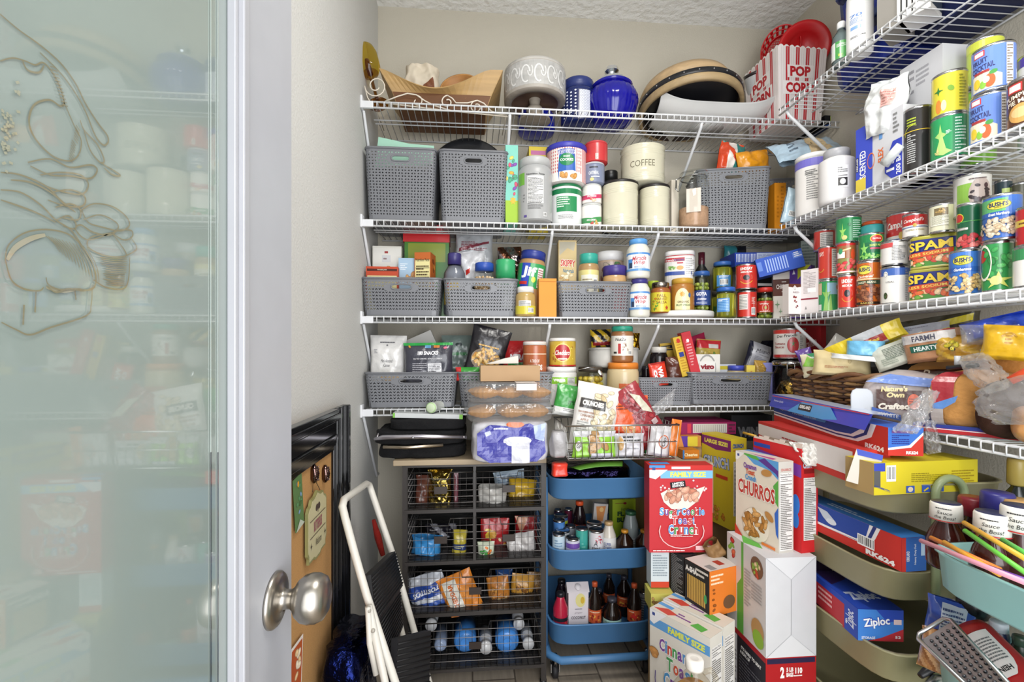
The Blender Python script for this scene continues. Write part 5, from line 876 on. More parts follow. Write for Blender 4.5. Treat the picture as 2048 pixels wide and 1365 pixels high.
can('red and white soup can at the back, left of the other soup can', 1772, 1842, 421, z2-.045, cmp_[:4]+cmp_[4:], 'efebe4', X=1.22, h=None, turn=-6)
can('red and white soup can with pull ring, beside the cream bean can', 1804, 1856, 424, z2-.003, cmp_, 'efebe4', X=1.175)
def spam(label, pa, pb, ytop, z, X):
    ya, za = YZ(pa, X); yb_, zb = YZ(pb, X+.015); W_ = .098; D_ = .056; Hh_ = .083; b = MB(); c0 = '2f2f86'
    b.lathe([(.49, 0, 'b8b05a'), (.5, .002, 'b8b05a'), (.5, .005, 'b8b05a'), (.485, .006, c0), (.485, Hh_-.01, c0), (.5, Hh_-.009, 'a8a23c'), (.5, Hh_-.002, 'c8c04a'), (.47, Hh_, 'c8c04a'), (.45, Hh_-.003, 'b8b044'), (0, Hh_-.003, 'b8b044')], 48, None, W_, D_, 3.2)
    o = b.build('meat_tin', 'gloss'); q = MB()
    def fn(u, v, oo):
        a = u/(W_*.5)*1.05; a = max(-1.5, min(1.5, a)); c, d = math.sin(a), -math.cos(a); qq = (abs(c)**3.2+abs(d)**3.2)**(-1/3.2); rr = .487+oo*18; return (rr*c*qq*W_, rr*d*qq*D_, .006+v)
    pr = Print(q, fn, W_*1.35, Hh_-.016, step=(.004, None), lift=.0003, seed=4); pr.sh([('r', 0, .5, 1, 1, '28307e'), ('p', [(-.8, 0), (-.8, .5), (.58, .62), (.7, .3), (.6, 0)], '4f8a3a'), ('F', -.1, .2, .6, .2, 34, .1, ['d86a3a', 'e8c8a0', 'c84a3a', '6fa040', 'e0b080']), ('p', [(-.8, .5), (.48, .62), (.48, .42), (-.8, .3)], 'c84a28'), ('t', 'LESS SODIUM', -.15, .47, .5, .1, 'f0d060', 5), ('T', 'SPAM', -.12, .77, .58, .34, 'e8c83a', '20245a', 2), ('V', .8, .5, .2, .8, 5, 'b8b4e0', .4)])
    q.build('label', 'gloss', o); place(o, ((X+X+.03)/2+.01, (ya+yb_)/2, z), (0, 0, R_(-52))); tag(o, label, 'can', 'blue and yellow luncheon meat tins'); return z+Hh_
z1 = spam('blue and yellow meat tin standing on the shelf, under another one', 1817, 1897, 540, T3, 1.15)
z1 = spam('blue and yellow meat tin stacked on the other one, under the cream can', 1817, 1902, 475, z1, 1.15)
can('cream coloured can with a small grain picture, on the luncheon meat tins', 1857, 1912, 404, z1, [('r', -.05, .75, .34, .3, '7a6a4a'), ('F', -.05, .75, .22, .12, 16, .06, ['c8a868', 'b09054']), ('r', -.1, .4, .5, .4, 'eae7d6'), ('l', -.1, .42, .42, .35, 9, '9a9a80'), ('r', .5, .5, .2, 1, 'cfd0a4')], 'dfdcc0', X=1.17)
o_, z1 = can("blue garbanzo beans can, bottom row right of the meat tins", 1897, 1966, 497, T3, bush('Garbanzos', '3f74c4', ['d8b880', 'e8cc98', 'c8a468']), '2c4ea8', X=1.145)
o_, z1b = can('dark green tomato can on top of the garbanzo beans can', 1912, 1970, 403, z1, [('e', -.6, .72, .3, .12, 'd8c83a'), ('e', -.6, .72, .26, .1, 'c02c26'), ('r', 0, .62, 1, .02, '4a9a4a'), ('r', -.4, .45, .3, .05, 'e8e8e0'), ('F', .1, .16, .8, .16, 20, .2, ['c8484a', 'e07870', 'b83a3c']), ('l', -.45, .45, .25, .1, 2, '8a8a80')], '175c3a', X=1.155)
can('white can with a black bean picture on top of the dark green tomato can', 1905, 1985, 362, z1b-.02, [('r', -.2, .55, .35, .5, '8ab84a'), ('e', .3, .5, .42, .42, 'b8a8a0'), ('F', .3, .45, .35, .3, 22, .1, ['2c1a20', '40262c']), ('l', .2, .9, .3, .06, 1, '6a5a5a')], 'd8d6d0', X=1.20, h=.1)
o_, z1 = can('green corn can with yellow corn picture, under the white bean can', 1962, 2028, 480, T3, [('e', -.75, .75, .3, .14, 'c02c26'), ('F', 0, .6, .7, .3, 14, .2, ['3f9a50', '2f7f42', '56b060']), ('S', .05, .2, .7, .2, 5, 'cfd46a', .3), ('e', -.05, .2, .24, .1, 'd8d48a'), ('o', -.55, .6, .35, .4, 'e0e0d0')], '2f8f4a', X=1.145)
can("blue and green white beans can on the green corn can", 1964, 2046, 383, z1, bush('Great Northern', '3a68b8', ['d8c4a8', 'e4d4bc', 'c8b090'])[:1]+[('p', [(-1, .62), (-1, .95), (.2, .95), (.1, .62)], '5fb070')]+bush('Great Northern', '3a68b8', ['d8c4a8', 'e4d4bc', 'c8b090'])[1:], '2c4ea8', X=1.15)
o_, z1 = can('white and green can at the right edge of the third shelf', 2024, 2110, 487, T3, [('r', 0, .85, 1, .3, '3a8a54')], 'e4e2dc', X=1.14)
can('red and yellow can at the right edge, stacked on the white and green one', 2030, 2115, 405, z1, [('r', 0, .6, 1, .2, 'd8b848'), ('l', -.3, .6, .3, .1, 1, '6a2a1a')], 'b8262a', X=1.15)
can('dark teal can at the back right of the third shelf', 1988, 2026, 357, z1+.02, [('r', .3, .5, .4, .8, 'b8c878'), ('l', .3, .5, .35, .7, 6, '4a5a3a')], '2a3c44', X=1.27)
can('dark olive can at the back right, beside the dark teal can', 2020, 2060, 362, z1+.02, [], '4a4a3a', X=1.28)
fbox('grey striped carton behind the red cans at the shelf corner', 1602, 1.80, 1632, 1.78, S3+.2, 482, .04, {'F': [('l', 0, .5, .9, .8, 8, '7a8a88')]}, 'a8b4b0')
# ------------------------------------------------------------------ lowest back shelf
bag('white almond cakes pouch standing in the low basket by the wall', 776, 765, 1.79, .135, .175, .07, tilt=1, dec=[('t', 'Mini Almond', 0, .46, .33, .07, '4a4a50', 0, .0, .3), ('t', 'Cakes', 0, .37, .18, .06, '4a4a50', 0, .0, .3), ('l', 0, .85, .4, .05, 1, '6a6a70'), ('S', 0, .79, .12, .02, 2, '6a6a70'), ('l', -.62, .66, .1, .1, 3, '9a9aa0'), ('e', .2, .12, .5, .09, 'dca860'), ('e', .2, .1, .46, .06, 'e8c080')], col='d9d8d6', gus=True, wr=.006)
bag('charcoal nut snack pouch with a green top edge in the low basket by the wall', 858, 765, 1.745, .178, .145, .05, tilt=-1, dec=[('r', 0, .965, 1, .07, '2f9a48'), ('F', -.75, .9, .02, .01, 1, .07, ['c8922a']), ('F', .72, .87, .02, .01, 1, .08, ['d8708a']), ('r', 0, .9, .12, .07, '5a90b8'), ('r', .35, .9, .12, .06, 'c87a3a'), ('t', '180 SNACKS', 0, .74, .42, .1, 'e8e8ec', 0, .05, .1), ('t', 'SALTED CARAMEL ALMOND CASHEW', 0, .6, .6, .035, 'd0d0d4'), ('l', -.35, .36, .3, .28, 6, 'a8a8b0'), ('r', .28, .3, .28, .36, 'c8c8cc'), ('l', .28, .3, .25, .32, 8, '44444c')], col='3a3b46', gus=True, wr=.005)
carton('plain white carton tilted behind the dark snack pouch', .13, .03, .09, P(850, 715, 1.90), (0, R_(-24), 0), {'F': [('l', .1, .3, .3, .1, 2, 'b89090')]}, 'd3d1cc')
bag('grey green bag behind the black cashew pouch', 918, 745, 1.92, .14, .15, .04, col='7a8a84', name='snack_bag', dec=[('r', 0, .5, .5, .08, '4a8a5a'), ('e', 0, .75, .2, .05, '2a3a3a')])
bag('black pouch with a bowl of cashews printed on it, leaning in the half hidden basket', 962, 755, 1.76, .145, .19, .045, tilt=14, dec=[('e', 0, .36, .8, .22, '8a7a6a'), ('F', 0, .37, .7, .18, 46, .15, ['d8a85a', 'c88f42', 'e8c480'], .45), ('l', 0, .62, .55, .06, 1, 'c89c48'), ('l', .05, .55, .4, .04, 1, 'c89c48'), ('l', -.2, .1, .4, .05, 1, 'b88a38')], col='1c1a20')
bag('small green and red snack bag in the half hidden basket', 935, 762, 1.73, .09, .05, .03, col=lambda i, j: 'c02c2c' if i < .25 else '3f9a3f', name='snack_bag')
bag('red nut bag with white lettering behind the almonds canister', 1045, 760, 1.86, .165, .155, .05, dec=[('t', 'MERAL', -.2, .58, .45, .16, 'f2f2f2', 0, .06), ('r', -.2, .38, .55, .14, '2f8a3f'), ('F', 0, .2, .7, .1, 12, .12, ['8a4a2a', 'a05a34']), ('l', .5, .92, .3, .05, 1, 'f0d0d0')], col='c62c2e', name='snack_bag')
jar('orange ALMONDS canister with a white lid beside the red nut bag', 1046, 1093, 683, S4+.02, [('r', 0, .85, .8, .02, 'e8d0b8'), ('t', 'A TRIO OF', 0, .72, .25, .06, 'f0e4d8'), ('t', 'ALMONDS', 0, .6, .42, .11, 'f4ece4', 0, .05), ('V', 0, .45, .4, .08, 5, 'e8d0b8', .6), ('F', 0, .3, .35, .12, 14, .07, ['8a4420', 'd89858']), ('r', 0, .12, .4, .05, 'e8d0b8')], 'b0613a', 'e0d8d2', Y=1.75, name='nut_canister', cat='canister', lh=.05, lr=1.0, lab=(.03, .97), labc='b0613a', shoulder=.03)
carton('plain kraft cardboard box lying on the croissant trays', .20, .10, .052, (XZ(1019, 1.60)[0], 1.62, ZH(762, 1.60)), (0, 0, R_(1)), {}, 'b08f68', name='cardboard_box')
flatpage('small white leaflet on top of the kraft cardboard box', [(972, 728), (1010, 717), (1035, 712), (1036, 727)], 1.63, 'd4d0c8', name='leaflet', th=.04)
# croissant trays
def croissant(mb, c, s, yaw):
    M_ = Matrix.Translation(c) @ Matrix.Rotation(yaw, 4, 'Z'); n = 36; pts, rs = [], []
    for k in range(n+1):
        t = k/n*2-1; pts.append((s*t, s*.35*t*t, s*.0)); rs.append(s*.34*(1-abs(t)**1.6)**.7*(.86+.16*abs(math.sin(k*.55)))+.002)
    mb.tube(pts, rs, 'b07c38', 12, M=M_); return mb
def tray(label, z, seed):
    W, D, Hh = .285, .20, .062; b = MB(); G = (.96, .96, .96)
    b.lathe([(.46, 0, G), (.49, .008, G), (.5, Hh*.5, G), (.53, Hh*.52, G), (.53, Hh*.56, G), (.5, Hh*.58, G), (.48, Hh*.93, G), (.45, Hh, G), (0, Hh, G)], 40, None, W, D, 6)
    o = b.build('pastry_tray', 'clear'); place(o, (XZ(1018, 1.58)[0], 1.60, z)); tag(o, label, 'tray', 'clear pastry trays of croissants')
    r = random.Random(seed)
    for i in range(3):
        for j in range(2):
            m = MB(); croissant(m, (0, 0, 0), .05, 0); c = m.build('croissant', 'bread'); place(c, (o.location.x-.085+i*.088, 1.60-.045+j*.09, z+.026), (0, 0, r.uniform(-.4, .4)))
            tag(c, 'golden brown croissant in the %s clear tray, %s row, %s' % ('upper' if seed == 1 else 'lower', 'front' if j == 0 else 'back', ('by the wall side', 'in the middle', 'by the wire basket side')[i]), 'croissant', 'croissants in the two clear trays')
    if seed == 1:
        q = MB(); q.box(.05, -.102, Hh*.62, .066, .002, .022, 'dcd4ce'); q.box(.05, -.07, Hh+.0005, .066, .06, .001, 'dcd4ce'); q.build('price_label', 'paper', o)
    return z+Hh
UT = .788                                                  # top of the drawer unit
ZT = ZH(846, 1.50)
z1 = tray('lower clear plastic tray of croissants on the violet and white paper pack', ZT, 2)
tray('upper clear plastic tray of croissants with a pale price label', z1+.002, 1)
# paper pack on the drawer unit
def bumpy(label, W, D, Hh, loc, rz, col, dec, name, cat, m='film', wr=.006, n=24, pw=5, group=None):
    b = MB(); off = Vector((rng.uniform(0, 50), 3, 1))
    def pos(u, v, o, side=0): return (u, -D/2-o+noise.noise(Vector((u*30, v*30, side))+off)*wr, v+noise.noise(Vector((u*20, v*9, 5))+off)*wr*.5)
    nz_ = 12; vs, fs = [], []
    for j in range(nz_+1):
        v = j/nz_; f = (1-abs(2*v-1)**5)**.2
        for k in range(48):
            a = 2*math.pi*k/48; c, d = math.cos(a), math.sin(a); q = (abs(c)**pw+abs(d)**pw)**(-1/pw); x, y = c*q*W/2*(.8+.2*f), d*q*D/2*(.8+.2*f); nn = noise.noise(Vector((x*25, y*25, v*Hh*25))+off)*wr
            vs.append((x+c*nn, y+d*nn, v*Hh))
    fs = [(j*48+k, j*48+(k+1) % 48, (j+1)*48+(k+1) % 48, (j+1)*48+k) for j in range(nz_) for k in range(48)]+[tuple(reversed(range(48))), tuple(nz_*48+k for k in range(48))]
    b.add(vs, fs, col, None, True); o = b.build(name, m); place(o, loc, (0, 0, rz)); tag(o, label, cat, group)
    if dec:
        q = MB(); Print(q, lambda u, v, oo: pos(u, v, oo+.002+wr*.6), W*.92, Hh, step=(.012, .012), gap=.0003).sh(dec); q.build('printed_wrap', m, o)
    return o
bumpy('violet and white plastic wrapped pack of paper goods on the drawer unit', .255, .20, ZT-UT-.002, (XZ(1020, 1.58)[0], 1.62, UT), 0, 'd8d8de', [('p', [(-.95, .75), (-.6, .95), (-.1, .9), (.5, .96), (.9, .8), (.95, .3), (.7, .05), (-.6, .05), (-.95, .25)], '3a3c9c'), ('e', .15, .55, .4, .12, 'd8dae4'), ('r', -.65, .75, .08, .1, 'b8c0e8', 20), ('l', -.3, .85, .2, .08, 1, 'd8dcf0'), ('r', .25, .28, .25, .5, 'd0d2dc'), ('p', [(.6, .9), (.95, .98), (.9, .55), (.65, .6)], 'a8b8dc'), ('e', .1, .95, .25, .07, 'd8682c')], 'paper_pack', 'pack')
# aprons, trays, box and shaker on the drawer unit
X0 = XZ(850, 1.7)[0]
for i, (w_, d_, h_, dx, col, lb, nm) in enumerate(((.30, .24, .045, -.005, '121214', 'black folded cloth bag lying at the bottom of the pile on the drawer unit', 'folded_bag'), (.31, .24, .05, -.012, '161618', 'black folded bag with a long silver frame, in the middle of the pile', 'folded_bag'), (.26, .22, .038, .01, '141416', 'black folded bag below the green and white box on the pile', 'folded_bag'))):
    bumpy(lb, w_, d_, h_, (X0+dx, 1.74, UT+(0, .045, .095)[i]), 0, col, [], nm, 'bag', m='cloth', wr=.012)
b = MB(); b.tube([(-.16, -.13, 0), (-.13, -.134, .006), (0, -.136, .008), (.15, -.134, .002)], [.004, .0085, .009, .006], 'c9c6cf', 8); b.tube([(-.15, -.128, .006), (-.155, -.05, .02), (-.13, .0, .02)], .003, 'bdbbc0'); 
for x in (-.03, .14): b.lathe([(.005, 0, '8a8890'), (.004, .003, 'b8b6bc'), (0, .003, 'b8b6bc')], 10, Matrix.Translation((x, -.144, .005)) @ Matrix.Rotation(R_(90), 4, 'X'))
o = b.build('metal_tongs', 'brushed'); place(o, (X0, 1.74, UT+.072)); tag(o, 'long silver metal tool with two rivets lying in the black pile', 'tongs')
b = MB(); b.tube([(-.13, -.13, .002), (-.05, -.134, 0), (.07, -.132, .006)], .006, 'c4b7a4', 8); o = b.build('metal_ruler', 'brushed'); place(o, (X0, 1.74, UT+.043)); tag(o, 'narrow dull metal strip near the bottom of the black pile', 'strip')
carton('flat white box with lime green ends on top of the black pile', .24, .16, .016, (X0+.015, 1.73, UT+.134), (0, R_(2), 0), {'L': [('r', 0, .5, 1, 1, '7ab84a')], 'F': [('r', -.97, .5, .03, 1, '7ab84a'), ('r', .95, .5, .05, 1, '7ab84a')]}, 'c4c8c8', name='flat_box')
b = MB(); b.lathe([(.0, 0, 'c8d8b8'), (.015, 0, 'a8c890'), (.019, .003, 'd8dcd4'), (.019, .012, 'd8dcd4'), (.018, .013, 'd8dcd4'), (.018, .07, 'd8dcd4'), (.016, .09, '8ab858'), (.016, .1, 'c8ccc8'), (0, .1, 'c8ccc8')], 28)
o = b.build('shaker_tube', 'plastic'); x, z_ = XZ(862, 1.66); place(o, (x, 1.645, UT+.134+.018+.019), (R_(-90), 0, R_(-20))); tag(o, 'small white and green tube lying on top of the flat white box', 'tube')
# ------------ middle of the lowest shelf
ch = [('r', 0, .5, 1, 1, 'c8a83a'), ('F', 0, .5, .6, .5, 12, .05, ['a8682a', 'e0d060']), ('e', 0, .55, .42, .38, 'e8d070'), ('e', 0, .55, .38, .33, 'b3252a'), ('t', 'Cheddars', 0, .55, .36, .2, 'f4e8e0', 0, .03, .4), ('r', 0, .3, .22, .06, 'e8d8c0'), ('r', 0, .03, 1, .06, 'b3252a')]
o_, zv = jar('white protein powder tub with lime green band', 1093, 1153, 733, S4, [('r', 0, .8, 1, .22, '8cc43c'), ('t', 'vega', -.1, .8, .26, .13, 'eef4e4', 0, .05), ('l', -.05, .66, .2, .04, 1, '8a8a8a'), ('t', 'ANDHA', .1, .45, .25, .06, '8a8a8a'), ('r', .45, .8, .2, .2, 'd8d8d4'), ('l', .45, .8, .17, .16, 4, '777777')], 'dcdad6', 'ecebe8', Y=1.745, name='powder_tub', cat='tub', lh=.12, lr=.98, lab=(.05, .92), labc='e2e0dc', shoulder=.06)
jar('small yellow and red oval label tub with a white lid, on the green banded tub', 1099, 1151, 676, zv, ch, 'c8a83a', 'e9e6e2', Y=1.745, name='snack_tub', cat='tub', lh=.1, lr=1.0, lab=(.02, .97), labc='c8a83a', shoulder=.03)
bag('green and white pouch leaning in front of the protein powder tub', 1133, 832, 1.66, .105, .11, .04, tilt=10, dec=[('r', 0, .12, 1, .3, 'e4e4e0'), ('t', "IT'S", .1, .45, .2, .12, '1c3a20'), ('l', 0, .2, .4, .1, 2, '888888')], col='3f9c46')
o, z1 = jar('lower white enamel tin behind the jar of pears', 1179, 1232, 735, S4, [], 'dedcd6', None, Y=1.87, lab=None, name='enamel_tin', cat='tin', shoulder=.03)
o, z1 = jar('upper white enamel tin with rim, stacked behind the peanut butter jar', 1178, 1276, 695, z1, [], 'dedcd6', 'd4d2cc', Y=1.87, lab=None, lh=.1, lr=1.02, name='enamel_tin', cat='tin', shoulder=.03)
bag('yellow and black foil snack bag standing on the white enamel tin', 1202, 695, 1.86, .085, .072, .04, tilt=-2, col=lambda i, j: 'd8b42a' if math.sin(i*13+j*9) > 0 else '1c1c22', dec=[('r', 0, .2, .9, .2, '8a1c20')], name='foil_bag', wr=.014)
bag('gold foil bag behind the teal lidded peanut butter jar', 1268, 700, 1.92, .05, .07, .03, col=lambda i, j: 'c89c2a' if (i*5+j*3) % 1 > .3 else '3a2a18', name='foil_bag', m='foil', wr=.01)
jar('glass jar of pale yellow pear halves beside the protein powder tub', 1153, 1209, 733, S4+.02, [('r', 0, .15, .8, .3, '3f8a9a')], (.97, .97, .85), '4a4238', Y=1.80, lh=.14, lab=(.1, .6), labc=None, glass=True, content=nuts(70, .012, ['d8c04a', 'e0cc5c', 'c8ac3c'], zf=.95))
b = MB(); b.tube([P(1157, 740, 1.745), P(1180, 735, 1.75), P(1190, 735, 1.75)], .0018, 'c8c8c8'); b.ball(tuple(P(1201, 748, 1.74)), .016, 'd0d0ce', 14, 8, (.55, .2, 1.0), Euler((0, R_(-30), 0))); o = b.build('spoon', 'chrome'); tag(o, 'small metal spoon lying across the jar of pears', 'spoon')
o, z1 = jar('big jar of cream spread with an orange lid, under the peanut butter jar', 1214, 1278, 725, S4, [('r', .35, .5, .5, 1, 'd86a3a'), ('F', -.1, .5, .3, .3, 10, .08, ['d8c090', 'c8ac78'])], 'd0bc92', 'de8432', Y=1.75, lh=.13, lr=.95, lab=(.15, .6), labc=None, m='gloss', shoulder=.12)
jar('peanut butter jar with teal lid and white nut printed label, above the orange lid', 1222, 1267, 652, z1, [('r', 0, .5, .9, 1, 'e2dfd6'), ('t', 'Nut2o', -.1, .82, .3, .16, '2a2a2a', 0, .02, .2), ('r', -.15, .35, .08, .5, 'b83a3a'), ('F', .2, .45, .2, .3, 8, .05, ['c0a890', '8a6a4a']), ('B', .45, .15, .1, .2), ('r', -.4, .15, .1, .1, '2a2a2a')], '94643c', '2f9a80', Y=1.75, lh=.13, lr=.94, lab=(.22, .84), labc='dedbd2', m='gloss', shoulder=.1)
# contents of the two right hand baskets
bag('pink noodle bag lying across the back of the small grey basket', 1375, 702, 1.90, .19, .05, .03, tilt=-19, col='b02a50', name='noodle_bag')
bag('clear pasta bag with a red header behind the tilted red box', 1412, 760, 1.85, .105, .165, .04, tilt=4, dec=[('r', 0, .88, 1, .2, 'c8323a'), ('r', .3, .84, .4, .1, 'd8d4d0'), ('A', 0, .5, .6, .2, 0, 340, .08, 'd8b860'), ('A', .1, .45, .4, .15, 0, 340, .08, 'e0c678'), ('F', 0, .5, .7, .25, 18, .14, ['c8b04a', 'd8c060', '6a8a3a'])], col='c0a850', name='pasta_bag')
carton('yellow and black spaghetti box tilted in the small grey basket', .085, .025, .1, P(1345, 735, 1.84), (0, R_(-6), R_(-10)), {'F': [('r', 0, .8, .9, .2, '1c1c1c'), ('l', 0, .8, .7, .12, 2, 'd8b040'), ('r', 0, .4, .8, .2, 'b8922a')]}, 'b8962c', name='pasta_box')
carton('yellow narrow carton leaning beside the red one in the small grey basket', .035, .03, .155, P(1371, 752, 1.76), (0, R_(-14), R_(-5)), {'F': [('l', 0, .5, .6, .8, 12, 'b88a20'), ('e', 0, .9, .4, .06, 'c83028'), ('r', 0, .55, .5, .12, '2a3a8a')]}, 'd8b43a')
carton('red narrow carton tilted in the small grey basket', .035, .05, .165, P(1388, 748, 1.75), (0, R_(-14), R_(-8)), {'F': [('l', 0, .5, .5, .6, 9, 'e0a0a0'), ('e', 0, .8, .3, .04, 'f0e8e8')]}, 'bf2a34')
jar('small black sauce jar with cream lid in the small grey basket', 1299, 1336, 694, S4+.02, [], '201a1c', 'd8d4cc', Y=1.84, lab=None, lh=.1, m='enamel')
jar('dark round glass bottle at the back of the small grey basket', 1283, 1302, 722, S4+.02, [], '18141a', None, Y=1.82, lab=None, m='enamel', name='bottle', cat='bottle')
bag('glossy brown chocolate bag in the small grey basket', 1352, 765, 1.77, .07, .10, .03, tilt=-4, col='5a2f22', name='foil_bag', wr=.01)
bag('small orange red pouch sticking out of the small grey basket', 1320, 775, 1.735, .066, .095, .03, tilt=-9, dec=[('t', 'WA', .15, .6, .5, .28, 'f4f4f4', -86, .06), ('t', 'CO', -.45, .5, .45, .2, 'f4f4f4', -86, .06), ('r', 0, .97, 1, .05, 'a01c18')], col='d2361e')
o_, z1 = fbox('white rice box standing in the low grey basket', 1389, 1.76, 1440, 1.75, S4+.01, 709, .04, {'F': [('o', 0, .7, .7, .3, '9a9a96'), ('r', 0, .7, .62, .3, 'e4e2dc'), ('t', 'vigo', 0, .72, .55, .14, '8a1c2a', 0, .06), ('r', 0, .45, .6, .03, '5a6a5a')]}, 'dedcd4', name='rice_box')
jar('jar with bright green lid in front of the white rice box', 1409, 1441, 739, S4+.02, [], 'c8b890', '2f9a60', Y=1.78, lab=None)
jar('jar with wide royal blue lid in the low grey basket', 1452, 1493, 731, S4+.02, [], 'b8a880', '4450b8', Y=1.79, lab=None, lh=.14)
fbox('pale carton behind the blue lidded jar in the low grey basket', 1440, 1.80, 1472, 1.80, S4+.01, 729, .04, {'F': [('r', 0, .9, 1, .1, 'c8b83a')]}, 'c8ccd4')
fbox('small yellow carton beside the blue lidded jar', 1493, 1.73, 1510, 1.72, S4+.01, 731, .04, {'F': [('F', 0, .7, .6, .2, 6, .3, ['c87a3a'])]}, 'd8c04a')
bag('white and navy wafer bag leaning at the back of the low grey basket', 1508, 742, 1.84, .105, .115, .04, tilt=18, dec=[('t', 'Milano', 0, .72, .6, .14, '3a3a44', 8, .0, .4), ('r', .2, .58, .4, .01, '5a5a60'), ('l', 0, .42, .5, .2, 4, '9a9aa4'), ('l', 0, .12, .5, .05, 1, 'a8a8b0')], col=lambda i, j: 'c9c9cf' if 0.1 < i < .9 else '24263a', name='cookie_bag')
bag('bag of small round crackers at the right end of the low grey basket', 1518, 762, 1.77, .05, .08, .03, tilt=4, dec=[('F', 0, .5, .8, .45, 26, .16, ['c8a050', 'b88c3c', 'd8b868'])], col='b89448', name='cracker_bag')
fbox('small lilac carton at the right end of the low grey basket', 1526, 1.76, 1545, 1.75, S4+.01, 726, .04, {}, '8a8cc8')
# ------------ corner of the lowest shelf
x, zc = XZ(1548, 1.88); b = MB(); b.prism([(-.09, 0), (.17, 0), (.17, .25), (-.02, .25), (-.1, .12)], 0, .05, '14142a'); o = b.build('navy_case', 'cloth'); place(o, (x, 1.88, S4)); tag(o, 'dark navy fabric case standing in the shelf corner behind the tomato can', 'case')
x, y, r, zc = cylpos(1545, 1620, Y=1.69); h = ZH(718, zc)-S4; b = MB(); G0 = (.93, .94, .93)
b.lathe([(r*.85, 0, G0), (r*.93, .01, G0), (r*.96, h*.7, G0), (r*.85, h*.78, G0), (r*.88, h*.84, G0)], 36); o = b.build('clamp_jar', 'glass'); place(o, (x, y, S4), (0, 0, facing(x, y)))
b = MB(); b.lathe([(r*.3, .006, 'b08a3a'), (r*.7, .02, 'c09a48'), (r*.85, h*.3, 'c8a04a'), (r*.6, h*.5, 'b8903a'), (0, h*.58, 'b08a3a')], 18); b.box(r*.2, -r*.75, h*.2, .012, .006, .05, '2a2418', Matrix.Rotation(R_(-30), 4, 'Y')); b.build('pasta_bag_inside', 'foil', o)
b = MB(); b.lathe([(r*.92, h*.84, 'b9b9b9'), (r*1.05, h*.87, 'c9c9c9'), (r*1.05, h*.93, 'b4b4b4'), (r*.95, h*.96, 'c9c9c9'), (0, h, 'c9c9c9')], 40); b.build('metal_lid', 'chrome', o)
b = MB(); b.tube([(-.012, -r*1.04, h*.92), (-.012, -r*1.12, h*.85), (-.012, -r*1.1, h*.66), (.012, -r*1.1, h*.66), (.012, -r*1.12, h*.85), (.012, -r*1.04, h*.92)], .0018, 'c8c8c8'); b.build('clamp', 'chrome', o)
tag(o, 'clear glass clamp jar holding a pasta bag, under the tomato sauce can', 'jar')
tom = [('r', 0, .94, 1, .14, 'c6342c'), ('r', 0, .05, 1, .1, 'b82a2c'), ('t', 'Dei Fratelli', -.12, .79, .42, .1, '3a4438', 5, .02, .1), ('t', 'Tomato', -.42, .5, .26, .09, '9a3a3a'), ('t', 'Sauce', -.43, .38, .22, .09, '9a3a3a'), ('e', .14, .45, .23, .29, 'b82a30'), ('e', .14, .46, .21, .26, 'cc3a3e'), ('S', .14, .5, .14, .18, 5, '3f8a4a', .2), ('r', .32, .88, .07, .08, 'dce6f0'), ('l', .5, .5, .08, .6, 9, '999999'), ('l', .0, .05, .35, .03, 1, 'f0d8d8')]
can('big Dei Fratelli style tomato sauce can with a tomato picture on the clamp jar'.replace('Dei Fratelli style ', 'red and white '), 1546, 1613, 657, S4+h, tom, 'e6e1db', Y=1.69)
fbox('red pouch box with cursive writing behind the tomato sauce can', 1590, 1.80, 1642, 1.70, S4, 642, .03, {'F': [('t', 'Italian', .2, .72, .5, .1, 'e0b0a8', 20, .02, .3), ('e', .2, .3, .2, .08, '5a2a1a')]}, 'a32026')
fbox('pale green narrow carton in the shelf corner beside the red pouch box', 1634, 1.80, 1664, 1.78, S4, 655, .04, {'F': [('l', 0, .75, .7, .45, 10, '7a8a80')]}, 'a9b3a6')
# ------------------------------------------------------------------ wicker basket, bread and foil on the lowest right shelf
bx0 = Vector((1.24, 1.375, S4R)); b = MB(); r = random.Random(5)
def wpt(a, z, o=0):
    c, d = math.cos(a), math.sin(a); q = (abs(c)**3+abs(d)**3)**(-1/3); f = 1+z*.9; return (c*q*(.145*f+o), d*q*(.21*f+o), z)
for k in range(13):
    z = .008+k*.0082; col = ['5f4029', '8a6038', '4a2f1e', 'a07a4c'][k % 4]
    b.tube([wpt(2*math.pi*i/72, z, .0045*math.sin(i*math.pi/1.5+(k % 2)*math.pi)) for i in range(72)], .0052, col, 6, True)
for i in range(36):
    a = 2*math.pi*i/36; b.tube([wpt(a, 0), wpt(a, .12)], .004, '3c261a', 6)
for q in range(2): b.tube([Vector(wpt(2*math.pi*i/90, .118, .008*math.cos(i*.7+q*math.pi)))+Vector((0, 0, .008*math.sin(i*.7+q*math.pi))) for i in range(90)], .0075, ['85603c', '6a452a'][q], 8, True)
b.lathe([(.14, .002, '3c261a'), (0, .003, '3c261a')], 24, None, 1, 1.45)
o = b.build('wicker_basket', 'wood'); place(o, bx0); tag(o, 'dark brown wicker basket overflowing with bread and snack bags', 'basket')
def wb(label, pxc, pyb, X, W, Hh, T, tilt=0, yaw=-60, lean=0, **k): return bag(label, pxc, pyb, 1, W, Hh, T, tilt=tilt, yaw=yaw, lean=lean, X=X, **k)
wb('plain tan paper bag lying over the rim of the wicker basket', 1682, 752, 1.10, .15, .075, .06, yaw=-38, tilt=3, dec=[('l', -.2, .35, .4, .1, 2, 'a86a4a'), ('o', .25, .6, .05, .08, 'a08a5a')], col='cbb98c', name='paper_bag', m='paper', wr=.008)
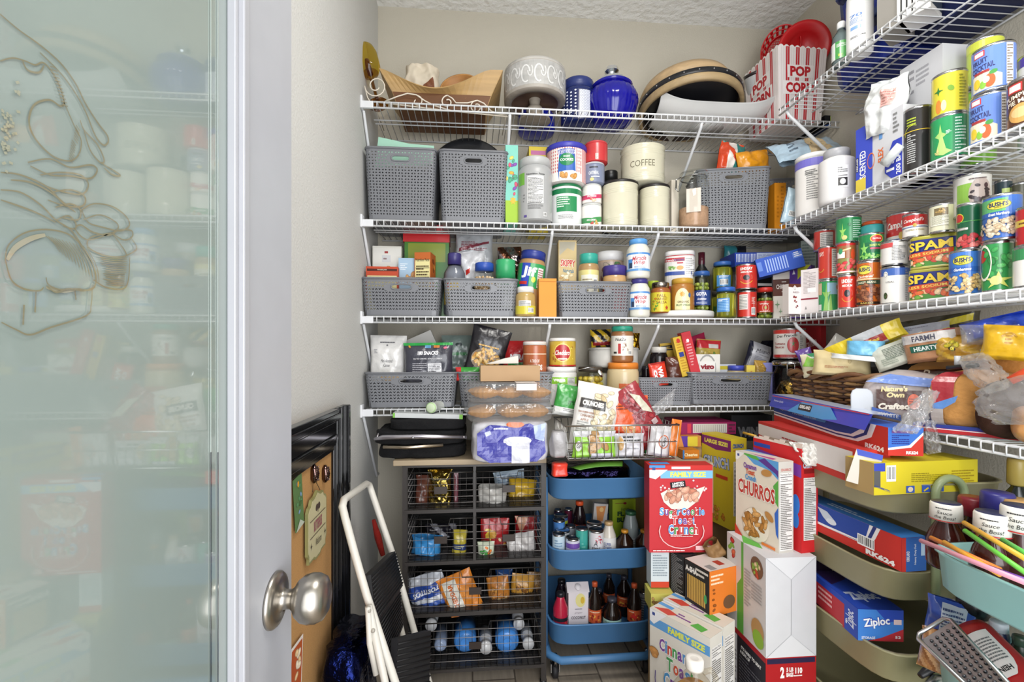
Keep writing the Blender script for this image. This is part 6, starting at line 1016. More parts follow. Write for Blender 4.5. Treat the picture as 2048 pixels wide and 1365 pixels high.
wb('pale bag with lime green corner at the left end of the wicker basket', 1640, 752, 1.11, .09, .075, .03, yaw=-30, tilt=-10, dec=[('p', [(-1, .5), (0, .4), (.4, .2), (.2, .55), (-.6, .9)], '8cc84a'), ('p', [(-.6, 1), (.1, 1), (-.1, .7)], '2f8a5a')], col='d8d0b0', name='snack_bag')
wb('violet and silver snack wrapper at the corner end of the wicker basket', 1622, 745, 1.10, .045, .08, .03, yaw=-30, tilt=-18, col=lambda i, j: '5a3a8a' if j > .5 else 'b8b4c0', name='snack_wrapper')
wb('big pale grey bag flap leaning at the back left of the wicker basket', 1668, 738, 1.20, .13, .10, .03, yaw=-40, tilt=36, col='c9c6be', name='snack_bag')
wb('long yellow, silver and red chips bag slanting up from the wicker basket', 1738, 700, 1.14, .20, .05, .04, yaw=-50, tilt=-26, dec=[('r', -.6, .5, .4, 1, 'd9c02e'), ('r', .2, .35, .5, .4, '9a2a24'), ('t', 'ruffles', .1, .36, .3, .2, 'e8c040', 0, .04, .3), ('r', .85, .5, .3, 1, 'd9c02e')], col='b9bbbd', name='chips_bag', top=False)
wb('second yellow and silver chips bag behind the long slanting one', 1812, 688, 1.22, .20, .045, .05, yaw=-55, tilt=-10, dec=[('p', [(-1, 0), (-.4, .9), (.2, .3), (1, .6), (1, 0)], 'd8c22c'), ('l', .3, .8, .3, .2, 2, '8a8a9a')], col='b4b7c4', name='chips_bag', top=False)
wb('yellow and dark chips bag at the back top of the wicker basket', 1868, 668, 1.29, .2, .045, .04, yaw=-60, tilt=-8, dec=[('p', [(-.9, .3), (.9, .9), (.9, .5), (-.8, 0)], 'd4c428')], col='3a3420', name='chips_bag', top=False)
wb('sky blue tissue pack wedged under the yellow chips bags', 1730, 714, 1.12, .09, .045, .05, yaw=-42, tilt=2, col='6fb4d8', name='tissue_pack', wr=.008, top=False)
wb('white plastic tray edge under the sky blue pack', 1722, 722, 1.11, .15, .015, .04, yaw=-50, tilt=6, col='dfe2e0', name='plastic_tray', top=False)
wb('cream cracker sleeve with grey print standing slanted in the wicker basket', 1812, 728, 1.16, .13, .065, .03, yaw=-58, tilt=-24, dec=[('l', .1, .6, .6, .5, 8, '6a7468'), ('l', -.4, .3, .3, .3, 4, 'a0a89a'), ('p', [(.5, .1), (.7, .5), (.75, .48), (.55, .08)], 'a02a2a')], col='cfd2c4', name='cracker_sleeve')
wb('black bag rim visible behind the bread in the wicker basket', 1800, 760, 1.2, .3, .06, .04, yaw=-60, tilt=-4, col='24201f', name='black_bag', top=False)
# loaves in printed film
def loaf(label, loc, W, D, Hh, rz, col, dec, film=None, name='bread_loaf', tilt=0):
    b = MB(); off = Vector((loc[0]*40, loc[1]*40, 0)); n = 40; m_ = 12; vs = []
    for j in range(m_+1):
        v = j/m_; f = math.sin(math.pi*min(1, .5+.5*(1-v)))**.5 if v > .5 else 1; f = max(.02, (1-abs(2*v-1)**3.5))**.4
        for k in range(n):
            a = 2*math.pi*k/n; c, d = math.cos(a), math.sin(a); q = (abs(c)**4+abs(d)**4)**(-.25); x, y = c*q*W/2*f, d*q*D/2*f; nn = noise.noise(Vector((x*16, y*16, v*3))+off)*.006
            vs.append((x+c*nn, y+d*nn, v*Hh+noise.noise(Vector((x*20, y*20, 4))+off)*.006*v))
    b.add(vs, [(j*n+k, j*n+(k+1) % n, (j+1)*n+(k+1) % n, (j+1)*n+k) for j in range(m_) for k in range(n)]+[tuple(reversed(range(n))), tuple(m_*n+k for k in range(n))], col, None, True)
    o = b.build(name, 'bread' if not film else 'film'); place(o, loc, (0, R_(tilt), rz)); tag(o, label, 'bread')
    if dec:
        q = MB(); sgn = lambda t: (1 if t >= 0 else -1)
        def fn(u, v, oo):
            vv = v/Hh; f = max(.02, (1-abs(2*vv-1)**3.5))**.4; return (u*(.92+.08*f)*min(1, f+.1), -D/2*f*(1-.06*(abs(2*u/W))**4)-oo-.005, v)
        Print(q, fn, W*.95, Hh, step=(.015, .012), gap=.0003).sh(dec); q.build('printed_wrap', 'film', o)
    return o
def PR(px, py, X): return PX(px, py, X)
p = PR(1818, 838, 1.12); loaf("bread loaf in a brown, blue and white Craft label bag with an orange sticker".replace('Craft label', 'printed'), (1.145, p.y+.03, S4R), .19, .12, .14, R_(-40), 'b5aaa8', [('p', [(-1, .8), (1, .7), (1, .85), (-.6, .95)], '6a88cc'), ('r', -.25, .48, .5, .36, '4a2a20'), ('t', "Nature's", -.35, .68, .3, .1, 'd8c890', 3, .05, .2), ('t', 'Own', -.32, .57, .2, .1, 'd8c890', 3, .05, .2), ('t', 'Crafted', -.35, .36, .36, .12, 'e8e0d0', 3, .05, .2), ('p', [(-.85, .2), (-.2, .08), (-.2, .2), (-.85, .33)], '5a78c4'), ('t', 'WHITE', -.45, .19, .2, .07, 'e8ecf4', -8), ('e', .08, .46, .14, .14, 'd8603a'), ('l', .08, .46, .1, .14, 3, '8a3020')], film=1)
loaf('dark brown label bread loaf behind the orange stickered one', (1.27, YZ(1872, 1.24)[0]-.02, S4R+.02), .19, .12, .15, R_(-60), '5a3426', [('r', 0, .6, .9, .5, '4a281c'), ('t', 'Butter', -.1, .72, .5, .2, 'd8c8b0', 0, .0, .4), ('r', .6, .6, .2, .3, '4a7ab8'), ('p', [(-.9, .95), (.2, .98), (.1, .85), (-.9, .8)], 'b8844c')], film=1)
p = YZ(1925, 1.14)[0]
loaf('large golden bun loaf in clear wrap with a white nutrition label', (1.185, p-.01, S4R), .19, .13, .15, R_(-52), 'c08a4c', [('r', .42, .22, .3, .36, 'dcd8d2'), ('l', .42, .22, .27, .32, 8, '777777'), ('p', [(-1, .95), (-.5, .98), (-.55, .5), (-.9, .42)], 'a02a34'), ('p', [(-.95, .45), (-.45, .6), (-.5, .5), (-.9, .3)], '5a86c4'), ('r', -.85, .18, .12, .4, 'a8a09c')])
def crumple(label, pts, col=(.93, .93, .93), wr=.012, m='clear', name='plastic_wrap', nu=22, nv=18, seed=2, thick=.03):
    """loose film stretched over four world corners tl,tr,br,bl with a bulge"""
    tl, tr, br, bl = pts; nrm = (tr-tl).cross(bl-tl).normalized(); off = Vector((seed*9, 1, 2)); b = MB()
    for sd in (1, -1):
        def f(i, j, sd=sd):
            p = tl.lerp(tr, i).lerp(bl.lerp(br, i), j); n_ = noise.noise(Vector((i*7, j*7, sd))+off)*wr+noise.noise(Vector((i*17, j*17, sd*4))+off)*wr*.5; e = math.sin(math.pi*i)*math.sin(math.pi*j)
            return p+nrm*(sd*thick*e**.6+n_)
        b.grid(f, nu, nv, col)
    o = b.build(name, m); return tag(o, label, 'wrap')
crumple('loose clear bag end hanging from the loaf with the orange sticker', (PX(1852, 778, 1.03), PX(1880, 784, 1.03), PX(1835, 868, .95), PX(1785, 862, .94)), seed=3, name='clear_bag', thick=.014)
crumple('twisted clear bag top rising over the golden bun loaf', (PX(1925, 712, 1.14), PX(1965, 705, 1.10), PX(2010, 775, 1.04), PX(1975, 790, 1.08)), seed=5, name='clear_bag')
crumple('clear crinkled bag around the bread at the right edge of the picture', (PX(1970, 775, 1.06), PX(2075, 740, 1.0), PX(2090, 850, .99), PX(1990, 850, 1.05)), seed=8, name='bread_bag', col=(.88, .86, .84), thick=.05)
crumple('clear bag scrap hanging below the foil box end at the shelf edge', (PX(1845, 840, 1.08), PX(1868, 842, 1.08), PX(1882, 905, 1.08), PX(1855, 910, 1.08)), seed=9, name='bag_scrap', thick=.01)
p = PX(2010, 870, 1.12); loaf('dark rye loaf at the right edge of the lowest right shelf', (1.17, p.y+.02, S4R), .12, .12, .13, R_(-50), '3a2218', [])
loaf('tan bread bag with brown lettering cut by the right edge of the picture', (1.155, YZ(2040, 1.12)[0]-.02, S4R), .10, .10, .085, R_(-45), 'c89058', [('t', 'C', -.1, .5, .3, .5, '4a2a1a')], film=1)
loaf('golden bagel loaf behind the clear bags on the lowest right shelf', (1.30, YZ(2000, 1.28)[0]-.05, S4R+.09), .2, .12, .10, R_(-60), 'b87c3c', [])
wb('bread bag with a dark green HEARTY band above the wicker basket', 1872, 722, 1.18, .12, .075, .07, yaw=-60, tilt=-10, dec=[('r', 0, .8, .9, .3, 'c9c4c0'), ('p', [(0, 1), (.9, .95), (.9, 1)], '8a2a30'), ('t', 'FARMH', -.1, .8, .4, .18, '4a4a5a', 0, .03), ('r', -.1, .45, .55, .22, '1f5a4a'), ('t', 'HEARTY', -.1, .45, .42, .14, 'dfe6e0', 0, .03)], col='b0805c', name='bread_bag', top=False)
wb('gold and yellow crinkled chips bag on top of the bread pile', 1948, 722, 1.20, .15, .065, .06, yaw=-60, tilt=-4, col=lambda i, j: ['c89a3a', 'b88c34', 'd8b040'][int((i*7+j*5)) % 3], dec=[('F', -.5, .6, .2, .2, 6, .1, ['2a241c', 'd8c83a']), ('r', .4, .3, .15, .2, 'b8c0d0')], name='chips_bag', wr=.018, fq=1.6)
wb('bright yellow bag at the top right of the bread pile', 2032, 722, 1.16, .12, .075, .05, yaw=-60, tilt=6, dec=[('l', -.2, .6, .1, .3, 3, 'b8881a'), ('A', -.2, .55, .25, .25, 30, 150, .05, 'b8881a')], col='d8aa1c', name='bread_bag', wr=.01)
wb('clear crumpled bag top over the yellow bread bags', 1975, 690, 1.16, .09, .045, .04, yaw=-60, tilt=2, col=(.9, .9, .9), name='crumpled_bag', m='clear', wr=.02)
wb('royal blue plastic bag at the top right, under the third right shelf', 2005, 672, 1.20, .12, .045, .05, yaw=-60, tilt=-14, col='2848b8', name='blue_bag', wr=.02)
b = MB(); b.tube([PX(1915, 732, 1.12), PX(1915, 712, 1.12)], .006, 'c8cacc', 10); b.tube([PX(1895, 736, 1.115), PX(1955, 731, 1.115)], .005, '1c1a1a', 8); o = b.build('wire_rack_edge', 'paint'); tag(o, 'short metal post and black rim between the loaves', 'rack')
b = MB(); b.prism([(-.02, 0), (.02, 0), (.025, .006), (.025, .05), (.021, .061), (.012, .067), (-.012, .067), (-.021, .061), (-.025, .05), (-.025, .006)], 0, .005, 'bcc0c6'); o = b.build('container_cover', 'plastic', bevel=.003); place(o, PX(1725, 828, 1.03), (R_(-6), 0, R_(-30))); tag(o, 'rounded white plastic lid leaning on the side of the wicker basket', 'lid')
b = MB(); b.lathe([(.008, 0, 'd8502c'), (.011, .06, 'd8502c'), (.012, .12, 'c8482a'), (.006, .13, 'c8482a'), (0, .13, 'c8482a')], 14); o = b.build('orange_lighter', 'plastic'); place(o, PX(2020, 762, 1.03), (R_(30), R_(48), 0)); tag(o, 'orange handled lighter lying on the bread at the right edge', 'lighter')
# jar near the corner on the lowest right shelf
carton('thin blue and red printed box lying flat under the golden bun loaf', .22, .09, .018, (1.16, YZ(1920, 1.11)[0], S4R+.001), (0, 0, R_(-58)), {'F': [('r', 0, .3, 1, .6, 'b82a30'), ('r', 0, .8, 1, .4, '2c3a8a'), ('r', 0, .5, 1, .1, 'e0e0e4')], 'R': [('r', 0, .5, 1, 1, 'c8c83a')]}, '3a58b0', name='flat_box')
# foil boxes
def foilbox(label, A, B, z, Hh, D, faces, flap=True, col='c8342c'):
    """A far bottom corner, B near bottom corner (x,y); the long printed face looks toward -X"""
    W = math.hypot(B[0]-A[0], B[1]-A[1]); rz = math.atan2(B[1]-A[1], B[0]-A[0]); c, s_ = math.cos(rz), math.sin(rz)
    return carton(label, W, D, Hh, ((A[0]+B[0])/2-s_*D/2, (A[1]+B[1])/2+c*D/2, z), (0, 0, rz), faces, {'F': col, 'R': col, 'T': '2f62c0', 'L': col, 'K': col}, name='foil_box', group=None)
swo = lambda: [('r', 0, .5, 1, 1, 'c4342a'), ('p', [(-1, .34), (-.4, .26), (.3, .16), (.62, .2), (.8, .5), (.86, 1), (-1, 1)], 'e8e6e6'), ('p', [(-1, .42), (-.4, .34), (.3, .24), (.58, .28), (.74, .55), (.79, 1), (-1, 1)], '2a3a7c'), ('p', [(-1, .48), (-.4, .4), (.3, .3), (.55, .34), (.7, .6), (.75, 1), (-1, 1)], 'e8e6e6'), ('p', [(-1, .54), (-.4, .46), (.3, .37), (.52, .42), (.65, .7), (.7, 1), (-1, 1)], '24489c'), ('p', [(-.6, 1), (-.3, .6), (.1, .6), (.2, 1)], '4a90d0')]
yb_, zb = YZ(1776, .94); A = (1.03, 1.53); z1 = ZH(912, zb)
h1 = ZH(868, zb)-z1
foilbox('foil box', A, (.94, yb_), z1, .064, .075, {'F': swo()+[('t', 'Reynolds', -.72, .74, .13, .14, 'e8ecf4', 0, .02, .2), ('t', 'Foodservice Foil', -.3, .72, .24, .16, 'a8c8e8', 0, .03), ('t', 'RK624', .84, .16, .12, .2, 'f4f0ee', 0, .05)], 'R': [('r', 0, .5, 1, 1, 'c4342a'), ('p', [(-1, .2), (.3, .3), (1, .75), (1, 1), (-1, 1)], 'e8e6e6'), ('p', [(-1, .28), (.2, .38), (1, .85), (1, 1), (-1, 1)], '3a6cc0'), ('r', -.2, .85, .6, .1, '6a4a8a'), ('l', -.3, .58, .5, .36, 5, '24348a'), ('t', 'RK624', .35, .12, .34, .12, 'f4f0ee', 0, .05)]}).__setitem__('label', 'open foil box with a raised blue flap, on top of the yellow box')
W_ = math.hypot(A[0]-.94, A[1]-yb_); rz = math.atan2(yb_-A[1], .94-A[0]); M_ = Matrix.Translation((A[0], A[1], z1+.066)) @ Matrix.Rotation(rz, 4, 'Z')
b = MB(); b.add([(-.01, -.012, -.016), (W_*.92, -.022, -.016), (W_*.92, -.004, .022), (-.01, .0, .026), (-.01, .075, .024), (W_*.88, .06, .018)], [(0, 1, 2, 3), (3, 2, 5, 4)], ['3a44b8', 'c8d4ec'], M_)
q = Print(b, lambda u, v, o: (W_*.455+u, -.018-o+.012*v/.038, -.016+v), W_*.9, .038, M_); q.sh([('p', [(-.5, 0), (-.2, 1), (.35, 1), (.6, 0)], '4f9ad8'), ('r', 0, .96, 1, .06, 'c83a3a'), ('r', -.12, .55, .14, .5, '14161c'), ('t', 'KIRKLAND', -.12, .58, .12, .26, 'f0f0f0', 0, .05), ('t', 'Premium Quality', -.78, .6, .13, .2, 'e8ecf8', 0, .0, .3)])
o = b.build('foil_box_flap', 'gloss', solid=0); o.parent = bpy.data.objects['foil_box']; o.matrix_parent_inverse = Matrix.LocRotScale(*[bpy.data.objects['foil_box'].location, bpy.data.objects['foil_box'].rotation_euler, None]).inverted()
# ------------------------------------------------------------------ olive cart, turquoise cart
def traycart(name, label, W, D, trays, th_, loc, rz, col, rr=.05, posts='x', zbase=.06, handle=None, pcol=None, base=False):
    """rolling cart: local front -Y; trays = list of tray top heights"""
    t = empty(name, loc, label, 'cart', None, (0, 0, rz)); pw = 6
    for zt in trays:
        b = MB(); f = .96; cc = col
        def ring(fx, z): return (fx, z)
        b.lathe([(.45, zt-th_+.004, cc), (.468, zt-th_, cc), (.485, zt-th_+.006, cc), (.497, zt-.006, cc), (.508, zt-.003, cc), (.508, zt, cc), (.49, zt, cc), (.48, zt-th_+.008, cc), (0, zt-th_+.008, cc)], 72, None, W, D, 7)
        b.build('tray', 'paint', t)
    for sx in {'far': (1,), 'near': (-1,)}.get(posts, (-1, 1)):
        p = MB()
        for sy in (-1, 1):
            q = (sx*(W/2+.006), sy*D*.3) if posts == 'x' else (sy*W*.3, sx*(D/2+.006))
            p.tube([(*q, zbase), (*q, trays[0]-.01)], .009, pcol or col, 10)
        p.build('post', 'paint', t)
    if base:
        p = MB(); p.tube([(sx*(W/2-.02 if abs(sx) < 1 else W/2+.0), sy*(D/2), zbase) for sx, sy in ((-1, -.8), (-.9, -1), (.9, -1), (1, -.8), (1, .8), (.9, 1), (-.9, 1), (-1, .8))], .013, col, 12, True); p.build('base_rail', 'paint', t)
    if zbase > .05:
        for sx in (-1, 1):
            for sy in (-1, 1):
                w_ = MB(); w_.lathe([(.0, -.011, '16161a'), (.02, -.011, '16161a'), (.026, -.007, '1c1c20'), (.026, .007, '1c1c20'), (.02, .011, '16161a'), (0, .011, '16161a')], 24, Matrix.Translation((sx*W*.44, sy*D*.40+.01, .0265)) @ Matrix.Rotation(R_(90), 4, 'Y'))
                c = w_.build('caster', 'rubber', t); w_ = MB(); w_.tube([(sx*W*.44, sy*D*.40-.005, zbase+.005), (sx*W*.44, sy*D*.40-.005, .05)], .007, 'b8babc'); w_.box(sx*W*.44-.0145, sy*D*.4+.005, .026, .003, .02, .03, 'b0b2b4'); w_.box(sx*W*.44+.0145, sy*D*.4+.005, .026, .003, .02, .03, 'b0b2b4'); w_.build('fork', 'chrome', c)
    return t
OL = '989270'
oz = [ZH(957, 1.115), ZH(1125, 1.115), ZH(1285, 1.115), ZH(1450, 1.115)]
ocx, ocy = .932+.16, .985+.25
oc = traycart('rolling_cart', 'olive green four tier rolling cart against the right wall', .32, .50, oz, .074, (ocx, ocy, 0), R_(0), OL, zbase=.055, posts='far')
b = MB(); hy = -.25-.012
b.tube([(-.055, hy, .055)]+[(-.02-.035*math.cos(a), hy, oz[0]-.02+.035*math.sin(a)) for a in [math.pi*k/12 for k in range(13)]]+[(.015, hy, .055)], .0085, '86916c', 10)
b.build('handle', 'paint', oc)
# second foil box, storage bag box, wraps on the trays
yb2, zb2 = YZ(1778, .912); z2 = oz[1]-.03
foilbox('foil box with KIRKLAND panel', (.936, 1.45), (.957, .975), oz[1]+.006, .076, .062, {'F': [('r', 0, .5, 1, 1, 'c8342c')]+[('p', [(-1, .30+k*.0), (.1, .28), (.55, .3+k*.02), (.72-k*.04, .6), (.78-k*.04, 1), (-1, 1)], c) for k, c in enumerate(('eceaea', '2a3a7c', 'eceaea'))]+[('p', [(-1, .4), (.1, .36), (.5, .38), (.62, .6), (.66, 1), (-1, 1)], '28489c'), ('p', [(-1, .4), (-.4, .4), (-.1, 1), (-1, 1)], '4f90cc'), ('r', -.83, .78, .14, .22, '16181e'), ('t', 'KIRKLAND', -.83, .8, .12, .1, 'f0f0f0', 0, .05), ('t', 'Foil', -.62, .56, .1, .22, 'f4f6f8', 0, .05), ('l', -.3, .62, .12, .14, 2, 'c8d8ec'), ('p', [(-.02, .9), (.12, .86), (.24, .62), (.12, .5), (.06, .62)], 'c4ccd8'), ('e', .18, .56, .07, .1, 'd8dee6'), ('B', .62, .42, .1, .34), ('t', 'RK624', .78, .14, .16, .17, 'f6f2f0', 0, .06)], 'R': [('r', 0, .5, 1, 1, '2f62b0'), ('r', -.85, .5, .18, 1, 'c8342c'), ('t', 'KIRKLAND', -.5, .45, .3, .12, 'f0f0f0', 90), ('t', 'Heavy Duty Foil', .1, .5, .6, .1, 'e0e8f4', 90), ('r', .75, .65, .2, .4, 'b8d0e8')], 'T': [('r', 0, .5, 1, 1, '3a78c0'), ('l', .4, .5, .4, .4, 2, 'c8d8ec')]})['label'] = 'closed foil box with a printed foil roll, on the second olive cart tray'
def cbox(label, A, B, z, Hh, D, faces, col, name='carton', m='paper', cat='box', up=0):
    W = math.hypot(B[0]-A[0], B[1]-A[1]); rz = math.atan2(B[1]-A[1], B[0]-A[0]); c, s_ = math.cos(rz), math.sin(rz)
    return carton(label, W, D, Hh, ((A[0]+B[0])/2-s_*D/2, (A[1]+B[1])/2+c*D/2, z), (up, 0, rz), faces, col, name, cat, None, m)
z3 = oz[2]-.066
cbox('blue and red Ziploc storage bag box in the third olive cart tray'.replace('Ziploc ', ''), (.922, 1.055), (1.025, 1.04), oz[2]-.004, .075, .20, {'F': [('r', 0, .5, 1, 1, '3f7fd0'), ('p', [(-1, 0), (-.6, 0), (0, .1), (1, .4), (1, 0)], 'b8303a'), ('p', [(-1, 1), (-.2, 1), (.3, .6), (1, .7), (1, 1)], '2848b0'), ('T', 'Ziploc', -.18, .58, .58, .34, 'f4f6fa', '2848b0', 8), ('r', .74, .62, .17, .16, 'e0c8c8'), ('t', 'STORAGE', -.55, .1, .3, .08, 'f4f6fa'), ('t', '52', .75, .14, .12, .08, 'f4f6fa')], 'L': [('r', 0, .5, 1, 1, '2848b0'), ('p', [(-1, 0), (-1, .8), (.5, .8), (.5, 0)], 'b8303a'), ('t', 'Ziploc', .75, .5, .55, .2, 'e0e8f8', 90), ('l', -.3, .5, .3, .5, 3, 'e8b0b0'), ('l', -.75, .5, .1, .5, 3, '3a4ab0')], 'T': [('r', 0, .5, 1, 1, '2848b0'), ('t', 'Ziploc', 0, .3, .7, .25, 'd0dcf4', 6, .05), ('p', [(-.8, .6), (.2, .75), (.9, 1), (-.8, 1)], '34205a')]}, '2848b0', name='storage_bag_box')
cbox('dark purple flat box behind the blue and red storage bag box', (.93, 1.27), (1.03, 1.27), z3, .13, .12, {}, '3c2058')
for i, (c_, lb) in enumerate((('c8ccd0', 'silver foil packet in the third olive cart tray'), ('1a1a1e', 'black handled tool in the third olive cart tray'))):
    b = MB(); b.tube([(-.07, 0, 0), (-.02, .01, .012), (.07, 0, .004)], [.006, .012, .008], c_, 10); o = b.build('kitchen_tool', 'brushed' if i == 0 else 'paint'); place(o, (1.02+.02*i, .99+.02*i-.06, z3+.03+.02*i), (0, 0, R_(5))); tag(o, lb, 'tool')
# yellow bag box on the top tray
za = oz[0]-.07; yl = 'd4c22c'
cbox('open yellow box of bags with a barcode, lying on the top olive cart tray', (.89, .975), (1.16, .99), oz[0]-.02, .072, .075, {'F': [('r', 0, .5, 1, 1, yl), ('r', -.93, .86, .14, .26, '3a4ab0'), ('r', -.98, .5, .1, .5, '5a5a5a'), ('B', -.68, .66, .09, .5), ('t', '140', -.88, .22, .06, .2, '3a4a8a', 70), ('l', .05, .5, .35, .3, 5, '9a8c1c'), ('l', .7, .45, .22, .5, 6, 'a8901c'), ('r', -.32, .14, .08, .22, '3a5ab0'), ('e', -.32, .14, .05, .08, 'e0d0b0'), ('r', -.02, .14, .08, .22, '3a5ab0'), ('r', -.02, .12, .05, .05, 'd8c030', 30), ('r', .24, .14, .08, .22, '3a5ab0'), ('r', .24, .13, .05, .05, 'e0e0d0', 30)], 'L': [('r', 0, .5, 1, 1, 'a88c5c')]}, yl, name='yellow_bag_box')
b = MB(); b.add([(0, 0, 0), (.05, -.02, -.01), (.062, -.03, .07), (.018, -.01, .078)], [(0, 1, 2, 3)], 'd5cfc4'); b.add([(.02, -.0112, .064), (.06, -.0312, .058), (.062, -.0302, .07), (.018, -.0102, .078)], [(0, 1, 2, 3)], '4a5ab8')
o = b.build('card_flap', 'paper', solid=.001); place(o, PX(1692, 962, .872), (0, 0, R_(-25))); o.parent = bpy.data.objects['yellow_bag_box']; o.matrix_parent_inverse = Matrix.LocRotScale(o.parent.location, o.parent.rotation_euler, None).inverted()
cbox('red and white foil box behind the cereal boxes, on the top olive cart tray', (.955, 1.5), (.905, 1.03), oz[0]-.016, .085, .07, {'F': [('r', 0, .5, 1, 1, 'c4342c'), ('p', [(-1, .5), (.2, .2), (.9, .2), (.9, .9), (-1, .9)], 'e4dedb'), ('l', -.1, .6, .3, .2, 2, 'b04040')]}, 'c4342c', name='foil_box')
# turquoise cart
TQ = '98cccb'
tx = .855; ty0 = YZ(1842, tx)[0]; tz = [ZH(1092, YZ(1842, tx)[1]), ZH(1290, YZ(1842, tx)[1]), .22]
tw = .34; td = .46
tc_ = traycart('rolling_cart', 'turquoise rolling cart of sauce bottles at the right edge of the picture', tw, td, tz, .072, (tx+tw/2, ty0-td/2+.005, 0), 0, TQ, zbase=.055, posts='near')
zt0 = tz[0]-.064
def sauce(label, px, X, ytop, z, glass='3a1410', cap='f0f0f0', wrapc='e6e2da', txt=True, h=None, rad=.032, cr=.026):
    y, zc = YZ(px, X); h = h or ZH(ytop, zc)-z; b = MB()
    b.lathe([(rad*.85, 0, glass), (rad, .008, glass), (rad, h*.42, glass), (rad*.8, h*.56, glass), (cr*.62, h*.70, glass), (cr*.6, h*.78, glass)], 28); o = b.build('sauce_bottle', 'enamel'); place(o, (X, y, z), (0, 0, facing(X, y)))
    c = MB(); c.lathe([(cr*.78, h*.72, wrapc), (cr, h*.74, wrapc), (cr*.97, h*.97, wrapc), (cr*.9, h, '2a3050' if txt else cap), (0, h*.995, cap)], 28)
    if txt: Print(c, cylfn(cr, h*.74), math.pi*cr, h*.23, step=(.005, None), lift=.0006).sh([('l', -.1, .85, .3, .14, 1, '3a3a3a'), ('t', 'Sauce', -.06, .58, .28, .2, '2a2a2a', 0, .0, .2), ('t', 'the Boss!', -.04, .28, .4, .2, '2a2a2a', 0, .0, .2), ('r', 0, .03, 1, .06, 'b83030')])
    c.build('cap', 'plastic', o)
    tag(o, label, 'bottle'); return o
sauce('leftmost white capped barbecue sauce bottle in the turquoise cart', 1892, .955, 1005, zt0)
sauce('middle white capped barbecue sauce bottle with dark blue rim, behind the straws', 1985, .93, 1025, zt0)
sauce('right white capped barbecue sauce bottle cut by the picture edge', 2040, .955, 1012, zt0)
sauce('glass bottle with a dark red foil cap behind the white capped sauce bottles', 1948, 1.03, 995, zt0, '2a0c10', '7a1c28', '7a1c28', False)
sauce('bottle with a navy cap and green ring in the turquoise cart', 1995, 1.02, 985, zt0, 'a8702c', '2a2870', '2a2870', False)
sauce('bottle with a tan cap in the turquoise cart', 2040, 1.03, 1000, zt0, '6a3a1c', 'b8905a', 'b8905a', False)
sauce('tall dark green glass bottle with gold foil neck by the right wall', 2035, 1.17, 918, zt0, '0c1410', 'a8924c', 'a8924c', False, rad=.036, cr=.017)
jar('small dark jar with yellow label beside the tall green bottle', 2020, 2065, 1040, zt0, [('r', 0, .5, .8, .6, 'c8c050')], '3a3020', '1c1c1c', X=.98)
ss = [('e8a0b4', (1842, 1082, .86), (2060, 1170, .82), 'pink'), ('e2863a', (1862, 1076, .875), (2000, 1140, .86), 'orange'), ('e8a83a', (1888, 1085, .86), (2000, 1150, .84), 'amber'), ('6cc84a', (1930, 1062, .88), (2070, 1160, .84), 'lime green'), ('e8b040', (1928, 1046, .89), (2070, 1130, .86), 'golden'), ('5fc052', (2005, 1080, .90), (2075, 1122, .88), 'green'), ('6a3a9a', (1975, 1135, .845), (2060, 1165, .835), 'violet')]
for c, p, q, n_ in ss:
    b = MB(); b.tube([PX(*p), PX(*q)], .0042, c, 10); o = b.build('drinking_straw', 'plastic'); tag(o, '%s plastic straw lying across the rim of the turquoise cart' % n_, 'straw', 'coloured straws on the turquoise cart')
zt1 = tz[1]-.064
bag('blue foil snack bag with a white nutrition panel in the lower turquoise tray', 1892, 1300, 1, .08, .105, .04, X=.98, yaw=-50, tilt=6, dec=[('r', .1, .6, .5, .7, 'c4ccdc'), ('l', .1, .6, .45, .6, 9, '3a4a7a')], col='2f4ea8', name='snack_bag', wr=.014)
bag('bag of almonds in the lower turquoise tray', 1880, 1345, 1, .06, .08, .04, X=.90, yaw=-50, col=lambda i, j: ['a8784c', '8a5a34', 'c09468'][int(i*9+j*7) % 3], name='nut_bag', wr=.016)
b = MB(); b.add([(-.022, 0, 0), (.022, 0, 0), (.034, 0, .19), (-.034, 0, .19)], [(0, 1, 2, 3)], 'a9abae')
b.tube([(-.022, -.003, 0), (-.034, -.003, .19), (-.026, -.003, .202), (.026, -.003, .202), (.034, -.003, .19), (.022, -.003, 0)], .0035, 'c9cbcd', 8)
for j in range(14):
    for i in range(5): b.lathe([(.0032, 0, '55575a'), (.0022, .0022, '8a8c90'), (0, .0016, '3a3a3c')], 8, Matrix.Translation((-.018+i*.009*(1+j*.02), -.0005, .012+j*.0125)) @ Matrix.Rotation(R_(90), 4, 'X'))
o = b.build('metal_grater', 'brushed')
def orient(o, base, top):
    z = (top-base).normalized(); y = (base-Vector((0, 0, HC))).normalized(); y = (y-z*y.dot(z)).normalized(); x = y.cross(z); o.matrix_world = Matrix.Translation(base) @ Matrix((x, y, z)).transposed().to_4x4()
orient(o, PX(2010, 1405, .80), PX(1893, 1285, .86)); tag(o, 'flat metal grater sticking out of the lower turquoise tray', 'grater')
b = MB(); b.lathe([(.033, 0, 'a01c1c'), (.036, .012, 'a01c1c'), (.037, .10, 'a01c1c'), (.028, .145, 'a01c1c'), (.02, .165, 'b02a2a'), (.019, .17, 'd8d0d0'), (.012, .19, 'd8d0d0'), (0, .19, 'd8d0d0')], 28, None, 1, .6)
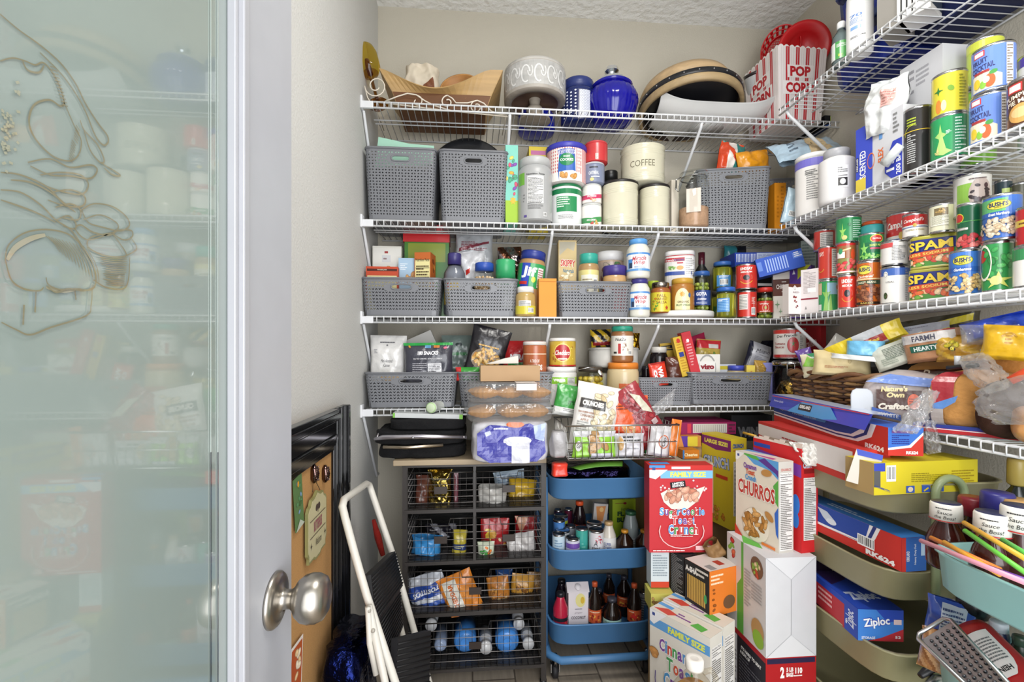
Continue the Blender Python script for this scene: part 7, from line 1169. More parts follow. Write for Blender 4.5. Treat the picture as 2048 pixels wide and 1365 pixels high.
Print(b, lambda u, v, o: (u, -.0222-o-.0002*0+.6*.037*(1-math.sqrt(max(.0, 1-(u/.037)**2))), .02+v), .056, .09, lift=.0008, step=(.006, None)).sh([('e', 0, .55, .9, .5, 'd8d0cc'), ('r', 0, .3, .88, .5, 'd8d0cc'), ('t', 'HEINZ', 0, .85, .5, .1, '2a2a2a', 0, .04), ('l', 0, .45, .7, .5, 8, '6a6a6a')])
o = b.build('ketchup_bottle', 'plastic'); o.scale = (1.15, 1.15, 1); orient(o, PX(1935, 1262, .93), PX(2065, 1400, .90)); tag(o, 'red ketchup squeeze bottle tipped over in the lower turquoise tray', 'bottle')
jar('mustard jar with navy label and pale lid in the lower turquoise tray', 1974, 2022, 1238, zt1, [('t', "EN'S", 0, .6, .4, .3, 'e0e4ee', 0, .05)], '1f2a4a', 'c8ccd4', X=1.0, lab=(.1, .8), labc='1f2a4a')
jar('dark green bottle in the lower turquoise tray at the picture edge', 2020, 2060, 1268, zt1, [('F', 0, .5, .5, .5, 10, .1, ['8a9a3a', 'c8b84a'])], '1c2a1c', '3a4a3a', X=1.0, lab=(.1, .6), labc=None)
sauce('dark round bottle standing behind the almonds bag in the lower turquoise tray', 1945, 1.02, 1200, zt1, '101014', '1c1c20', '16161a', False)
# below the olive trays
z4 = oz[3]-.066
cbox('small yellow carton low in the olive cart', (.94, 1.0), (1.01, 1.01), z4, .075, .08, {'F': [('e', .2, .7, .4, .2, 'b8582a')], 'L': [('B', 0, .5, .5, .5)]}, 'd8c434')
bumpy('beige paper sack low in the olive cart', .11, .09, .09, (1.09, 1.03, z4), 0, 'c8b898', [], 'paper_sack', 'bag', m='paper')
# ------------------------------------------------------------------ blue cart
BL = '4c7dad'; cxa, cxb = XZ(1101, 1.60)[0], XZ(1312, 1.60)[0]; CW = cxb-cxa; CXm = (cxa+cxb)/2; bz = [.714, .467, .209]; CY0 = 1.60
bc = traycart('rolling_cart', 'blue three tier rolling cart of drinks beside the drawer unit', CW, .36, bz, .076, (CXm, CY0+.18, 0), 0, BL, zbase=.088, base=True)
def drink(label, x0, x1, yt, z, Y, dec, col, top='c4c6ca', group=None): return can(label, x0, x1, yt, z, dec, col, Y=Y, name='drink_can', cat='can', group=group, turn=0)
zt = bz[1]-.068
drink('white drink can with blue fine print at the left front of the blue cart', 1104, 1130, 1064, zt, 1.65, [('l', 0, .5, .4, .8, 9, '6a8aa8')], 'b8ccd8')
drink('violet and white drink can at the left front of the blue cart', 1131, 1160, 1072, zt, 1.64, [('r', 0, .8, 1, .2, '6a4a9a'), ('t', 'GRAPE', 0, .6, .4, .12, '3a2a6a'), ('r', 0, .25, 1, .5, '2a3a6a')], 'c4c4d4')
drink('pale blue can behind the white fine print can', 1106, 1130, 1037, zt, 1.74, [('F', 0, .4, .7, .4, 10, .2, ['3a6ab0', '8ab0d8'])], '4a80c0')
drink('yellow green can at the back left of the blue cart', 1108, 1136, 1028, zt, 1.81, [('r', 0, .7, 1, .4, 'b8c83a')], '4a6a9a')
drink('silver topped white can in the second row of the blue cart', 1112, 1140, 1057, zt, 1.70, [('l', 0, .5, .4, .7, 7, '9ab0b8')], 'c8ccd0')
drink('pale can behind the violet and white can', 1130, 1152, 1049, zt, 1.75, [], 'b0b8c0')
drink('dark violet can at the far left back of the blue cart', 1108, 1124, 1018, zt, 1.86, [], '3a2440')
drink('dark red can at the back of the blue cart beside the orange label bottle', 1128, 1146, 1016, zt, 1.86, [], '5a1c34')
drink('plain teal drink can in the middle of the blue cart', 1151, 1176, 1053, zt, 1.66, [('l', .2, .4, .2, .5, 5, '7ac8b8')], '3a9c90')
sp = [('F', .3, .8, .4, .14, 22, .05, ['b82a44', 'd85068']), ('t', 'A', -.05, .68, .16, .18, '4a4a50', 0, .0, .2), ('t', 'SPIRE', 0, .5, .34, .12, '4a4a50'), ('l', 0, .38, .3, .04, 1, '8a8a90')]
drink('front white can printed with red blossoms', 1177, 1208, 1056, zt, 1.645, sp, 'cfcdd0')
drink('second white blossom can standing behind the front one', 1173, 1204, 1042, zt, 1.72, sp, 'cfcdd0')
def bottle(label, x0, x1, yt, z, Y, glass, cap, dec=None, lab=(.1, .45), nk=.36, name='glass_bottle', m='enamel'):
    return jar(label, x0, x1, yt, z, dec or [], glass, cap, Y=Y, name=name, cat='bottle', lh=.07, lr=nk, lab=lab if dec else None, labc=None, shoulder=.46, m=m)
bottle('clear and white coffee bottle in the blue cart', 1203, 1232, 1040, zt, 1.66, 'c8c0b4', 'b8986a', [('r', 0, .5, 1, 1, 'd8d6d2'), ('t', 'SUPER', -.1, .62, .3, .2, '3a4a8a'), ('t', 'COFFEE', -.1, .38, .34, .2, '3a4a8a'), ('r', -.1, .05, 1, .1, 'a87a3a')], lab=(.25, .68), nk=.6)
for i, (a, b_) in enumerate(((1232, 1267), (1270, 1307))):
    bottle('stubby brown bottle with yellow label, %s' % ('beside the coffee bottle' if i == 0 else 'at the right end of the blue cart'), a, b_, 1056, zt, 1.65, '24140c', 'c88a2a', [('r', 0, .5, .8, 1, 'c8941c'), ('t', 'BUNDABERG', 0, .45, .5, .4, '4a2a10', 0, .05)], lab=(.28, .46), nk=.42)
bottle('tall dark bottle with an orange neck label at the back of the blue cart', 1146, 1172, 1000, zt, 1.80, '1c1014', 'd8562c', [('r', 0, .5, .8, 1, 'b8482c'), ('e', 0, .5, .3, .4, 'd8d0c8')], lab=(.35, .55), nk=.6)
bottle('clear bottle with a dark green cap in front of the lime green carton', 1246, 1277, 1019, zt, 1.74, '9aa4a4', '3a6a4a', [('l', 0, .5, .5, .8, 5, 'd8dcdc')], nk=.7)
fbox('lime green carton with a spoon picture at the back of the blue cart', 1225, 1.86, 1280, 1.86, zt, 1000, .05, {'F': [('t', 'Better', -.1, .75, .3, .08, '3a5a2a', 4, .0, .3), ('t', 'FL', -.4, .63, .25, .12, '2a4a2a', 0, .06), ('t', 'BU', -.4, .47, .28, .13, '2a4a2a', 0, .06), ('e', -.1, .9, .12, .03, '8a1c2a'), ('r', -.5, .9, .3, .01, '8a1c2a')]}, 'a4bc2c')
carton('packet with a peach drink photo leaning in the back of the blue cart', .055, .02, .075, P(1198, 1045, 1.80), (0, R_(5), 0), {'F': [('r', 0, .5, 1, 1, 'b8b4b0'), ('p', [(-.7, .85), (.7, .9), (.4, .1), (-.4, .1)], 'c8844a'), ('e', .1, .7, .3, .12, 'e0b878')]}, 'b8b4b0', name='packet')
zt = bz[2]-.068
o, z_ = fbox('COCONUT milk carton with a pale yellow blot in the lowest blue cart tray', 1137, 1.65, 1177, 1.65, zt, 1187, .05, {'F': [('e', .2, .82, .5, .16, 'd4cc8a'), ('e', .4, .82, .2, .08, 'c8a83a'), ('t', 'COCONUT', 0, .42, .72, .07, '5a5058', 0, .03), ('t', 'ginger', 0, .53, .4, .05, '9a9098', 0, .0, .3), ('l', 0, .62, .35, .03, 1, '4a4a6a')]}, 'd2ccd0', name='milk_carton', cat='carton')
b = MB(); Wc = .040; b.add([(-Wc, 0, 0), (Wc, 0, 0), (Wc, .05, 0), (-Wc, .05, 0), (-Wc, .022, .028), (Wc, .022, .028)], [(0, 1, 5, 4), (2, 3, 4, 5), (1, 2, 5), (3, 0, 4)], 'c8c2c6'); b.lathe([(.011, 0, 'd8d4d8'), (.011, .006, 'd8d4d8'), (0, .006, 'd8d4d8')], 18, Matrix.Translation((0, .011, .014)) @ Matrix.Rotation(R_(52), 4, 'X')); g = b.build('gable_top', 'paper', o); g.location = (0, -.025, z_-zt)
bottle('round red bottle with a black collar in the lowest blue cart tray', 1106, 1136, 1180, zt, 1.65, 'a8203a', '1c1c22', [('F', 0, .4, .6, .5, 4, .2, ['c8323a', '8ab83a']), ('r', 0, .8, 1, .15, '1c1c22')], lab=(.05, .6), nk=.55)
bottle('dark bottle with magenta band at the left back of the lowest blue cart tray', 1110, 1136, 1155, zt, 1.76, '1c1420', '1a1a1e', [('r', 0, .8, 1, .3, '8a1c4a')], nk=.6)
og = [('r', 0, .5, .8, 1, 'c0542c'), ('F', 0, .4, .5, .3, 9, .12, ['d8a040', '8a2a20']), ('l', 0, .85, .5, .12, 1, 'e8d0b0')]
for lb, x0, x1, yt, Y, dec, nk in (('slim brown bottle with an orange label beside the coconut carton', 1176, 1203, 1160, 1.65, og, .42), ('stout brown bottle with a pale teal label', 1205, 1243, 1190, 1.64, [('r', 0, .5, .8, 1, '9cc0b4'), ('t', 'ST AUGUSTINE', 0, .72, .5, .14, '2a4a4a'), ('r', 0, .25, .6, .12, 'b8502c')], .5), ('brown bottle with orange label and red star in the lowest blue cart tray', 1254, 1283, 1163, 1.65, og+[('S', 0, .5, .4, .3, 6, 'c8302a')], .42),
    ('brown bottle with violet neck label at the back of the lowest blue cart tray', 1206, 1230, 1145, 1.80, og, .45), ('brown bottle with orange neck label behind the teal labelled one', 1234, 1262, 1148, 1.77, og, .45), ('black bottle at the back of the lowest blue cart tray near the coconut carton', 1186, 1210, 1175, 1.75, og, .45)):
    o, _ = bottle(lb, x0, x1, yt, zt, Y, '180f0c', '3a3a44' if nk > .44 else 'b8502c', dec, lab=(.3, .56), nk=nk)
drink('grey can at the right end of the lowest blue cart tray', 1278, 1297, 1180, zt, 1.72, [('l', 0, .5, .5, .8, 9, '5a5a60')], 'a8a8ac')
bumpy('dark violet shiny bag stuffed in the top tray of the blue cart', CW*.8, .26, .075, (CXm-.02, CY0+.18, bz[0]-.055), 0, '1e1a34', [], 'plastic_bag', 'bag', m='foil', wr=.02)
b = MB(); b.grid(lambda i, j: tuple(P(1125+120*i, 950-16*i-6*math.sin(3*i)-10*j, 1.66+.02*j)), 16, 2, '6fae3c'); o = b.build('green_strap', 'plastic', solid=.002); tag(o, 'lime green strap lying over the dark bag on the blue cart', 'strap')
bumpy('crumpled grey plastic bag hanging beside the wire basket', .05, .05, .085, (XZ(1117, 1.52)[0], 1.52, ZH(915, 1.53)), 0, 'a8a6a8', [], 'plastic_bag', 'bag', m='film', wr=.012)
bumpy('bright red bunched bag end under the grey plastic bag', .052, .045, .042, (XZ(1120, 1.52)[0], 1.52, ZH(953, 1.53)), 0, 'd83a28', [], 'red_bag', 'bag', wr=.012)
# ------------------------------------------------------------------ wire basket on the blue cart
wx0, wx1 = XZ(1131, 1.47)[0], XZ(1358, 1.47)[0]; WW = wx1-wx0; wzt, wzb = ZH(853, 1.49), ZH(922, 1.49); wh = wzt-wzb; b = MB(); GY = 'c0c0be'
def wp(u, v, z): f = .94+.06*z/wh; return (u*WW/2*f, v*.105*f, z)
for z, r in ((0, .002), (wh*.5, .0016), (wh, .0032)): b.tube([wp(-1, -1, z), wp(1, -1, z), wp(1, 1, z), wp(-1, 1, z)], r, GY, 6, True)
for k in range(16):
    u = -1+2*k/15; b.tube([wp(u, -1, wh), wp(u, -1, 0), wp(u, 1, 0), wp(u, 1, wh)], .0014, GY, 6)
for k in range(9):
    v = -1+2*k/8; b.tube([wp(-1, v, wh), wp(-1, v, 0), wp(1, v, 0), wp(1, v, wh)], .0014, GY, 6)
wo = b.build('wire_basket', 'brushed'); place(wo, ((wx0+wx1)/2, 1.575, wzb)); tag(wo, 'silver wire basket piled with snack pouches above the blue cart', 'basket')
def inb(label, px, W, Hh, T, y, tilt=0, yaw=0, lean=0, dz=.004, **k):
    x = XZ(px, y)[0]; M_ = Matrix.Rotation(R_(yaw), 4, 'Z') @ Matrix.Rotation(R_(lean), 4, 'X') @ Matrix.Rotation(R_(tilt), 4, 'Y'); return pouch(label, W, Hh, T, (x, y, wzb+dz), M_.to_euler(), **k)
inb('white dried apple pouch leaning out of the wire basket', 1178, .155, .235, .05, 1.555, tilt=12, lean=-8, dec=[('F', .3, .55, .5, .42, 46, .17, ['d8c8a8', 'c8b48e', 'e0d2b4'], .55), ('p', [(-.85, .76), (.3, .76), (.3, .62), (-.85, .62)], '3c3836'), ('t', 'CRUNCHIES', -.27, .695, .48, .075, 'f0ece4', 0, .05), ('l', -.5, .56, .35, .05, 1, 'a08070'), ('t', 'CINNAMON', -.45, .51, .3, .035, '9a6a50'), ('t', 'APPLE', -.55, .45, .18, .035, '9a6a50'), ('l', -.6, .33, .25, .2, 6, '8a8a88'), ('l', -.6, .16, .2, .04, 1, '4a4a48')], col='dcd9d4')
inb('orange nut pouch in the middle of the wire basket', 1262, .14, .19, .05, 1.565, tilt=-2, lean=-6, dec=[('F', -.1, .45, .3, .15, 5, .2, ['c8844a', 'd89a5a'], .5), ('l', -.3, .8, .4, .1, 2, '7a2a10'), ('p', [(-1, 0), (1, 0), (1, .42), (0, .3), (-1, .42)], 'a82418')], col='d8561e')
inb('dark red dried fruit bag sliding to the right of the wire basket', 1320, .11, .235, .045, 1.56, tilt=-32, lean=-6, dz=.02, dec=[('F', -.1, .6, .7, .3, 24, .2, ['8a2a34', 'a83a40', '7a2028']), ('p', [(.1, .9), (.6, .8), (.7, .5), (.2, .6)], 'c8c4b0'), ('p', [(-1, .1), (1, .05), (1, 0), (-1, 0)], '2f9a3f'), ('r', .5, .38, .2, .08, 'c8b0b0')], col='9a3038', wr=.01)
inb('lime green cookie bag showing through the wires, left end of the wire basket', 1188, .145, .085, .04, 1.50, dec=[('r', 0, .9, 1, .2, 'c8c8cc'), ('F', .1, .6, .4, .3, 6, .25, ['b08a5a', 'a07a4a']), ('e', -.8, .45, .14, .2, 'dcdcd8'), ('t', 'GF', -.8, .45, .1, .15, '3a3a3a'), ('r', .3, .1, .5, .18, 'b8b8c4')], col='8cc23c', name='cookie_bag')
inb('pale grey bag with bullet lines showing through the wires of the basket', 1258, .10, .075, .04, 1.50, dec=[('l', .1, .8, .6, .25, 2, '3a3a3a'), ('e', -.7, .6, .2, .3, 'b08a50'), ('l', .1, .4, .4, .1, 1, '8a8a90')], col='c4c2c8', name='snack_bag')
inb('white bag with orange corner at the right end of the wire basket', 1315, .075, .10, .04, 1.50, tilt=8, dec=[('o', .2, .5, .5, .22, 'c8602a'), ('t', 'Go', .2, .5, .3, .18, '4a4a50', 80, .0, .3)], col='c8c6c8', name='snack_bag')
inb('slim orange bag standing at the right corner of the wire basket', 1342, .035, .12, .02, 1.50, tilt=10, col='d8782c', name='snack_bag')
crumple('clear crinkled bag end over the right rim of the wire basket', (P(1302, 815, 1.56), P(1350, 778, 1.60), P(1345, 812, 1.58), P(1312, 832, 1.55)), seed=11, name='clear_bag', thick=.012)
# ------------------------------------------------------------------ cereal and other cartons
def pz(px, zc): r = (px-CX)/FL; return (zc*(r*cs+sn), zc*(cs-r*sn))
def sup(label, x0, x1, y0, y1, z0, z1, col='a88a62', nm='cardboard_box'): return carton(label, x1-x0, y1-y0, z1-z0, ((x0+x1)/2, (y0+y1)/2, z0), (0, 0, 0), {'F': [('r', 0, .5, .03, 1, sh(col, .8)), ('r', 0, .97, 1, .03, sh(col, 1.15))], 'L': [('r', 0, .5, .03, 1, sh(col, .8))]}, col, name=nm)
wcx = .777; qz = .337
carton('tall red oats box marked 5 LB BAGS under the big white carton', .142, .19, qz, (wcx+.071, 1.189+.095, 0), (0, 0, 0), {'F': [('r', 0, .97, .95, .04, '2a2040'), ('t', '2', -.35, .88, .08, .09, 'f0e8e4', 0, .05), ('t', '5 LB', -.05, .90, .14, .035, 'f0e8e4', 0, .05), ('t', 'BAGS', -.05, .86, .14, .035, 'f0e8e4', 0, .05), ('t', '110', .3, .89, .14, .05, 'f0e8e4', 0, .05), ('l', .3, .85, .2, .02, 1, 'f0e8e4'), ('e', 0, .5, .5, .2, 'b8321e')], 'L': [('r', 0, .5, 1, 1, '22222c'), ('r', 0, .98, 1, .05, 'a8202a'), ('r', -.7, .6, .28, .7, 'd8d8dc'), ('l', -.7, .6, .24, .65, 18, '8a8a90'), ('t', "IT'S HARD TO BEAT", .3, .88, .5, .03, 'e8e8e8', 0, .05), ('t', 'A BOWL OF', .0, .84, .25, .03, 'e8e8e8', 0, .05), ('l', .3, .62, .6, .38, 14, '5a5a62')]}, 'a81c20', name='oats_box')
wl = [('r', 0, .5, 1, 1, 'd6d5d3'), ('p', [(-.42, 0), (-.08, 0), (-.08, 1), (.1, 1), (-.2, 1), (-.2, .6), (-.42, .5)], '62b04a'), ('F', -.72, .86, .2, .1, 8, .1, ['c83a34', '8ab84a', 'd86a4a']), ('e', .6, .84, .3, .11, '7a5a44'), ('F', .6, .84, .22, .08, 14, .09, ['8ab04a', 'c8503a', 'e8d0a0']), ('l', .15, .55, .16, .4, 12, 'a8a8a8'), ('l', .6, .58, .25, .2, 6, 'a8a8a8'), ('e', .65, .2, .3, .12, 'b8905a'), ('e', .68, .12, .26, .09, '8cb43a'), ('F', -.75, .25, .15, .1, 6, .12, ['a06a4a', 'c89060']), ('l', -.72, .55, .12, .1, 4, 'a07070')]
o = carton('big white carton with a green stripe and plain folded end, under the churros cereal box', .142, .19, .266, (wcx+.071, 1.189+.095, qz), (0, 0, 0), {'L': wl, 'T': [('p', [(-1, .55), (-.4, 1), (-.1, .85), (-.6, .3)], '62b04a')], 'F': [('p', [(-1, 1), (-.02, .78), (-.02, .22), (-1, 0)], 'c9c9cb'), ('p', [(1, 1), (.02, .78), (.02, .22), (1, 0)], 'c6c6c9'), ('p', [(-1, 1), (1, 1), (.02, .78), (-.02, .78)], 'd2d2d4'), ('p', [(-1, 0), (1, 0), (.02, .22), (-.02, .22)], 'd2d2d4'), ('r', 0, .5, .008, .56, '9a9a9e')]+[('p', [(a*1.0, b_), (a*.98, b_), (0, c_), (.01*a, c_)], '9a9a9e') for a in (-1, 1) for b_, c_ in ((1, .78), (0, .22))]}, 'cfcfd1')
gm = lambda: [('r', -.86, .96, .05, .03, '3a4a8a')]
ctc = lambda x, y, k: [('t', 'Cinnamon', x, y, .26*k, .055*k, '7a4a9a', 0, .04), ('t', 'Toast', x+.02, y-.055*k, .18*k, .055*k, 'c85a3a', 0, .04), ('t', 'Crunch', x+.04, y-.11*k, .22*k, .055*k, '4a90c8', 0, .04)]
cbox('cream churros cereal box standing on the big white carton', (.80, 1.37), (.83, 1.214), qz+.266, .249, .05, {'F': [('r', 0, .5, 1, 1, 'ddd3c0'), ('p', [(-.6, 1), (-.1, .9), (.6, .88), (1, .8), (1, 1)], '5a9ad0'), ('p', [(-.9, 1), (-.2, .96), (.3, .95), (0, 1)], '5aa84a'), ('p', [(.1, .96), (.9, .86), (1, .82), (1, .9), (.4, 1)], '5a3a8a'), ('p', [(1, .8), (.78, .72), (.86, .55), (1, .5)], '5aa84a'), ('p', [(1, .5), (.84, .42), (.9, .2), (1, .15)], '3a6ac0'), ('p', [(-1, 1), (-.55, 1), (-.9, .9), (-1, .9)], 'e8e6e2')]+gm()+ctc(-.28, .86, 1.2)+[('T', 'CHURROS', 0, .60, .86, .17, 'b83a30', 'efe8dc'), ('e', .5, .84, .24, .04, 'b8864a', 10), ('e', .62, .36, .22, .04, 'b8864a', -35), ('e', 0, .2, .62, .19, 'e8e0cc'), ('F', 0, .21, .52, .15, 30, .17, ['c08c4c', 'a87434', 'd0a060'], .45), ('r', .6, .03, .3, .03, 'e07a3a'), ('p', [(-1, 0), (-1, .12), (-.6, 0)], 'c8402c')], 'R': [('r', 0, .5, 1, 1, 'c9c5bc'), ('t', 'CHURROS', 0, .91, .7, .03, 'b83a30'), ('N', 0, .45, .85, .85)], 'T': [('r', 0, .5, 1, 1, 'd8d0c4'), ('p', [(-1, .5), (0, .9), (.3, 1), (-1, 1)], '6a9ad0'), ('p', [(-.5, .2), (.6, .5), (.7, .1)], 'b8508a')]}, 'd6cdbd', name='cereal_box')
cbox('red LARGE SIZE cereal box with torn open top, behind the churros one', (.865, 1.385), (.892, 1.209), qz+.266, .285, .055, {'F': [('r', 0, .5, 1, 1, 'c4262a'), ('p', [(-1, .9), (1, .84), (1, .72), (-1, .8)], '7a3a9a'), ('t', 'LARGE SIZE!', -.1, .815, .76, .07, 'e8dc5a', -3, .05), ('r', -.6, .94, .36, .04, '2a4aa0'), ('e', .8, .45, .15, .1, '3a7ad0'), ('e', .8, .3, .12, .08, '3a7ad0')], 'R': [('t', 'CRUNCH', 0, .84, .8, .06, 'c8d8e8', 0, .06), ('r', 0, .78, .7, .04, '8a1a1c'), ('N', 0, .42, .75, .6)], 'T': []}, {'F': 'c4262a', 'R': 'c4262a', 'T': '8a7a68', 'L': 'c4262a', 'K': 'c4262a'}, name='cereal_box')
b = MB()
for k in range(9):
    t = k/9; p0 = Vector((.865, 1.385, qz+.55)).lerp(Vector((.892, 1.209, qz+.55)), t); p1 = Vector((.865, 1.385, qz+.55)).lerp(Vector((.892, 1.209, qz+.55)), t+1/9); up = Vector((.004, 0, .006+.004*((k*7) % 3))); b.add([p0, p1, p1+up, p0+up], [(0, 1, 2, 3)], 'c8b8ac')
o = b.build('torn_flap', 'paper', solid=.0008); o.parent = bpy.data.objects['cereal_box.001']; o.matrix_parent_inverse = Matrix.LocRotScale(o.parent.location, o.parent.rotation_euler, None).inverted()
crumple('crumpled white inner bag hanging out of the torn red cereal box', (Vector((.885, 1.25, .90)), Vector((.93, 1.19, .905)), Vector((.955, 1.185, .845)), Vector((.895, 1.195, .845))), seed=14, name='inner_bag', m='film', col='cfcbc4', thick=.012)
# noodle box and its neighbours
A, B = pz(1370, 1.44), pz(1419, 1.35)
cbox('black and orange noodle box beside the big white carton', A, B, .387, .133, .115, {'F': [('r', 0, .5, 1, 1, '2a2826'), ('t', 'A-SHA', -.45, .82, .5, .13, 'e8e4dc', 0, .06), ('l', .4, .85, .5, .2, 2, 'd8d0c4'), ('V', -.05, .42, .75, .55, 11, 'c8a050', .75), ('e', .7, .35, .12, .1, '4a9a5a')], 'R': [('r', 0, .5, 1, 1, 'd8762a'), ('l', -.5, .8, .4, .25, 3, 'f0d8b8'), ('F', -.7, .4, .06, .3, 5, .1, ['8a4a1a']), ('e', .3, .25, .4, .15, '6a4a34')], 'T': [('r', 0, .5, 1, 1, 'd0c8c0'), ('r', .3, .6, .3, .2, 'a83a2c'), ('r', .6, .2, .3, .2, '8a8a88')]}, 'd8762a', name='noodle_box')
A2, B2 = pz(1341, 1.52), pz(1368, 1.46); cbox('black carton with dense white print left of the noodle box', A2, B2, .36, .155, .05, {'F': [('l', 0, .5, .85, .9, 26, '9a9a98')]}, '2a2a2c')
A3, B3 = pz(1302, 1.50), pz(1338, 1.50); cbox('white carton with a red bottom stripe beside the blue cart', A3, B3, .40, .118, .05, {'F': [('l', 0, .6, .8, .6, 9, '8a98a0'), ('r', 0, .08, 1, .16, 'c8442c')]}, 'ccd6da')
cbox('small yellow almond pack under the white and red carton', pz(1302, 1.47), pz(1348, 1.47), .34, .055, .07, {'F': [('F', -.5, .5, .4, .4, 12, .15, ['b8925a', '8a6a3a']), ('r', .4, .6, .5, .5, 'd8d08a')]}, 'c8c060')
sup('plain cardboard box on the floor under the noodle box', .59, .76, 1.38, 1.54, 0, .34)
sc_l, sc_r = pz(1304, 1.459), pz(1433, 1.459)
cbox('red sugar cookie FAMILY SIZE cereal box beside the blue cart', (sc_l[0], 1.44), (sc_r[0], 1.425), .52, .275, .055, {'F': [('r', 0, .5, 1, 1, 'c03038'), ('p', [(-1, 1), (1, 1), (1, .95), (-1, .95)], 'c4302c'), ('r', -.75, .985, .25, .03, '4a90d0'), ('r', 0, .97, .3, .03, 'e8d8d8'), ('r', .2, .895, .85, .09, '7ab8e0'), ('t', 'FAMILY SIZE', .22, .895, .56, .06, 'e0e060', 0, .05), ('p', [(-1, .95), (-.42, .95), (-.8, .84), (-1, .86)], 'e4e4ea')]+gm()+[('F', 0, .72, .9, .12, 14, .03, ['e8c8cc'], 1), ('r', -.1, .78, .24, .07, '1c1c1e', 8), ('t', 'LIMITED', -.1, .795, .18, .024, 'f0f0f0', 8, .04), ('t', 'EDITION', -.1, .767, .18, .024, 'f0f0f0', 8, .04), ('p', [(-.65, .68), (-.45, .72), (.5, .73), (.75, .76), (.55, .6), (.2, .5), (-.3, .5), (-.55, .58)], 'e4d8d0'), ('F', 0, .66, .5, .07, 36, .13, ['c89078', 'b87860', 'd8a890'], .6)]
    +[('M', 'SugarCookie', .02, .475, .72, .085, ('5aa0d8', '7a4a9a', '4a9a5a', 'c03a3a', '4a90c8')), ('M', 'Toast', .05, .375, .36, .09, ('c84a4a', '5a90cc', '7a4a9a')), ('M', 'Crunch', .05, .27, .48, .11, ('5a90cc', '4a9a5a', 'c03a3a')), ('A', .0, .25, .72, .2, 160, 380, .03, 'e8b8b8'), ('l', 0, .2, .35, .03, 2, 'f0d8d8'), ('l', -.4, .03, .5, .02, 1, 'f0e0e0'), ('r', .7, .06, .26, .05, 'e0b8b8')], 'T': [('r', 0, .5, 1, 1, 'c4302c'), ('r', -.6, .5, .3, .5, '4a90d0')]}, 'bb2c34', name='cereal_box')
A, B = pz(1404, 1.74), pz(1462, 1.60)
o = cbox('yellow LARGE SIZE cereal box behind the red sugar cookie one', A, B, .545, .31, .065, {'F': [('r', 0, .5, 1, 1, 'd4bc30'), ('p', [(-1, .98), (1, .98), (1, .86), (0, .84), (-1, .88)], '7a2a6a'), ('t', 'LARGE SIZE!', 0, .925, .8, .05, 'e8dc5a', 0, .05), ('t', 'CRUNCH', 0, .7, .9, .13, '3a5a9a', 4, .09), ('t', 'CRUNCH', 0, .7, .86, .12, 'c8d0e0', 4, .03), ('r', .4, .55, .4, .04, 'c8442c'), ('F', .2, .12, .6, .08, 14, .12, ['c8842c', 'd8a04a'])], 'R': [('t', 'CRUNCH', -.1, .92, .7, .05, '3a5a9a', 0, .06), ('l', -.1, .87, .6, .02, 1, 'b83a2c'), ('N', -.1, .45, .6, .6)]}, 'd4bc30', name='cereal_box')
A, B = pz(1300, 1.403), pz(1420, 1.25)
cin = lambda: [('r', 0, .5, 1, 1, 'd9d5cb'), ('r', 0, .88, 1, .09, '5f9ad0'), ('t', 'FAMILY SIZE', .25, .88, .6, .06, 'dce05a', 0, .05), ('p', [(-1, 1), (-.4, 1), (-.85, .86), (-1, .88)], 'e4e4e6')]+gm()+[('M', 'Cinnamon', .02, .70, .68, .12, ('7a4a9a', '5a90c8', 'c84a3a', '4a9a5a')), ('M', 'Toast', .05, .55, .45, .13, ('4a9a5a', 'c8563a', '7a4a9a', '4a90c8')), ('M', 'Crunch', .1, .39, .6, .15, ('4a90c8', '7a4a9a', '4a9a5a')), ('F', -.8, .6, .1, .06, 3, .14, ['c08a50']), ('A', 0, .35, .8, .4, 170, 300, .03, '5a4a8a'), ('F', 0, .2, .7, .12, 26, .13, ['c08a50', 'a8743c', 'd8a868'])]
ctop = {'T': [('r', 0, .5, 1, 1, 'd6cfc2'), ('p', [(-.95, .2), (-.4, .1), (-.2, .45), (-.6, .6)], 'c84a3a'), ('r', -.75, .75, .25, .25, '5f9ad0'), ('l', .0, .5, .25, .4, 2, '7a3a8a'), ('p', [(.3, .2), (.7, .1), (.75, .5), (.4, .6)], '5aa84a')]}
cbox('front white FAMILY SIZE cereal box at the bottom of the picture', A, B, .09, .299, .062, {'F': cin(), 'R': [('N', 0, .5, .8, .8)], **ctop}, 'd9d5cb', name='cereal_box')
n_ = Vector((B[0]-A[0], B[1]-A[1])); n_ = Vector((-n_.y, n_.x)).normalized()*.066; n_ = n_ if n_.x > 0 else -n_
cbox('second white family size cereal box standing right behind the front one', (A[0]+n_.x, A[1]+n_.y), (B[0]+n_.x, B[1]+n_.y), .09, .305, .062, {'F': cin(), 'R': [('N', 0, .5, .8, .8)], **ctop}, 'd9d5cb', name='cereal_box')
sup('plain cardboard box on the floor under the two white cereal boxes', .50, .76, 1.18, 1.355, 0, .088)
x, y = pz(1389, 1.03); b = MB(); G = (.95, .93, .88); z0 = .19
b.lathe([(.06, 0, G), (.072, .01, G), (.074, .15, G), (.06, .20, G), (.03, .245, G), (.016, .262, G), (.016, .275, G)], 40); o = b.build('glass_jug', 'glass'); place(o, (x, y, z0)); c = MB(); c.lathe([(.057, .004, 'b07a34'), (.07, .012, 'b07a34'), (.072, .15, 'b8843c'), (.056, .20, 'b8843c'), (.03, .228, 'c0904c'), (0, .23, 'c0904c')], 36); c.build('contents', 'gloss', o)
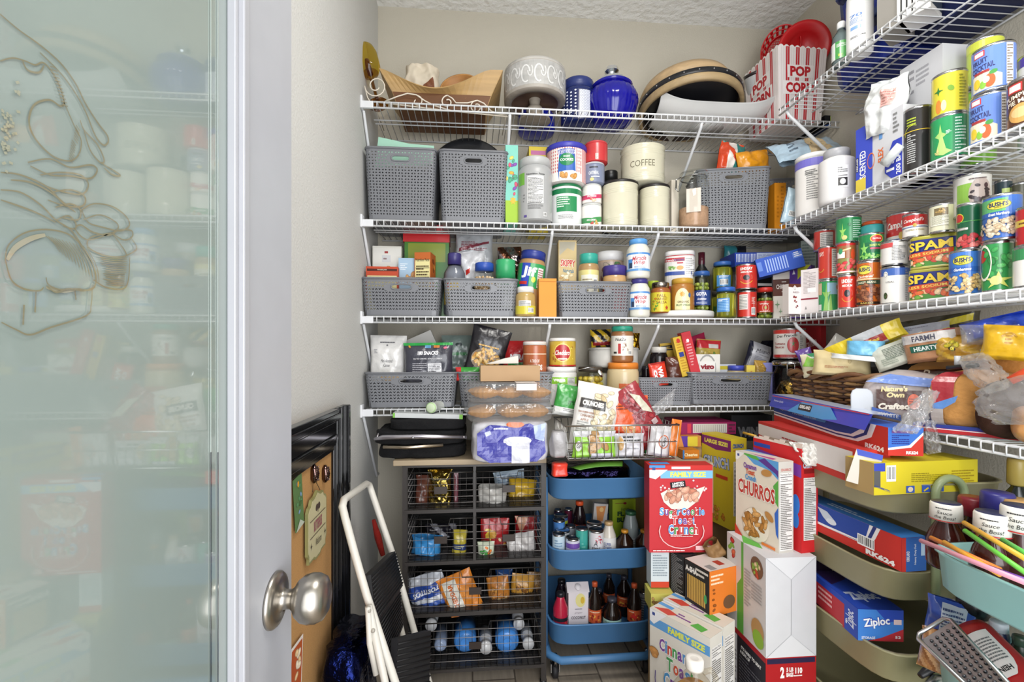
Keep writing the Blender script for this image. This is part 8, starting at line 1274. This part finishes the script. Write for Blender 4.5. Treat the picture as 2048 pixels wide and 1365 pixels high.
c = MB(); c.lathe([(.0185, .268, 'd4d0c8'), (.0195, .272, 'dedad2'), (.0195, .288, 'dedad2'), (.016, .292, 'e4e0d8'), (.009, .290, 'd4d0c8'), (0, .290, 'd4d0c8')], 32); c.build('cap', 'plastic', o); c = MB(); c.tube([(.016, -.006, .262), (.034, -.008, .268), (.045, -.008, .25), (.04, -.008, .228)], .006, (.95, .93, .88)); c.build('handle_ring', 'glass', o)
tag(o, 'round glass jug of amber liquid with white cap at the bottom of the picture', 'jug'); sup('plain cardboard box on the floor under the amber jug', x-.09, x+.09, y-.09, y+.09, 0, .19)
bag('small crumpled brown paper bag between the red cereal box and the white carton', 1438, 1118, 1.40, .055, .06, .035, tilt=-30, col='8a6a44', name='paper_bag', m='paper', wr=.016, top=False)
# boxes behind, under the lowest back shelf
sup('tall kraft carton standing at the back under the lowest shelf', .66, 1.0, 1.68, 1.96, 0, .805, nm='kraft_carton')
xa = XZ(1363, 1.70)[0]; xb = XZ(1472, 1.70)[0]
carton('magenta box lying flat with its nutrition side out, under the lowest shelf', xb-xa, .16, .045, ((xa+xb)/2, 1.78, .843), (0, 0, R_(-1)), {'F': [('r', -.7, .5, .07, .8, 'c83a4a'), ('r', .05, .5, .62, .75, 'c8c4bc'), ('V', .05, .5, .6, .6, 16, '8a8680', .2), ('l', .85, .5, .12, .8, 3, '4a2a3a')]}, '8c1f52', name='flat_box')
carton('orange, violet and yellow cereal box lying under the magenta box', .11, .14, .04, (XZ(1376, 1.66)[0], 1.74, .803), (0, 0, 0), {'F': [('r', -.6, .5, .4, 1, 'd8904a'), ('p', [(-.4, 1), (.1, 1), (.1, 0), (-.2, 0)], '5a3a9a'), ('r', .4, .5, .35, .9, 'd8c43a')]}, 'c8863c', name='flat_box')
carton('small orange Cheerios box low behind the red sugar cookie box'.replace('Cheerios', 'oat cereal'), .06, .05, .03, (XZ(1378, 1.62)[0], 1.63, .775), (0, 0, 0), {'F': [('t', 'Cheerios', 0, .45, .8, .4, 'f0e0b0', 0, .04), ('r', -.9, .5, .1, 1, '3a7ab8')]}, 'c8761e', name='flat_box')
sup('cream board box top seen behind the red sugar cookie box', XZ(1300, 1.60)[0]+.002, XZ(1412, 1.60)[0], 1.55, 1.66, .60, .772, 'b8ae98', 'board_box')
xa = XZ(1464, 1.74)[0]; carton('dark carton marked WIN at the back under the lowest shelf', .16, .10, .10, (xa+.09, 1.80, .806), (0, 0, R_(-4)), {'F': [('t', 'WIN', -.2, .35, .5, .4, '6a6a6e', 0, .06)]}, '1c1c20', name='dark_carton')
b = MB(); b.tube([P(1487, 866, 1.5), P(1512, 873, 1.45)], .004, 'd8a83a', 8); o = b.build('yellow_pencil', 'plastic'); tag(o, 'short yellow stick poking out beside the torn red cereal box', 'stick')
# ------------------------------------------------------------------ drawer unit
ux0, ux1, uy = XZ(786, 1.60)[0], XZ(1093, 1.60)[0], 1.60; UW = ux1-ux0; UX = (ux0+ux1)/2; DK = '2e2a28'; UD = .36
b = MB(); b.box(0, UD/2, UT-.018, UW, UD, .018, 'a39278'); un = b.build('drawer_unit', 'wood', bevel=.002); place(un, (UX, uy, 0)); tag(un, 'black metal unit of wire drawers with a grey wood top by the wall', 'drawer unit')
lx = UW/2-.038; rx = UW/2-.008; lv = [UT-.02, ZH(1018, 1.62), ZH(1120, 1.62), ZH(1222, 1.62), ZH(1333, 1.62)]
for x in (-lx, rx):
    for y in (.02, UD-.02): b = MB(); b.box(x, y, .0 if y > 1 else 0.012, .018, .018, UT-.03, '312d2b'); b.lathe([(.012, 0, '18181a'), (.012, .014, '18181a')], 12, Matrix.Translation((x, y, 0))); b.build('leg', 'paint', un)
for z in lv:
    b = MB()
    for y in (.012, UD-.012): b.box((rx-lx)/2, y, z-.006, lx+rx, .012, .012, '312d2b')
    for x in (-lx, rx): b.box(x, UD/2, z-.006, .012, UD-.02, .012, '312d2b')
    b.build('cross_rail', 'paint', un)
def wdrawer(x0, x1, z0, z1, wide=False):
    d = MB(); W, Hh = x1-x0, z1-z0; n = round(W/.021); m = 6; yb_ = UD-.05; r = .0009; xm = (x0+x1)/2; hw = .032 if not wide else .05
    for i in range(n+1):
        x = x0+W*i/n; top = z1-(.022 if abs(x-xm) < hw else 0); d.tube([(x, -.002, top), (x, -.002, z0), (x, yb_, z0)], r, '1e1c1c', 5)
    for j in range(m+1):
        z = z0+Hh*j/m
        if j == m: d.tube([(x0, -.003, z1), (xm-hw, -.003, z1), (xm-hw+.006, -.003, z1-.024), (xm+hw-.006, -.003, z1-.024), (xm+hw, -.003, z1), (x1, -.003, z1), (x1, yb_, z1), (x0, yb_, z1)], .0022, '2a2826', 6, True)
        else: d.tube([(x0, -.003, z), (x1, -.003, z), (x1, yb_, z), (x0, yb_, z)], r*1.1, '8a8684' if j else '2a2826', 5, True)
    for k in range(12):
        y = yb_*k/12; d.tube([(x0, y, z1), (x0, y, z0), (x1, y, z0), (x1, y, z1)], r, '1e1c1c', 5)
    o = d.build('drawer', 'paint', un, 'wide wire drawer' if wide else None); t = MB(); t.box(xm, -.006, z0+Hh*.42, .042, .003, .024, '2c211c'); t.build('label_plate', 'paint', o, 'small dark brown plate')
g = .012; xmid = (rx-lx)/2-.002
for i in (0, 1):
    wdrawer(-lx+g, xmid-.006, lv[i+1]+.012, lv[i]-.022); wdrawer(xmid+.006, rx-g, lv[i+1]+.012, lv[i]-.022)
for i in (2, 3): wdrawer(-lx+g, rx-g, lv[i+1]+.012, lv[i]-.022, True)
b = MB(); b.box((rx-lx)/2, UD-.012, lv[4], lx+rx-.02, .004, lv[0]-lv[4], '131212'); b.box(-lx+.004, UD/2, lv[4], .003, UD-.04, lv[0]-lv[4], '1a1918'); b.build('interior_darkener', 'rubber', un)  # added black back and side sheets, painted shade of the drawer interior
for z in lv[1:]: b = MB(); b.box((rx-lx)/2, UD/2, z+.005, lx+rx-.02, UD-.03, .003, '2a2827'); b.build('shelf_plate', 'paint', un)  # dark plates added at each level to darken the interior
b = MB(); b.box(xmid, .012, lv[2], .010, .010, lv[0]-lv[2], '312d2b'); b.build('middle_post', 'paint', un)
def ub(label, px, py, W, Hh, T, Y=1.68, tilt=0, **k): bag(label, px, py, Y, W, Hh, T, tilt=tilt, **k)
ub('crinkled gold foil bag in the top left wire drawer', 880, 1010, .085, .125, .05, col='a8924c', name='foil_bag', m='foil', wr=.014)
ub('brown printed snack bag left of the gold foil bag in the top wire drawer', 843, 1008, .05, .10, .03, tilt=4, col='5a3328', name='snack_bag', wr=.012)
ub('maroon strip of packaging right of the gold foil bag', 912, 1008, .018, .11, .02, col='6a3a44', name='snack_wrapper')
ub('white rumpled bag in the top right wire drawer', 985, 1012, .105, .07, .06, col='c8c6c0', name='snack_bag', wr=.014, top=False)
ub('yellow snack bag in the top right wire drawer', 1042, 998, .10, .075, .05, Y=1.74, tilt=6, col='d0a82a', name='snack_bag', wr=.01)
ub('pale blue printed leaflet packet at the top of the right wire drawer', 1020, 968, .12, .05, .015, Y=1.78, tilt=-7, dec=[('l', 0, .5, .8, .7, 4, '7a90a8')], col='a9bccb', name='leaflet')
ub('sky blue bag in the second left wire drawer', 852, 1108, .11, .062, .05, tilt=6, col='3a8ac8', name='snack_bag', wr=.016, top=False)
ub('dark snack wrappers in the second left wire drawer', 882, 1075, .12, .05, .04, Y=1.76, col=lambda i, j: '1c1a22' if math.sin(i*11+j*5) < .5 else '8a8a92', name='snack_wrapper', wr=.012)
ub('yellow and blue tuna packet in the second left wire drawer', 918, 1108, .05, .085, .035, tilt=3, dec=[('r', 0, .35, 1, .25, '2a3a6a'), ('l', 0, .35, .7, .15, 2, 'd8d8a0')], col='b8a83a', name='packet')
ub('red SUN seeds bag in the second right wire drawer', 990, 1110, .105, .135, .03, Y=1.74, dec=[('t', 'SUN', -.5, .5, .5, .2, 'e8c84a', 90, .05), ('e', -.2, .6, .3, .12, 'd8a03a'), ('F', .2, .3, .6, .3, 10, .12, ['d8a03a', '3a8a3a', 'e8d0a0'])], col='b8262a', name='snack_bag')
ub('second red snack bag at the right of the second right wire drawer', 1052, 1100, .09, .13, .03, Y=1.78, dec=[('p', [(-1, 1), (.2, 1), (-.5, .5)], 'd8a080')], col='a82228', name='snack_bag')
ub('white rumpled bag with red edge in front of the red snack bags', 1045, 1108, .10, .075, .04, tilt=-8, dec=[('r', 0, .06, 1, .1, 'c8362c')], col='c6c2c0', name='snack_bag', wr=.014)
ub('small green and white juice box bag at the bottom of the second right drawer', 972, 1112, .06, .05, .03, Y=1.66, dec=[('F', 0, .5, .6, .3, 5, .25, ['4a9a4a', 'd8762c'])], col='c8d0b8', name='snack_bag')
ub('blue and white chips bag at the left of the wide upper wire drawer', 862, 1212, .135, .115, .05, tilt=-14, dec=[('r', -.1, .55, .9, .4, '2a4a9c'), ('t', 'TOSTITOS', 0, .55, .7, .16, 'e0e4ee', 186, .05, .2), ('r', 0, .12, 1, .2, '3a5aa8')], col='c8ccd4', name='chips_bag', wr=.012)
ub('orange CHEDDAR chips bag wedged point down in the wide upper wire drawer', 935, 1222, .125, .14, .04, Y=1.66, tilt=-22, dec=[('t', 'CHEDDAR', -.35, .55, .6, .16, 'd8762c', 68, .04), ('e', .3, .5, .4, .2, 'd88a3a'), ('r', -.35, .5, .4, .8, 'd8d4c8'), ('t', 'CHEDDAR', -.35, .52, .62, .14, 'c8662c', 90, .04)], col='d8822a', name='chips_bag')
for k, (px, w_, c1, lb) in enumerate(((1000, .08, 'b8742c', 'brown snack mix bag'), (1040, .085, 'c8923a', 'golden pretzel bag'), (1068, .06, 'b8863c', 'tan popcorn bag'))):
    ub('%s in the right half of the wide upper wire drawer' % lb, px, 1208, w_, .10+.01*k, .04, Y=1.70+.03*k, tilt=(-6, 8, 2)[k], dec=[('F', 0, .4, .8, .35, 24, .16, ['c89048', 'a87030', 'd8b070', '8a5a2a'])], col=c1, name='snack_bag')
ub('royal blue snack bag at the back of the wide upper wire drawer', 1008, 1180, .07, .08, .03, Y=1.82, col='2c5aa0', name='snack_bag')
def lying(label, px, py, r, Y, col, cap=False):
    b = MB(); c2 = 'cfd0d2'
    if cap: b.lathe([(r, 0, c2), (r, .016, c2), (r*.9, .018, c2), (r*.95, .03, (.8, .82, .86)), (r*1.1, .05, (.3, .32, .36)), (r*1.15, .10, (.3, .32, .36)), (0, .11, (.3, .32, .36))], 24)
    else: q = (.8, .9, 1); b.lathe([(r*.4, .006, q), (r*.8, .0, q), (r, .01, q), (r, .05, q), (r*.95, .055, q), (r, .06, q), (r, .13, q), (r*.4, .15, q), (0, .15, q)], 28)
    o = b.build('water_bottle', 'enamel' if cap else 'glass'); place(o, P(px, py, Y), (R_(-90), 0, 0))
    if not cap: c = MB(); c.lathe([(0, .012, sh(col, 1.5)), (r*.35, .009, sh(col, 1.1)), (r*.7, .012, sh(col, 1.4)), (r*.93, .02, col), (r*.93, .12, col)], 20); c.build('contents', 'plastic', o)
    tag(o, label, 'bottle')
B7 = '4f8cc8'
for px, py, r, Y, col, cap, lb in ((930, 1290, .042, 1.66, B7, 0, 'blue plastic bottle base, left one in the lowest wire drawer'), (1015, 1290, .045, 1.66, B7, 0, 'blue plastic bottle base, right one in the lowest wire drawer'), (862, 1252, .021, 1.72, '', 1, 'white capped bottle at the upper left of the lowest wire drawer'), (972, 1298, .021, 1.64, '', 1, 'white capped bottle between the two blue bottle bases'),
    (1038, 1250, .02, 1.70, '', 1, 'white capped bottle at the upper right of the lowest wire drawer'), (1057, 1290, .02, 1.66, '', 1, 'white capped bottle beside the right blue bottle base'), (880, 1298, .024, 1.66, 'a8a8b4', 0, 'clear bottle base at the left of the lowest wire drawer')): lying(lb, px, py, r, Y, col, cap)
# ------------------------------------------------------------------ folding step ladder
def pl(px, py, zc): r = (px-CX)/FL; return Vector((zc*(r*cs+sn), zc*(cs-r*sn), ZH(py, zc)))
LWt = 'd9d6cd'; lad = empty('step_ladder', (-.2, 1.3, 0), 'folded white step ladder with black treads leaning against the pale wall', 'ladder')
def kid(b, name, m='paint', par=None, **k): o = b.build(name, m, par or lad, **k); o.matrix_parent_inverse = Matrix.Translation((-.2, 1.3, 0)).inverted() if not par else Matrix(); return o
q = [pl(733, 1190, 1.17), pl(710, 1110, 1.175), pl(690, 1035, 1.19)]
a, b_ = pl(684, 1003, 1.20), pl(737, 965, 1.50); e = pl(785, 1108, 1.50); f = pl(832, 1275, 1.48); low = pl(792, 1370, 1.15)
b = MB(); foot = low+(low-q[0])*(low.z/(q[0].z-low.z)); foot.z = .012; ff = f+(f-e)*(f.z/(e.z-f.z)); ff.z = .012
b.tube([foot, low, q[0], q[1], q[2], pl(685, 1014, 1.195), a.lerp(b_, .06), a.lerp(b_, .5), a.lerp(b_, .9), b_.lerp(e, .04), b_.lerp(e, .12), e, f, ff], .0098, LWt, 12); kid(b, 'handle_frame')
b = MB(); s0, s1 = pl(737, 1212, 1.15), pl(772, 1375, 1.13); sf = s1+(s1-s0)*((s1.z-.01)/(s0.z-s1.z)); b.tube([s0, s1, sf], .009, LWt, 10); kid(b, 'rear_leg')
b = MB(); s0, s1 = pl(800, 1250, 1.46), pl(812, 1300, 1.45); sf = s1+(s1-s0)*((s1.z-.01)/(s0.z-s1.z)); b.tube([pl(785, 1190, 1.47), s0, sf], .009, LWt, 10); kid(b, 'rear_leg')
b = MB()
for (px, py) in ((738, 1222), (746, 1262), (738, 1285), (752, 1345)): b.ball(pl(px, py, 1.135), .0055, 'a8a49a', 10, 6)
b.tube([pl(736, 1215, 1.137), pl(739, 1288, 1.135), pl(752, 1350, 1.133)], .007, LWt, 8); kid(b, 'hinge_plate')
def slab(name, c, col, th=.022):
    v = [pl(*p) for p in c]; n = (v[1]-v[0]).cross(v[2]-v[0]).normalized()*th; b = MB(); b.add([*v, *[p+n for p in v]], [(0, 1, 2, 3), (7, 6, 5, 4), (0, 4, 5, 1), (1, 5, 6, 2), (2, 6, 7, 3), (3, 7, 4, 0)], col)
    for k in range(1, 12):
        p0, p1 = v[0].lerp(v[3], k/12), v[1].lerp(v[2], k/12); b.tube([p0-n*.08, p1-n*.08], .0022, '101012', 5)
    return kid(b, name, 'rubber')
slab('upper_tread', ((742, 1150, 1.19), (790, 1103, 1.44), (806, 1172, 1.43), (752, 1250, 1.17)), '1a1a1c')
slab('lower_tread', ((796, 1278, 1.20), (862, 1262, 1.34), (858, 1400, 1.28), (786, 1420, 1.15)), '1c1c1e', .02)
slab('folded_tread', ((760, 1240, 1.20), (800, 1180, 1.42), (806, 1255, 1.42), (775, 1330, 1.18)), '17171a', .015)
b = MB(); b.tube([pl(747, 1040, 1.62), pl(756, 1075, 1.62), pl(766, 1112, 1.61)], [.006, .012, .008], '8a2018', 10); o = b.build('red_umbrella', 'cloth'); tag(o, 'dark red folded umbrella end behind the step ladder', 'umbrella')
bumpy('sparkly dark blue bag on the floor behind the step ladder', .10, .2, .44, (-.31, 1.22, 0), 0, '141c4a', [], 'gift_bag', 'bag', m='foil', wr=.02)
# ------------------------------------------------------------------ framed cork board
cy0, cy1, cz = .60, 1.405, 1.0; bdx = LW+.004; b = MB(); b.box(bdx+.006, (cy0+cy1)/2, .02, .012, cy1-cy0, cz-.03, 'b88c58'); cb = b.build('cork_board', 'cork'); tag(cb, 'cork pin board in a wide black ornate frame leaning on the pale wall', 'board')
def rail(prof, y0, y1, z0, z1, vert):
    b = MB()
    for w0, w1, h in prof:
        if vert: ya, yb_ = (cy1-w1, cy1-w0) if vert > 0 else (cy0+w0, cy0+w1); b.box(bdx+.012+h/2, (ya+yb_)/2, z0, h, yb_-ya, z1-z0, '141416')
        else: za, zb = (cz-w1, cz-w0) if z0 > .5 else (w0+.001, w1+.001); b.box(bdx+.012+h/2, (y0+y1)/2, za, h, y1-y0, zb-za, '141416')
    b.build('frame_rail', 'enamel', cb, bevel=.002)
pf = ((0, .012, .022), (.012, .026, .026), (.026, .034, .017), (.034, .068, .013), (.068, .076, .018), (.076, .098, .013), (.098, .112, .008))
rail(pf, 0, 0, .001, cz, 1); rail(pf, 0, 0, .001, cz, -1); rail(pf, cy0+.112, cy1-.112, 1, cz, 0); rail(pf, cy0+.112, cy1-.112, 0, .1, 0)
sx = LW+.022
def on(py_, pz_): return Matrix.Translation((sx, py_, pz_)) @ Matrix.Rotation(R_(90), 4, 'Z')
c = PX(630, 1048, sx); W, Hh = .135, .158; b = MB(); ol_ = [(-.5, -.32), (-.44, -.38), (-.44, -.46), (-.2, -.46), (-.12, -.5), (.12, -.5), (.2, -.46), (.44, -.46), (.44, -.38), (.5, -.32), (.5, .28), (.44, .34), (.36, .36), (.3, .43), (.14, .44), (0, .5), (-.14, .44), (-.3, .43), (-.36, .36), (-.44, .34), (-.5, .28)]
b.prism([(x*W, z*Hh) for x, z in ol_], -.006, 0, '8a8858'); b.prism([(x*W*.93, z*Hh*.93) for x, z in ol_], -.0066, -.006, 'c0b890')
Print(b, lambda u, v, o: (u, -.0066-o, v-Hh/2), W, Hh).sh([('e', -.12, .76, .13, .05, '3a2418', 50), ('e', .12, .76, .13, .05, '3a2418', 130), ('e', 0, .74, .03, .07, '3a2418'), ('r', 0, .63, .8, .012, '5a4a3a'), ('t', 'BUTTERFLIES', 0, .51, .42, .16, '9a5a60', 0, .04), ('r', 0, .39, .8, .012, '5a4a3a'), ('t', 'Welcome', .05, .26, .3, .11, '3a3024', 0, .0, .4), ('S', -.7, .27, .1, .06, 4, '3a2418', .3), ('S', .75, .27, .1, .06, 4, '3a2418', .3)])
o = b.build('wall_sign', 'paint'); o.matrix_world = on(c.y, c.z); tag(o, 'shaped BUTTERFLIES Welcome sign hanging on the cork board', 'sign')
b = MB(); b.tube([PX(625, 985, sx+.006), PX(627, 955, sx+.01), PX(640, 980, sx+.006)], .0008, '3a3024', 5); w_ = b.build('hanging_wire', 'paint', o); w_.matrix_parent_inverse = o.matrix_world.inverted()
for px, nm in ((628, 'left one above the sign'), (650, 'right one above the sign')):
    c = PX(px, 948, sx); b = MB(); b.tube([(0, 0, -.022), (0, 0, -.012), (0, -.002, 0), (0, 0, .012), (0, 0, .022)], [.003, .009, .011, .009, .003], '6a5450', 10)
    for k in range(18): b.ball((.008*math.cos(k*2.4), -.008, -.017+k*.002), .0022, ['8a7470', '4a3a38'][k % 2], 6, 4)
    o = b.build('beaded_clip', 'chrome'); o.matrix_world = on(c.y, c.z+.0); tag(o, 'brown beaded oval clip on the cork board, %s' % nm, 'clip')
for px, py, W, Hh, rot, dec, col, lb in ((597, 1005, .05, .115, -8, [('F', 0, .55, .6, .35, 8, .25, ['7a9ab8', '5a8a5a', '4a6a3a']), ('e', 0, .85, .2, .06, 'd89a2c'), ('p', [(-1, 0), (1, 0), (0, .16)], 'b8c0b0')], '5a7a4a', 'butterfly and flower card pinned beside the sign on the cork board'), (592, 1345, .07, .12, 6, [('r', 0, .5, .86, .9, 'b8582c'), ('F', 0, .6, .5, .25, 6, .3, ['e8c89a', 'f0e0c8', 'c86a3a'])], 'e8e0d8', 'orange and white photo pinned low on the cork board')):
    c = PX(px, py, sx); b = MB(); b.box(0, 0, -Hh/2, W, .001, Hh, col); Print(b, lambda u, v, o: (u, -.0005-o, v-Hh/2), W, Hh).sh(dec); o = b.build('pinned_card', 'paper'); o.matrix_world = on(c.y, c.z) @ Matrix.Rotation(R_(rot), 4, 'Y'); tag(o, lb, 'card')
